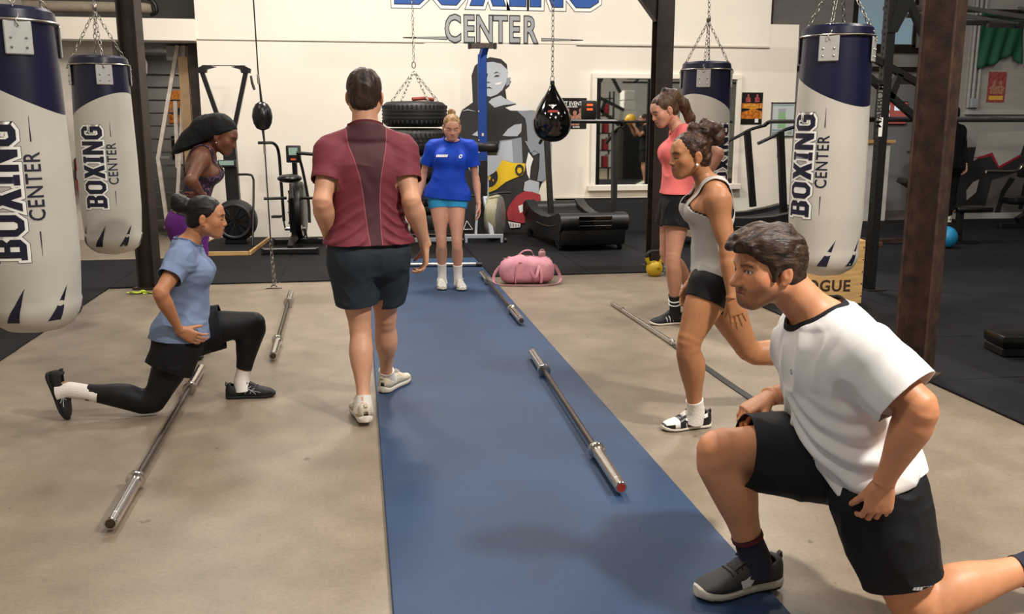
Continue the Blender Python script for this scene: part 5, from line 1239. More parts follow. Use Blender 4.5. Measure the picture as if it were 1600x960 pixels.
def rim_tube(o, base, centre, rad, r, m, name, parent, sq=None):
    """a ribbed edge along the open border near a point"""
    me = o.data; bm = bmesh.new(); bm.from_mesh(me); c = Vector(np.array(centre) - base)
    es = [e for e in bm.edges if e.is_boundary and (e.verts[0].co - c).length < rad]
    adj = {}
    for e in es:
        a, b = e.verts; adj.setdefault(a, []).append(b); adj.setdefault(b, []).append(a)
    if not adj: bm.free(); return None
    best = []
    seen = set()
    for s in adj:
        if s in seen: continue
        path = [s]; seen.add(s); cur = s
        while True:
            nx = [w for w in adj[cur] if w not in seen]
            if not nx: break
            cur = nx[0]; seen.add(cur); path.append(cur)
        if len(path) > len(best): best = path
    pts = [v.co.copy() for v in best]; bm.free()
    if len(pts) < 8: return None
    pts = pts[::2]; n = len(pts); sm = [(pts[i-2] + pts[i-1] + pts[i] + pts[(i+1) % n] + pts[(i+2) % n]) / 5 for i in range(n)]; sm.append(sm[0]); sm.append(sm[1])
    return MB().tube(sm, r, 6, caps=False, sq=sq).build(name, m, parent, angle=80)
def decal(o, name, V, F, centre, nrm, up, m, parent, lift=.0035):
    me = o.data; bvh = BVHTree.FromPolygons([v.co for v in me.vertices], [list(p.vertices) for p in me.polygons])
    nrm = Vector(nv(nrm)); up = Vector(up); up = (up - nrm * up.dot(nrm)).normalized(); sd = up.cross(nrm); out = []
    for x, y, z in V:
        p = Vector(centre) + sd * x + up * y + nrm * .3; h = bvh.ray_cast(p, -nrm)
        q = h[0] if h[0] is not None else Vector(centre) + sd * x + up * y
        out.append(q + nrm * lift)
    b = MB(); b.add(out, F); return b.build(name, m, parent, smooth=False, fix=False)

# ------------------------------------------------------------------ shoes
SHX = np.array([0, .03, .08, .16, .26, .36, .46, .58, .70, .80, .89, .95, 1.0])
SHW = np.array([.012, .026, .033, .036, .035, .034, .036, .041, .046, .046, .040, .030, .010])
SHT = np.array([.058, .088, .094, .082, .074, .084, .090, .076, .062, .053, .046, .038, .026])
def shoe(parent, base, org, fwd, upv, Ls, style, sock=None):
    fwd = nv(fwd); upv = nv(np.array(upv) - fwd * np.dot(upv, fwd)); sd = np.cross(upv, fwd); k = Ls / .285
    T = lambda x, y, z: tuple(np.array(org) + fwd * x + sd * y * k + upv * z * k - base)
    bot = lambda x: .012 * max(0, (x - .72) / .28) ** 2 + .006 * max(0, (.1 - x) / .1) ** 2
    st = lambda x: (.034 if style.get('thick') else .025) - .004 * x + bot(x)
    # upper
    m = 13; xs = np.interp(np.linspace(0, 1, 37), np.linspace(0, 1, len(SHX)), SHX)
    def surf(x, a):
        """a in [-1,1] round the section, 0 on top"""
        w = float(np.interp(x, SHX, SHW)); h = float(np.interp(x, SHX, SHT)); z0 = st(x) - .004; th = a * math.pi / 2
        y = w * math.copysign(abs(math.sin(th)) ** .55, th); z = z0 + (h - z0) * max(0, math.cos(th)) ** .62
        return y, z
    V = []; F = []; reg = []
    for x in xs:
        for j in range(m): y, z = surf(x, -1 + 2 * j / (m - 1)); V.append(T(x * Ls, y, z))
    for i in range(len(xs) - 1):
        for j in range(m - 1):
            xm = (xs[i] + xs[i+1]) / 2; am = abs(-1 + 2 * (j + .5) / (m - 1))
            if .10 < xm < .33 and am < .28: continue
            F.append((i * m + j, i * m + j + 1, (i + 1) * m + j + 1, (i + 1) * m + j)); reg.append((xm, am))
    b = MB(); b.add(V, F); up_ = root = b.build('shoe', style['upper'], parent, angle=80, fix=False)
    up_.modifiers.new('thickness', 'SOLIDIFY').thickness = .003
    if style.get('patch'):
        up_.data.materials.append(style['patch_mat'])
        for p, (x, a) in zip(up_.data.polygons, reg): p.material_index = 1 if style['patch'](x, a) else 0
    # sole
    b = MB(); n = 14; V = []; F = []
    for i, x in enumerate(SHX):
        w = SHW[i] + .004; z0 = bot(x); z1 = st(x)
        ring = []
        for j in range(n):
            t = 2 * math.pi * j / n; c, s = math.cos(t), math.sin(t)
            ring.append((w * math.copysign(abs(c) ** .5, c), (z0 + z1) / 2 + (z1 - z0) / 2 * math.copysign(abs(s) ** .35, s)))
        V += [T(x * Ls - .004 * (1 - 2 * x), y, z) for y, z in ring]
    for i in range(len(SHX) - 1):
        for j in range(n): F.append((i * n + j, i * n + (j + 1) % n, (i + 1) * n + (j + 1) % n, (i + 1) * n + j))
    F += [list(range(n))[::-1], [(len(SHX) - 1) * n + j for j in range(n)]]
    b.add(V, F); sole = b.build('sole', style['sole'], root, angle=60)
    if style.get('outsole'):
        b = MB(); V = []; F = []
        for i, x in enumerate(SHX): w = SHW[i] + .003; V += [T(x * Ls, -w, bot(x) - .001), T(x * Ls, w, bot(x) - .001), T(x * Ls, w, bot(x) + .006), T(x * Ls, -w, bot(x) + .006)]
        for i in range(len(SHX) - 1): F += [(4*i+a, 4*i+(a+1) % 4, 4*i+4+(a+1) % 4, 4*i+4+a) for a in range(4)]
        F += [(0, 1, 2, 3), tuple(len(V) - 4 + a for a in range(4))]; b.add(V, F); b.build('outsole', style['outsole'], root)
    b = MB()
    tg = [T(x * Ls, 0, float(np.interp(x, SHX, SHT)) + dz) for x, dz in ((.60, .002), (.5, .006), (.4, .012), (.33, .024))]
    b.tube(tg, .01, sq=(.042 * k, .006 * k)); b.build('tongue', style.get('tongue', style['upper']), root)
    for i, x in enumerate((.40, .46, .52, .58, .64)):
        b = MB(); b.tube([T((x + .012 * s) * Ls, surf(x, a)[0], surf(x, a)[1] + .004) for s, a in ((-1, -.42), (0, -.2), (0, 0), (0, .2), (1, .42))], .0028 * k, 5); b.build('lace', style['lace'], root)
    b = MB()
    for s in (-1, 1): b.tube(spline([T(.39 * Ls, 0, .098), T(.42 * Ls, s * .02, .108), T(.46 * Ls, s * .036, .095), T(.41 * Ls, s * .012, .1)], 5), .0024 * k, 5)
    b.build('bow', style['lace'], root)
    MB().tube([T(.02 * Ls, 0, .07), T(-.008 * Ls, 0, .085), T(.0, 0, .10), T(.03 * Ls, 0, .092)], .004, sq=(.014 * k, .004)).build('heel_tab', style.get('tab', style['upper']), root)
    for mk in style.get('marks', ()):
        for s in (-1, 1):
            pts = spline([(x, a, 0) for x, a in mk['path']], 5); wd = mk['w']; V = []; F = []
            for i, (x, a, _) in enumerate(pts):
                w = np.interp(i / (len(pts) - 1), np.linspace(0, 1, len(wd)), wd) if isinstance(wd, (list, tuple)) else wd
                for e in (-1, 1):
                    y, z = surf(x, (a + e * w)); V.append(T(x * Ls, s * (abs(y) + .0052), z + .002))
                if i: F.append((2*i-2, 2*i-1, 2*i+1, 2*i))
            b = MB(); b.add(V, F); b.build('side_mark', mk['m'], root, fix=False)
    return root
def sock_mesh(parent, base, kn, an, top, m, g, foot_dir, rim=None, name='sock'):
    """tube round the ankle from 'top' (fraction of the shin) down into the shoe"""
    kn, an = np.array(kn), np.array(an); d = nv(an - kn); pts = []; rs = []
    L = np.linalg.norm(an - kn)
    for t, r in ((top, .0), (top + (1 - top) * .3, -.002), (1.0, -.001), (1.0 + .035 / L, .001), (1.0 + .06 / L, .004)):
        rr = np.interp(t, [.45, .65, .85, 1.0, 1.1], [.053, .041, .034, .0365, .039]) * g + .006 + r; p = kn + d * L * t
        if t > 1.0: p = p + np.array(foot_dir) * (t - 1) * L * .35
        pts.append(tuple(p - base)); rs.append(rr)
    b = MB(); b.tube(pts, rs, 20); o = b.build(name, m, parent, angle=80)
    if rim is not None: MB().tube([pts[0], tuple(np.array(pts[0]) + d * .012)], [rs[0] + .001] * 2, 20).build('cuff_band', rim, o)
    return o

# ------------------------------------------------------------------ assembling a person
def build_body(P, K, B, J, root, base):
    vox = P.get('vox', .006); it = []
    order = ['torso', 'glute', 'chest', 'trap', 'thighL', 'thighR', 'calfL', 'calfR', 'uarmL', 'uarmR', 'farmL', 'farmR', 'neck']
    for o in order:
        for p, k in B[o]:
            if o[:4] == 'farm': p = p.infl(0, None, .94)
            if o == 'neck': p = p.infl(0, None, .55)
            it.append((p, k * K['s'], 1))
    V, F = polygonize(it, vox); C = np.tile(lin(P['skin']), (len(V), 1))
    red = lin(P['skin']) * np.array((.98, .80, .76))
    for j in ('knL', 'knR', 'elL', 'elR'):
        w = (.4 * np.exp(-(np.linalg.norm(V - J[j], axis=1) / .05) ** 2))[:, None]; C = C * (1 - w) + red * w
    Vs, Fs, Cs = [V], [F], [C]; n = len(V)
    nk = B['neck'][0][0]
    V, F = polygonize(head_items(K) + [(nk, .02 * K['s'], 1)], P.get('hvox', .0035), [(nk.at(.42), -nk.n)])
    Vs.append(V); Fs.append(F + n); Cs.append(head_colors(K, V, P)); n += len(V)
    for x in 'LR':
        h = P['hand' + x]; fa = B['farm' + x][0][0]; sc = K['s'] * (.93 if K['fem'] else 1.0) * .98
        V, F = polygonize([(fa.infl(0, .8, 1.0), 0, 1)] + hand_items(J['wr' + x], sc=sc, **h), P.get('handvox', .003), [(fa.at(.88), -fa.n)])
        c = np.tile(lin(P['skin']), (len(V), 1)); Vs.append(V); Fs.append(F + n); Cs.append(c); n += len(V)
    V = np.concatenate(Vs); me = mesh_np('body', V - base, np.concatenate(Fs)); set_col(me, np.concatenate(Cs))
    return link('body', me, SKIN, root)
def tee(P, K, B, J, root, base, m, name='t_shirt', hem=.03, ease=(.012, .03, .034), sleeve=.55, sl=(.012, .022), neck=(.090, .100, .085, .052, .022), amp=.005, freq=(14, 14, 9), seed=0, vox=None, fold=None, collar=None, narrow=1):
    """hem: metres above the hip line; ease at chest, waist, hem"""
    tor = K['tor']; L = K['L']; s = K['s']; vox = vox or P.get('vox', .006); th = hem / L; it = []
    st = []
    for t in np.linspace(th - .05, tor.tt[-1], 14):
        r = [float(np.interp(t, tor.tt, tor.tab[:, i])) for i in range(4)]; z = t * L / s
        e = float(np.interp(z, [hem / s, .20, .34, .48], [ease[2], ease[1], ease[0], ease[0] * .8]))
        st.append((t, r[0] + e, r[1] + e, r[2], r[3]))
    it.append((Loft(tor.A, tor.B, tor.F0, st, 2.3, tor.F1), 0, 1))
    for p, k in B['chest']: it.append((p.infl(ease[0] * .8), .06, 1))
    for p, k in B['trap']: it.append((p.infl(ease[0] * .6), .05, 1))
    if hem < .08:
        for p, k in B['glute']: it.append((p.infl(ease[2] + .004), .05, 1))
    cuts = [(tor.A + K['up'] * hem, -K['up'], None)]
    for x in 'LR':
        ua = B['uarm' + x][0][0]; it.append((ua.infl(sl[0], None, sleeve + .1, sl[1]), .035, 1))
        p = ua.at(sleeve); cuts.append((p, ua.n, along(ua, sl[1] + .004, sleeve - .05, sleeve + .14)))
    it.append((B['neck'][0][0].infl(ease[0] * .7, None, .35), .03, 1))
    nk = J['neck'] + (K['up'] * neck[3] + K['fs'] * neck[4]) * s; hl = Ell(nk, (nv(np.cross(K['fs'], K['up'])), K['fs'], K['up']), np.array(neck[:3]) * s)
    V, F = polygonize(it, vox); bm = clean_cut(V, F, cuts); biggest(bm); hole(bm, hl)
    o = finish_cloth(name, bm, K, root, base, m, amp, freq, seed, fold=fold)
    if collar: rim_tube(o, base, nk, .13 * s, .006, collar, 'collar', o, sq=(.006, .016))
    return o
def bottoms(P, K, B, J, root, base, m, name='shorts', length=.55, ease=.02, flare=.03, waist=.13, amp=.004, seed=3, vox=None, lengths=None, freq=(14, 14, 9), legs='LR'):
    tor = K['tor']; L = K['L']; s = K['s']; vox = vox or P.get('vox', .006); it = []
    t1 = waist / L; it.append((tor.infl(ease * .7, None, t1 + .06), 0, 1))
    for p, k in B['glute']: it.append((p.infl(ease * .8), .05, 1))
    cuts = [(tor.A + K['up'] * waist, K['up'], along(tor, ease + .012, t1 - .1))]
    for x in legs:
        th = B['thigh' + x][0][0]; ln = (lengths or {}).get(x, length)
        if ln <= 1.0:
            it.append((th.infl(ease, None, min(ln + .1, 1.06), flare), .018 if x == legs[-1] else .04, 1)); p = th.at(ln); cuts.append((p, th.n, along(th, flare + .02, ln - .12)))
        else:
            it.append((th.infl(ease, None, None, flare), .05, 1)); ca = B['calf' + x]; q = ca[0][0]
            it.append((q.infl(flare, None, min(ln - 1 + .08, 1.1)), .03, 1)); it += [(c_[0].infl(flare), c_[1], 1) for c_ in ca[1:]]; p = q.at(ln - 1); cuts.append((p, q.n, along(q, flare + .02, ln - 1.12)))
    V, F = polygonize(it, vox); bm = clean_cut(V, F, cuts)
    return finish_cloth(name, bm, K, root, base, m, amp, freq, seed)
def tank(P, K, B, J, root, base, m, name='tank_top', hem=.05, ease=.006, strap=(.055, .088), top=.36, amp=.0015, seed=5, back=None, bottom=None):
    tor = K['tor']; L = K['L']; s = K['s']; it = [(tor.infl(ease, (hem / L) - .06, None), 0, 1)]
    for p, k in B['chest']: it.append((p.infl(ease), .04, 1))
    for p, k in B['trap']: it.append((p.infl(ease), .05, 1))
    if hem < .1:
        for p, k in B['glute']: it.append((p.infl(ease), .05, 1))
    V, F = polygonize(it, P.get('vox', .006)); bm = clean_cut(V, F, [(tor.A + K['up'] * hem, -K['up'], None)])
    S = nv(np.cross(K['fs'], tor.n))
    allg = lambda: list(bm.verts) + list(bm.edges) + list(bm.faces)
    for u in (-strap[1] * s, -strap[0] * s, strap[0] * s, strap[1] * s): bmesh.ops.bisect_plane(bm, geom=allg(), plane_co=Vector(tor.A + S * u), plane_no=Vector(S))
    for z in (top * s, (back if back else top) * s): bmesh.ops.bisect_plane(bm, geom=allg(), plane_co=Vector(tor.A + tor.n * z), plane_no=Vector(tor.n))
    dl = []
    for f in bm.faces:
        c = np.array(f.calc_center_median()) - tor.A; u = abs(c @ S); z = c @ tor.n; v = c @ K['fs']
        lim = top * s if v > 0 else (back if back else top) * s
        if z > lim and (u < strap[0] * s or u > strap[1] * s): dl.append(f)
        elif lim >= z > (lim - .055 * s) and u > (strap[1] + .012) * s + (lim - z) * 1.2: dl.append(f)
    bmesh.ops.delete(bm, geom=dl, context='FACES')
    return finish_cloth(name, bm, K, root, base, m, amp, (16, 16, 12), seed)
def hair(P, K, root, base, items, m, name='hair', flow=(0, 1, -.3), amp=.003, freq=(110, 14), halves=(), vox=.004):
    """items in head units: (prim, k, sign)"""
    V, F = polygonize([(p, k * K['hs'], sg) for p, k, sg in items], vox, halves); N = normals(V, F)
    fl = nv(K['r'] * flow[0] + K['f'] * flow[1] + K['u'] * flow[2]); q = V - K['hd']; al = q @ fl; ac = q - al[:, None] * fl
    w = vnoise(q * 30) * 1.6
    n1 = vnoise(ac * freq[0] + (al * freq[1])[:, None] + w[:, None]); n2 = vnoise(ac * freq[0] * .35 + (al * freq[1] * .5)[:, None] + 9 + w[:, None])
    V = V + N * (amp * (n1 - .45) + amp * 1.6 * (n2 - .5))[:, None]
    me = mesh_np(name, V - base, F); return link(name, me, m, root)
def cap_items(K, t=.007, face=((0, .105, -.055), (.12, .095, .115)), extra=()):
    h = lambda *a: hp_(K, *a); AX = (K['r'], K['f'], K['u']); E = lambda c, r: Ell(h(*c), AX, np.array(r) * K['hs'])
    it = [(E((0, -.013, .039), (.075 + t, .094 + t, .078 + t)), 0, 1), (E((0, -.045, -.02), (.06 + t, .058 + t, .06)), .02, 1)]
    it += list(extra); it.append((E(*face), .012, -1)); return it
def nape(K, z=-.028, tilt=.55): return [(hp_(K, 0, 0, z), nv(-K['u'] + K['f'] * tilt))]
def begin(P):
    J, B, K = skeleton(P); base = np.array((K['hm'][0], K['hm'][1], P.get('floor', 0.)))
    root = empty('person', tuple(base), 0, P['label'], 'person')
    build_body(P, K, B, J, root, base)
    return J, B, K, root, base
def blocks(n, w, h, lean=.35, gap=.18):
    V = []; F = []
    for i in range(n):
        x0 = -w / 2 + w * i / n; x1 = x0 + w / n * (1 - gap); k = len(V); V += [(x0 - lean * h / 2, -h / 2, 0), (x1 - lean * h / 2, -h / 2, 0), (x1 + lean * h / 2, h / 2, 0), (x0 + lean * h / 2, h / 2, 0)]; F.append((k, k + 1, k + 2, k + 3))
    return V, F
CIRC = [(math.cos(2 * math.pi * i / 20), math.sin(2 * math.pi * i / 20)) for i in range(20)]
def ring_geo(r0, r1, sx=1.0, rot=0.0):
    V = [(sx * r * c, r * s, 0) for r in (r0, r1) for c, s in CIRC]; ca, sa = math.cos(rot), math.sin(rot); V = [(x * ca - y * sa, x * sa + y * ca, 0) for x, y, z in V]
    return V, [(i, (i + 1) % 20, 20 + (i + 1) % 20, 20 + i) for i in range(20)]
WSOCK = mat('white_sock', '#e3ddd5', .85, bump=.3, bscale=120); BSOCK = mat('black_sock', '#141416', .85); NSOCK = mat('navy_sock', '#1a1b30', .85)
WSOLE = mat('white_rubber', '#d8d0c2', .6); BSOLE = mat('black_sole', '#141414', .6); LACEW = mat('white_lace', '#d8d3cc', .8); LACEB = mat('black_lace', '#111112', .8)
BLKU = mat('black_knit', '#16161a', .7, bump=.3, bscale=150); WLEA = mat('white_leather', '#dcd7d0', .45); BLEA = mat('black_leather', '#141318', .4); CREAM = mat('cream_mesh', '#cfc3ad', .7, var=.1, vscale=30, bump=.3, bscale=150); GREYU = mat('charcoal_knit', '#3b3a3a', .7, bump=.3, bscale=150); SILV = mat('silver_mark', '#b9b9bd', .35, .4)
crossmarks = [dict(path=[(.40, .95), (.52, .45)], w=.03, m=SILV), dict(path=[(.50, .95), (.60, .5)], w=.03, m=SILV), dict(path=[(.30, .7), (.5, .75), (.72, .8)], w=.03, m=SILV), dict(path=[(.34, .55), (.46, .68), (.62, .95)], w=.025, m=SILV)]
S_BLACK = dict(upper=BLKU, sole=BSOLE, lace=LACEB, marks=crossmarks)
S_CREAM = dict(upper=CREAM, sole=WSOLE, lace=LACEW, thick=True, marks=[dict(path=[(.15, .8), (.4, .75), (.65, .85)], w=.05, m=WLEA)])
S_WHITE = dict(upper=mat('pale_mesh', '#d0ccc4', .6, var=.15, vscale=60), sole=WSOLE, lace=LACEW, thick=True, outsole=BSOLE, marks=[dict(d, m=GREYU) for d in crossmarks])
S_NAVY = dict(upper=mat('navy_knit', '#14161f', .7), sole=WSOLE, lace=LACEB, marks=[dict(path=[(x, .95), (x + .05, .5)], w=.09, m=PWHITE) for x in (.36, .45, .54)])
S_PANDA = dict(upper=WLEA, sole=WSOLE, lace=LACEB, outsole=BSOLE, tongue=WLEA, tab=BLEA, patch_mat=BLEA, patch=lambda x, a: x < .10 or (x < .34 and a > .62) or (.36 < x < .64 and a < .5) or (x > .58 and x < .68) or (x > .80 and a > .72) or x > .95,
               marks=[dict(path=[(.60, .62), (.52, .9), (.40, .82), (.18, .55)], w=[.02, .16, .12, .02], m=BLEA)])
S_FRONT = dict(upper=GREYU, sole=WSOLE, lace=LACEB, thick=True, outsole=BSOLE, tongue=BLKU, marks=[dict(path=[(.58, .82), (.54, .95), (.45, .88), (.25, .62)], w=[.05, .14, .12, .02], m=PWHITE)])

# ---- 1 lunging woman in a grey blue shirt
P = dict(h=1.60, fem=True, skin='#ad7754', brow='#24160f', lip='#8e5145', face=(1, .02, -.10), headup=(.12, 0, 1), vox=.0068, hvox=.003, leg=1.10, arm=1.06, label='woman in grey blue shirt and black leggings kneeling in a lunge',
  J=dict(head=(-.767,4.86,.993), neck=(-.868,4.86,.866), shR=(-.869,4.705,.812), shL=(-.876,5.015,.79), elR=(-.952,4.54,.664), wrR=(-.892,4.64,.455), elL=(-1.037,5.14,.559), wrL=(-.934,5.06,.40),
         hipR=(-.911,4.78,.395), hipL=(-.905,4.94,.375), knR=(-1.058,4.72,.066), anR=(-1.452,4.72,.155), knL=(-.564,4.965,.42), anL=(-.655,4.97,.10)),
  handR=dict(d=(.82,.12,-.5), n=(.1,1,.1), side=(0,0,1), curl=(18,22,18)), handL=dict(d=(.82,-.12,-.5), n=(.1,-1,.1), side=(0,0,1), curl=(18,22,18)))
J, B, K, root, base = begin(P)
tee(P, K, B, J, root, base, cloth_mat('grey_blue_jersey', '#71829f', .85, .06), hem=.0, ease=(.010, .026, .024), sleeve=.58, sl=(.01, .022), amp=.006, freq=(12, 12, 16), seed=1, collar=cloth_mat('grey_blue_rib', '#67789a', .85))
LEG = cloth_mat('black_legging', '#121214', .55, .05); SHORTB = cloth_mat('black_shorts', '#0f0f11', .8, .08)
bottoms(P, K, B, J, root, base, LEG, 'leggings', lengths={'L': 1.80, 'R': 1.80}, ease=.005, flare=.005, amp=.001, waist=.12)
bottoms(P, K, B, J, root, base, SHORTB, 'shorts', length=.5, ease=.02, flare=.04, amp=.005, waist=.13, seed=8)
h = lambda *a: hp_(K, *a); AX = (K['r'], K['f'], K['u']); E = lambda c, r: Ell(h(*c), AX, np.array(r) * K['hs'])
HB = hair_mat('black_hair', '#0d0a09', '#221a17', (4, 26, 26))
hair(P, K, root, base, cap_items(K, .006, extra=[(E((0, -.140, .065), (.056, .054, .052)), .02, 1), (E((.02, -.16, .09), (.03, .03, .03)), .02, 1)]), HB, flow=(0, 1, -.25), amp=.0015, halves=nape(K))
MB().lathe([(.030 + .007 * math.cos(R(a)), .007 * math.sin(R(a))) for a in range(0, 360, 60)], 18, Matrix.Translation(Vector(h(0, -.105, .055) - base)) @ Vector(K['f']).to_track_quat('Z', 'Y').to_matrix().to_4x4(), closed=True).build('hair_tie', BLACKP, root)
shoe(root, base, (-.738, 4.97, 0), (1, 0, 0), (0, 0, 1), .255, S_BLACK); sock_mesh(root, base, J['knL'], J['anL'], .82, WSOCK, K['g'] * 1.06, (1, 0, 0))
shoe(root, base, (-1.560, 4.72, .242), (.28, .02, -1), (1, 0, .28), .25, S_BLACK); sock_mesh(root, base, J['knR'], J['anR'], .66, WSOCK, K['g'] * 1.06, (0, 0, -1))

# ---- 2 woman with the long black head wrap
P = dict(h=1.60, fem=True, skin='#6b4230', brow='#120a07', lip='#6e3a33', face=(.92, -.12, -.40), headup=(.4, 0, 1), vox=.007, hvox=.003, label='woman in black head wrap and purple leggings with hand on hip',
  J=dict(head=(-.816,5.95,1.386), neck=(-.915,5.95,1.30), shR=(-.92,5.80,1.262), shL=(-.925,6.10,1.26), elR=(-.958,5.60,1.135), wrR=(-.915,5.76,1.035), elL=(-1.066,6.28,1.107), wrL=(-.995,6.12,1.023),
         hipR=(-1.035,5.865,.855), hipL=(-1.045,6.03,.85), knR=(-1.06,5.83,.479), anR=(-1.18,5.86,.10), knL=(-1.01,5.98,.47), anL=(-1.16,6.03,.10)),
  handR=dict(d=(-.9,.25,-.1), n=(.25,1,.1), side=(0,0,-1), curl=(15,20,15)), handL=dict(d=(-.9,-.25,-.1), n=(.25,-1,.1), side=(0,0,-1), curl=(15,20,15)))
J, B, K, root, base = begin(P)
def marble_cloth():
    m = mat('purple_marble_cloth', '#1d1626', .7); N = m.node_tree.nodes; L = m.node_tree.links; b = N['Principled BSDF']; tc = N.new('ShaderNodeTexCoord')
    n = N.new('ShaderNodeTexNoise'); n.inputs['Scale'].default_value = 12; n.inputs['Detail'].default_value = 5; n.inputs['Distortion'].default_value = 1.4; L.new(tc.outputs['Object'], n.inputs['Vector'])
    r = N.new('ShaderNodeValToRGB'); e = r.color_ramp.elements; e[0].position = .40; e[0].color = srgb('#1b1523'); e[1].position = .62; e[1].color = srgb('#241a30')
    for p, c in ((.485, '#2c1e38'), (.50, '#b57a9c'), (.515, '#2c1e38')): q = r.color_ramp.elements.new(p); q.color = srgb(c)
    L.new(n.outputs['Fac'], r.inputs[0]); L.new(r.outputs[0], b.inputs['Base Color']); return m
tank(P, K, B, J, root, base, marble_cloth(), 'tank_top', hem=.06, ease=.006, top=.40, strap=(.05, .078), back=.36)
bottoms(P, K, B, J, root, base, cloth_mat('purple_legging', '#5a1d6e', .6, .05), 'leggings', lengths={'L': 1.85, 'R': 1.85}, ease=.005, flare=.005, amp=.001, waist=.14)
h = lambda *a: hp_(K, *a); AX = (K['r'], K['f'], K['u']); E = lambda c, r: Ell(h(*c), AX, np.array(r) * K['hs'])
w_ = [(-.835,5.96,1.435), (-.905,5.97,1.415), (-.985,5.97,1.345), (-1.035,5.95,1.28), (-1.062,5.93,1.24)]
it = cap_items(K, .013, ((0, .085, -.07), (.14, .10, .115))); it = it[:2] + [(Cap(w_[i], w_[i+1], (.095, .09, .083, .072)[i], (.09, .083, .072, .055)[i]), .04, 1) for i in range(4)] + it[2:]
hair(P, K, root, base, it, cloth_mat('black_wrap_cloth', '#0c0c0d', .75, .05), 'head_wrap', flow=(0, 1, -.5), amp=.004, freq=(28, 6), halves=[(h(0, .0, .006), nv(-K['u'] * .9 + K['f'] * .9))], vox=.005)
MB().ball(h(.079, .002, -.048) - base, .006, 10, 6).build('earring', STEEL, root)
for x in 'LR': shoe(root, base, (J['an' + x][0] - .07, J['an' + x][1], 0), (1, 0, 0), (0, 0, 1), .25, S_BLACK)

# ---- 3 man in maroon, seen from behind
P = dict(h=1.76, fem=False, skin='#cf9b7c', brow='#2d1f17', face=(.14, 1, .02), headup=(0, 0, 1), vox=.0064, arm=1.08, leg=1.08, floor=0, label='man in maroon shirt and dark shorts walking away along the mat',
  J=dict(head=(.048,4.58,1.592), neck=(.046,4.55,1.435), shR=(.218,4.56,1.35), shL=(-.122,4.54,1.345), elR=(.252,4.45,1.097), wrR=(.324,4.54,.866), elL=(-.168,4.42,1.099), wrL=(-.144,4.56,.899),
         hipR=(.128,4.56,.836), hipL=(-.040,4.52,.839), knR=(.12,4.72,.455), anR=(.122,4.90,.12), knL=(-.009,4.56,.455), anL=(-.006,4.42,.115)),
  handL=dict(d=(.04,.15,-1), n=(1,.25,0), side=(.2,1,0), curl=(30,40,30)), handR=dict(d=(.0,.1,-1), n=(-1,.0,0), side=(0,1,0), curl=(24,42,34), thumb=(40, 25)))
J, B, K, root, base = begin(P)
def panel_cloth():
    m = mat('maroon_jersey', '#6e2430', .75, bump=.1, bscale=30); N = m.node_tree.nodes; L = m.node_tree.links; b = N['Principled BSDF']
    a = N.new('ShaderNodeAttribute'); a.attribute_name = 'loc'; sx = N.new('ShaderNodeSeparateXYZ'); L.new(a.outputs['Vector'], sx.inputs[0])
    ab = N.new('ShaderNodeMath'); ab.operation = 'ABSOLUTE'; L.new(sx.outputs[0], ab.inputs[0])
    cv = N.new('ShaderNodeFloatCurve'); c = cv.mapping.curves[0]; mr = N.new('ShaderNodeMapRange'); mr.inputs[2].default_value = .60; L.new(sx.outputs[2], mr.inputs[0]); L.new(mr.outputs[0], cv.inputs[1])
    c.points[0].location = (0, .30); c.points[1].location = (1, .95)
    for p in ((.35, .36), (.55, .44), (.75, .68), (.88, .88)): c.points.new(*p)
    cv.mapping.update()
    sc = N.new('ShaderNodeMath'); sc.operation = 'MULTIPLY'; sc.inputs[1].default_value = .10; L.new(cv.outputs[0], sc.inputs[0])
    df = N.new('ShaderNodeMath'); df.operation = 'SUBTRACT'; L.new(ab.outputs[0], df.inputs[0]); L.new(sc.outputs[0], df.inputs[1])
    r = N.new('ShaderNodeMapRange'); r.inputs[1].default_value = -.02; r.inputs[2].default_value = .02; L.new(df.outputs[0], r.inputs[0])
    cr = N.new('ShaderNodeValToRGB'); cr.color_ramp.interpolation = 'CONSTANT'; e = cr.color_ramp.elements; e[0].position = 0; e[0].color = srgb('#43191f'); e[1].position = .45; e[1].color = srgb('#a2505a')
    q = e.new(.53); q.color = srgb('#6e2430'); L.new(r.outputs[0], cr.inputs[0])
    lt = N.new('ShaderNodeMath'); lt.operation = 'LESS_THAN'; lt.inputs[1].default_value = -.0; L.new(sx.outputs[1], lt.inputs[0])
    mx = N.new('ShaderNodeMixRGB'); L.new(lt.outputs[0], mx.inputs[0]); mx.inputs[1].default_value = srgb('#6e2430'); L.new(cr.outputs[0], mx.inputs[2]); L.new(mx.outputs[0], b.inputs['Base Color'])
    return m
def back_folds(loc):
    u, v, z = loc.T; side = np.clip((np.abs(u) - .035) / .03, 0, 1); low = np.clip((.34 - z) / .22, .12, 1)
    w = np.sin(z * 105 + u * 60 * np.sign(u) + 5 * vnoise(loc * 9)); return .013 * side * low * np.clip(w, -.15, 1) * (v < .06) * (.35 + .65 * vnoise(loc * 6 + 5))
tee(P, K, B, J, root, base, panel_cloth(), hem=.05, ease=(.012, .024, .032), sleeve=.62, sl=(.010, .020), neck=(.092, .085, .08, .045, .02), amp=.004, freq=(12, 12, 10), seed=2, fold=back_folds, collar=cloth_mat('maroon_rib', '#5a1d26', .8))
bottoms(P, K, B, J, root, base, cloth_mat('dark_slate_cloth', '#2a323a', .75, .06), 'shorts', length=.66, ease=.014, flare=.032, amp=.006, seed=4, waist=.12, freq=(12, 12, 8))
h = lambda *a: hp_(K, *a); AX = (K['r'], K['f'], K['u']); E = lambda c, r: Ell(h(*c), AX, np.array(r) * K['hs'])
HBR = hair_mat('dark_brown_hair', '#1f1611', '#443429', (16, 16, 5))
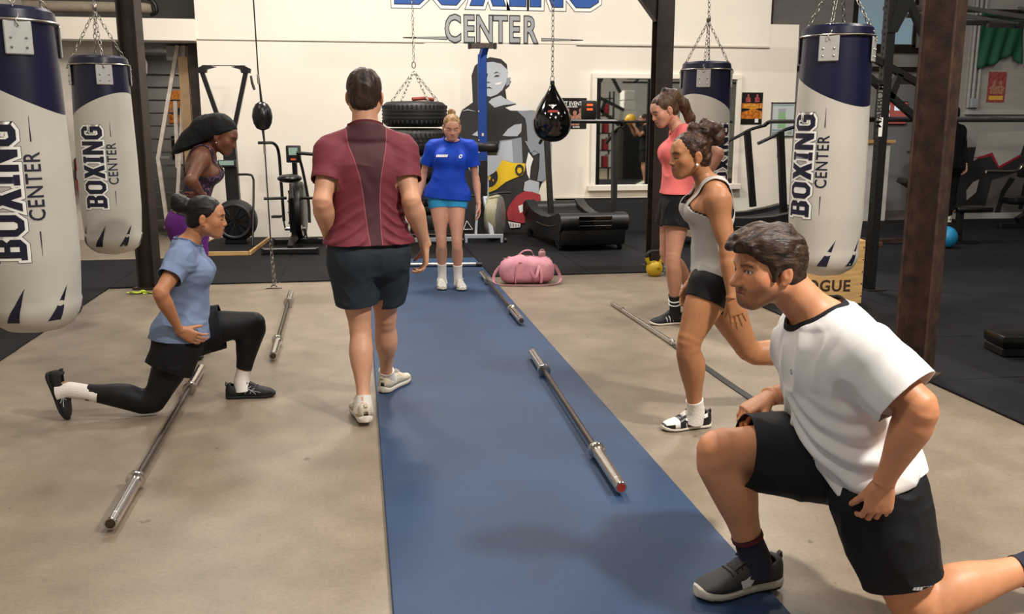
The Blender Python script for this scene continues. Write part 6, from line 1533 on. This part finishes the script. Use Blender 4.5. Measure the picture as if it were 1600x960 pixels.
hair(P, K, root, base, cap_items(K, .009, extra=[(E((0, -.02, .075), (.068, .085, .055)), .02, 1)]), HBR, flow=(.2, 0, 1), amp=.004, freq=(90, 25), halves=nape(K, -.055, .45))
shoe(root, base, (.004, 4.352, .02), (-.16, 1, -.04), (0, .04, 1), .285, S_CREAM); sock_mesh(root, base, J['knL'], J['anL'], .93, WSOCK, K['g'] * 1.02, (-.18, 1, 0))
shoe(root, base, (.098, 4.865, .017), (.50, .86, 0), (0, 0, 1), .285, S_CREAM); sock_mesh(root, base, J['knR'], J['anR'], .94, WSOCK, K['g'] * 1.02, (.5, .86, 0))

# ---- 4 woman in the blue shirt, facing the camera
P = dict(h=1.58, fem=True, skin='#c4917a', brow='#6b4a34', lip='#a55b54', face=(-.03, -1, -.34), headup=(0, -.3, 1), vox=.007, hvox=.004, label='woman in bright blue shirt and light blue shorts walking toward us',
  J=dict(head=(.82,8.05,1.432), neck=(.825,8.12,1.312), shR=(.664,8.15,1.267), shL=(.983,8.12,1.266), elR=(.575,8.22,1.01), wrR=(.52,8.10,.79), elL=(1.036,8.14,.985), wrL=(1.045,8.02,.765),
         hipR=(.70,8.12,.828), hipL=(.857,8.10,.827), knR=(.712,8.02,.456), anR=(.725,8.14,.105), knL=(.843,7.97,.442), anL=(.861,8.07,.105)), floor=.017,
  handL=dict(d=(.03,-.15,-1), n=(-1,-.1,0), side=(-.3,-1,0), curl=(14,22,18)), handR=dict(d=(-.1,-.15,-1), n=(1,-.1,0), side=(.3,-1,0), curl=(14,22,18)))
J, B, K, root, base = begin(P)
o = tee(P, K, B, J, root, base, cloth_mat('royal_blue_jersey', '#0f3fb4', .65, .05), hem=-.015, ease=(.014, .034, .026), sleeve=.60, sl=(.012, .024), amp=.006, freq=(9, 9, 7), seed=6, collar=cloth_mat('royal_blue_rib', '#0d359c', .7))
bottoms(P, K, B, J, root, base, cloth_mat('light_blue_knit', '#2f93c4', .7, .03), 'shorts', length=.27, ease=.006, flare=.007, amp=.001, waist=.12)
c_ = K['tor'].A + K['up'] * .40 * K['s'] + K['fs'] * .1 - base
V, F = ring_geo(.010, .019, .7, -.7); decal(o, 'chest_mark', V, F, c_ + np.array((.085, 0, -.005)), K['fs'], (0, 0, 1), PWHITE, o)
V, F = blocks(7, .10, .022); decal(o, 'chest_print', V, F, c_ + np.array((-.075, 0, .0)), K['fs'], (0, 0, 1), PWHITE, o)
h = lambda *a: hp_(K, *a); AX = (K['r'], K['f'], K['u']); E = lambda c, r: Ell(h(*c), AX, np.array(r) * K['hs'])
HBL = hair_mat('dark_blond_hair', '#6b4c30', '#b08a5c', (24, 24, 6))
hair(P, K, root, base, cap_items(K, .007, extra=[(E((0, -.07, .125), (.04, .04, .032)), .02, 1), (E((.012, -.06, .145), (.02, .02, .02)), .01, 1)]), HBL, flow=(0, .9, -.5), amp=.0025, halves=nape(K))
b = MB()
for s_ in (-1, 1): b.tube([o_ - base for o_ in (K['tor'].at(.485 * K['s'] / K['L'], s_ * .62, .85), K['tor'].at(.46 * K['s'] / K['L'], s_ * .25, 1.12), K['tor'].at(.425 * K['s'] / K['L'], 0, 1.22))], .0015, 4)
nl = b.build('necklace', mat('silver_thin', '#cfcac5', .25, 1), root); MB().ball(K['tor'].at(.418 * K['s'] / K['L'], 0, 1.26) - base, .009, 10, 8).build('pendant', MATS['silver_thin'], nl)
for s_ in (-1, 1): MB().ball(h(s_ * .082, .004, -.048) - base, .006, 10, 6).build('earring', mat('gold', '#c79a4a', .3, 1), root)
shoe(root, base, (.712, 8.205, .017), (.0, -1, 0), (0, 0, 1), .25, S_WHITE); sock_mesh(root, base, J['knR'], J['anR'], .62, WSOCK, K['g'], (0, -1, 0))
shoe(root, base, (.866, 8.14, .017), (.06, -1, 0), (0, 0, 1), .25, S_WHITE); sock_mesh(root, base, J['knL'], J['anL'], .62, WSOCK, K['g'], (0, -1, 0))

# ---- 5 woman in coral, looking down
P = dict(h=1.66, fem=True, skin='#c08c72', brow='#2f2018', lip='#9c564e', face=(-.92, -.10, -.42), headup=(-.4, 0, 1), vox=.007, hvox=.003, leg=1.08, arm=1.06, label='woman in coral pink shirt and black shorts with a long ponytail',
  J=dict(head=(2.163,6.38,1.557), neck=(2.28,6.38,1.43), shL=(2.276,6.22,1.39), shR=(2.325,6.53,1.392), elL=(2.476,6.10,1.262), wrL=(2.393,6.2,1.04), elR=(2.52,6.68,1.23), wrR=(2.44,6.56,1.02),
         hipL=(2.274,6.295,.915), hipR=(2.305,6.455,.906), knL=(2.215,6.24,.516), anL=(2.289,6.36,.108), knR=(2.24,6.46,.519), anR=(2.49,6.48,.20)),
  handL=dict(d=(-.5,.5,-.5), n=(-.3,1,0), side=(0,-.2,1), curl=(20,25,20)), handR=dict(d=(-.5,-.5,-.5), n=(-.3,-1,0), side=(0,0,1), curl=(20,25,20)))
J, B, K, root, base = begin(P)
tee(P, K, B, J, root, base, cloth_mat('coral_jersey', '#e0706c', .75, .05), 'sleeveless_shirt', neck=(.09, .14, .115, .06, .07), hem=.06, ease=(.014, .032, .03), sleeve=.12, sl=(.012, .014), amp=.005, freq=(10, 10, 9), seed=9)
bottoms(P, K, B, J, root, base, SHORTB, 'shorts', length=.46, ease=.02, flare=.04, amp=.005, seed=10, waist=.14)
h = lambda *a: hp_(K, *a); AX = (K['r'], K['f'], K['u']); E = lambda c, r: Ell(h(*c), AX, np.array(r) * K['hs'])
HBN = hair_mat('brown_hair', '#2e1f17', '#5d4330', (20, 20, 7))
tl = [h(0, -.06, .125), (2.235, 6.40, 1.665), (2.315, 6.42, 1.60), (2.375, 6.43, 1.50), (2.405, 6.44, 1.40)]
hair(P, K, root, base, cap_items(K, .007, extra=[(Cap(tl[i], tl[i+1], (.026, .036, .040, .034)[i], (.036, .040, .034, .014)[i]), .03, 1) for i in range(4)]), HBN, flow=(0, .8, -.6), amp=.0025, halves=[])
MB().lathe([(.024 + .008 * math.cos(R(a)), .012 * math.sin(R(a))) for a in range(0, 360, 60)], 18, Matrix.Translation(Vector(h(0, -.062, .122) - base)) @ Vector(-K['f'] + K['u'] * .5).to_track_quat('Z', 'Y').to_matrix().to_4x4(), closed=True).build('hair_tie', BLACKP, root)
shoe(root, base, (2.365, 6.375, 0), (-1, -.03, 0), (0, 0, 1), .265, S_NAVY); so = sock_mesh(root, base, J['knL'], J['anL'], .70, BSOCK, K['g'] * 1.06, (-1, 0, 0))
d_ = nv(J['anL'] - J['knL']); a_ = J['knL'] + (J['anL'] - J['knL']) * .79 - base
for q_ in (0, .03): MB().tube([tuple(a_ + d_ * q_), tuple(a_ + d_ * (q_ + .006))], .0475 * K['g'] + .002, 20).build('white_band', PWHITE, so)
shoe(root, base, (2.56, 6.48, .255), (-.25, 0, -1), (-1, 0, .25), .25, S_NAVY)

# ---- 6 woman in the grey tank top
P = dict(h=1.60, fem=True, skin='#ab7550', brow='#1c110b', lip='#8a4b3c', face=(-1, -.08, -.10), headup=(-.15, 0, 1), vox=.0064, hvox=.003, leg=1.20, arm=1.18, label='woman in pale grey tank top and tight black shorts stepping into a lunge',
  J=dict(head=(1.521,4.10,1.317), neck=(1.622,4.10,1.185), shL=(1.60,3.945,1.14), shR=(1.648,4.255,1.136), elL=(1.637,3.88,.891), wrL=(1.647,3.84,.688), elR=(1.718,4.33,.875), wrR=(1.63,4.3,.69),
         hipL=(1.638,4.025,.742), hipR=(1.685,4.18,.73), knL=(1.497,3.97,.457), anL=(1.584,4.06,.095), knR=(1.905,4.21,.34), anR=(2.27,4.24,.27)),
  handL=dict(d=(.34,-.02,-.95), n=(.1,1,0), side=(-1,0,-.2), curl=(6,10,8), spread=6, thumb=(30, 10)), handR=dict(d=(-.3,.1,-.95), n=(.1,-1,0), side=(-1,0,0), curl=(20,25,20)))
J, B, K, root, base = begin(P)
tank(P, K, B, J, root, base, cloth_mat('black_bra_knit', '#111113', .7), 'sports_bra', hem=.27, ease=.0035, top=.415, strap=(.045, .072), back=.40, seed=3, amp=0)
tank(P, K, B, J, root, base, cloth_mat('pale_grey_rib', '#b9b4ad', .85, .04, bump=.2, bscale=50), 'tank_top', hem=.04, ease=.009, top=.40, strap=(.062, .088), back=.36, amp=.004, seed=12)
bottoms(P, K, B, J, root, base, cloth_mat('black_lycra', '#0e0e10', .6, .03), 'shorts', length=.36, ease=.006, flare=.006, amp=.0006, waist=.13)
h = lambda *a: hp_(K, *a); AX = (K['r'], K['f'], K['u']); E = lambda c, r: Ell(h(*c), AX, np.array(r) * K['hs'])
HCU = hair_mat('dark_curly_hair', '#17100d', '#4a2f22', (14, 14, 14))
ex = [(E((sx_, f_, u_), (r_, r_, r_)), .012, 1) for sx_, f_, u_, r_ in ((0, -.05, .10, .05), (.03, -.07, .115, .036), (-.03, -.075, .11, .036), (0, -.10, .10, .048), (.02, -.12, .07, .042), (-.02, -.13, .075, .04), (0, -.15, .10, .045), (0, -.03, .13, .036), (.03, -.11, .125, .036), (-.03, -.115, .12, .036), (0, -.09, .14, .036), (.03, -.15, .075, .03), (-.03, -.15, .07, .03))]
hair(P, K, root, base, cap_items(K, .007, extra=ex), HCU, flow=(0, .7, -.5), amp=.007, freq=(75, 30), halves=nape(K), vox=.0035)
MB().ball(h(-.086, .004, -.045) - base, .007, 10, 6).build('earring', mat('white_pearl', '#e8e2da', .25), root)
shoe(root, base, (1.672, 4.095, 0), (-1, -.12, 0), (0, 0, 1), .255, S_PANDA); sock_mesh(root, base, J['knL'], J['anL'], .84, WSOCK, K['g'] * 1.17, (-1, 0, 0))
shoe(root, base, (2.36, 4.24, .305), (-.25, 0, -1), (-1, 0, .25), .25, S_PANDA); sock_mesh(root, base, J['knR'], J['anR'], .84, WSOCK, K['g'] * 1.17, (-.2, 0, -1))

# ---- 7 man in white, close, lunging
P = dict(h=1.74, fem=False, skin='#cc8d66', brow='#241811', lip='#a0594a', beard='#3a261c', eyes='open', face=(-1, -.16, -.06), headup=(-.10, 0, 1), vox=.0052, hvox=.0026, handvox=.0026, hs=.98, leg=1.26, arm=1.24, glute=.70, belly=.01, floor=0,
  label='man in white shirt and black shorts in a deep lunge on the mat edge',
  J=dict(head=(1.161,2.46,1.05), neck=(1.318,2.42,.912), shL=(1.328,2.245,.862), shR=(1.365,2.595,.842), elL=(1.432,2.09,.731), wrL=(1.398,2.17,.497), elR=(1.50,2.74,.60), wrR=(1.266,2.62,.612),
         hipL=(1.462,2.325,.443), hipR=(1.49,2.48,.43), knL=(1.567,2.24,.064), anL=(1.99,2.26,.16), knR=(1.05,2.52,.488), anR=(1.195,2.515,.125)),
  handL=dict(d=(-.06,.12,-1), n=(.15,1,0), side=(-1,0,0), curl=(28,38,25), thumb=(25, 25)), handR=dict(d=(-.80,-.05,-.40), n=(-.2,0,-1), side=(0,-1,0), curl=(35,32,20), thumb=(40, 15)))
J, B, K, root, base = begin(P)
WSH = cloth_mat('white_jersey', '#e4e2e0', .75, .02, bump=.1, bscale=22); BRIB = cloth_mat('black_rib', '#17181c', .8)
def drape(loc):
    u, v, z = loc.T
    return .010 * np.sin((z * .8 + np.abs(u) * .9) * 95 + 4 * vnoise(loc * 7)) * np.clip((.36 - z) / .2, 0, 1) * (.4 + .6 * vnoise(loc * 5 + 3))
o = tee(P, K, B, J, root, base, WSH, hem=.012, ease=(.018, .034, .020), sleeve=.80, sl=(.016, .040), neck=(.088, .095, .08, .04, .02), amp=.008, freq=(9, 9, 7), seed=14, fold=drape, collar=BRIB)
V, F = ring_geo(.004, .0075); decal(o, 'chest_mark', V, F, K['tor'].A + K['up'] * .40 - base + np.cross(K['fs'], K['tor'].n) * -.075 + K['fs'] * .1, K['fs'], (0, 0, 1), GREYU, o)
sh = bottoms(P, K, B, J, root, base, cloth_mat('black_woven', '#16171a', .7, .05), 'shorts', lengths={'L': .77, 'R': .80}, ease=.016, flare=.036, amp=.005, seed=15, waist=.10)
V, F = blocks(6, .06, .009); tp = B['thighL'][0][0].at(.70) - base; decal(sh, 'small_mark', V, F, tp, (0, -1, 0), (.05, 0, 1), SILV, sh, .002)
h = lambda *a: hp_(K, *a); AX = (K['r'], K['f'], K['u']); E = lambda c, r: Ell(h(*c), AX, np.array(r) * K['hs'])
HDB = hair_mat('brown_wavy_hair', '#1d140f', '#4d3a2c', (9, 30, 30))
ex = [(E(c, r), .02, 1) for c, r in (((0, .0, .098), (.066, .082, .038)), ((0, .055, .098), (.058, .040, .034)), ((.0, .088, .094), (.052, .030, .028)), ((.022, .108, .078), (.024, .02, .024)), ((-.022, .108, .080), (.024, .02, .026)), ((-.05, .06, .075), (.02, .04, .025)), ((-.055, -.03, .06), (.026, .06, .03)), ((.055, -.03, .06), (.026, .06, .03)), ((0, -.085, .03), (.06, .04, .06)))]
it = cap_items(K, .014, ((0, .110, -.060), (.13, .098, .125)), ex)
for s_ in (-1, 1): it.append((Cap(h(s_ * .074, .022, .012), h(s_ * .071, .026, -.022), .0085 * K['hs'], .006 * K['hs']), .01, 1))
hair(P, K, root, base, it, HDB, flow=(0, 1, .35), amp=.008, freq=(60, 16), halves=nape(K, -.052, .42), vox=.0032)
shoe(root, base, (1.292, 2.535, .017), (-1, -.20, 0), (0, 0, 1), .305, S_FRONT); sock_mesh(root, base, J['knR'], J['anR'], .80, NSOCK, K['g'] * 1.22, (-1, -.2, 0), cloth_mat('dark_red_cuff', '#5a2226', .8))
shoe(root, base, (2.09, 2.26, .285), (.02, 0, -1), (-1, 0, .1), .29, S_FRONT); sock_mesh(root, base, J['knL'], J['anL'], .82, NSOCK, K['g'] * 1.22, (0, 0, -1))

# ---- 8 person in black far back behind the rusty column
P = dict(h=1.74, fem=False, skin='#b98a70', brow='#1a120e', face=(-.3, .9, -.1), vox=.010, hvox=.007, handvox=.005, label='person all in black with white shoes near the graffiti wall', floor=.0145,
  J=dict(head=(8.60,12.45,1.60), neck=(8.60,12.42,1.45), shL=(8.43,12.38,1.38), shR=(8.77,12.45,1.38), elL=(8.38,12.33,1.08), wrL=(8.38,12.25,.84), elR=(8.80,12.40,1.10), wrR=(8.80,12.30,.88), hipL=(8.51,12.38,.86), hipR=(8.69,12.42,.86), knL=(8.50,12.38,.48), anL=(8.50,12.42,.11), knR=(8.69,12.42,.48), anR=(8.70,12.46,.11)),
  handL=dict(d=(0, -.1, -1), n=(1, 0, 0), side=(0, 1, 0)), handR=dict(d=(0, -.1, -1), n=(-1, 0, 0), side=(0, 1, 0)))
J, B, K, root, base = begin(P)
HOOD = cloth_mat('black_fleece', '#0d0d0f', .9)
o = tee(P, K, B, J, root, base, HOOD, 'hooded_top', hem=-.05, ease=(.025, .04, .035), sleeve=1.0, sl=(.02, .02), amp=.006, seed=20)
for x in 'LR':
    p, q = J['el' + x] - base, J['wr' + x] - base; MB().tube([tuple(p + (p - q) * .12), tuple(p), tuple(q * .92 + p * .08)], [.055, .06, .045], 14).build('sleeve', HOOD, o)
bottoms(P, K, B, J, root, base, HOOD, 'trousers', lengths={'L': 1.95, 'R': 1.95}, ease=.02, flare=.025, waist=.1, amp=.004)
h = lambda *a: hp_(K, *a); AX = (K['r'], K['f'], K['u']); E = lambda c, r: Ell(h(*c), AX, np.array(r) * K['hs'])
hair(P, K, root, base, cap_items(K, .02, ((0, .11, -.03), (.11, .09, .10))), HOOD, 'hood', amp=.003, freq=(30, 8), vox=.008)
for x in 'LR': shoe(root, base, (J['an' + x][0], J['an' + x][1] - .07, .0145), (0, 1, 0), (0, 0, 1), .28, S_WHITE)

# ---- person with the yellow ball, outside the view, seen in the wall mirror
P = dict(h=1.72, fem=False, skin='#c08d70', brow='#1a120e', face=(-1, 0, -.1), vox=.010, hvox=.006, handvox=.005, label='person in black lifting a yellow ball, reflected in the wall mirror', floor=.0145,
  J=dict(head=(6.72,3.05,1.58), neck=(6.78,3.05,1.44), shL=(6.78,2.88,1.37), shR=(6.80,3.22,1.37), elL=(6.58,2.86,1.20), wrL=(6.44,2.88,1.42), elR=(6.58,3.24,1.20), wrR=(6.44,3.22,1.42), hipL=(6.80,2.97,.86), hipR=(6.80,3.13,.86), knL=(6.77,2.97,.48), anL=(6.82,2.97,.11), knR=(6.77,3.13,.48), anR=(6.82,3.13,.11)),
  handL=dict(d=(-.2, .1, 1), n=(0, 1, .2), side=(1, 0, 0)), handR=dict(d=(-.2, -.1, 1), n=(0, -1, .2), side=(1, 0, 0)))
J, B, K, root, base = begin(P)
tee(P, K, B, J, root, base, HOOD, hem=.0, ease=(.014, .03, .03), sleeve=.6, amp=.005, seed=21)
bottoms(P, K, B, J, root, base, HOOD, 'shorts', length=.75, ease=.02, flare=.04, waist=.1, amp=.004)
hair(P, K, root, base, cap_items(K, .01), HBR, amp=.003, freq=(60, 16), halves=nape(K), vox=.007)
for x in 'LR': shoe(root, base, (J['an' + x][0] + .07, J['an' + x][1], .0145), (-1, 0, 0), (0, 0, 1), .28, S_WHITE)
tag(MB().ball((6.40, 3.05, 1.56), .13, 24, 16).build('medicine_ball', mat('yellow_ball', '#d9a520', .5)), 'yellow medicine ball held up, seen in the wall mirror', 'ball')
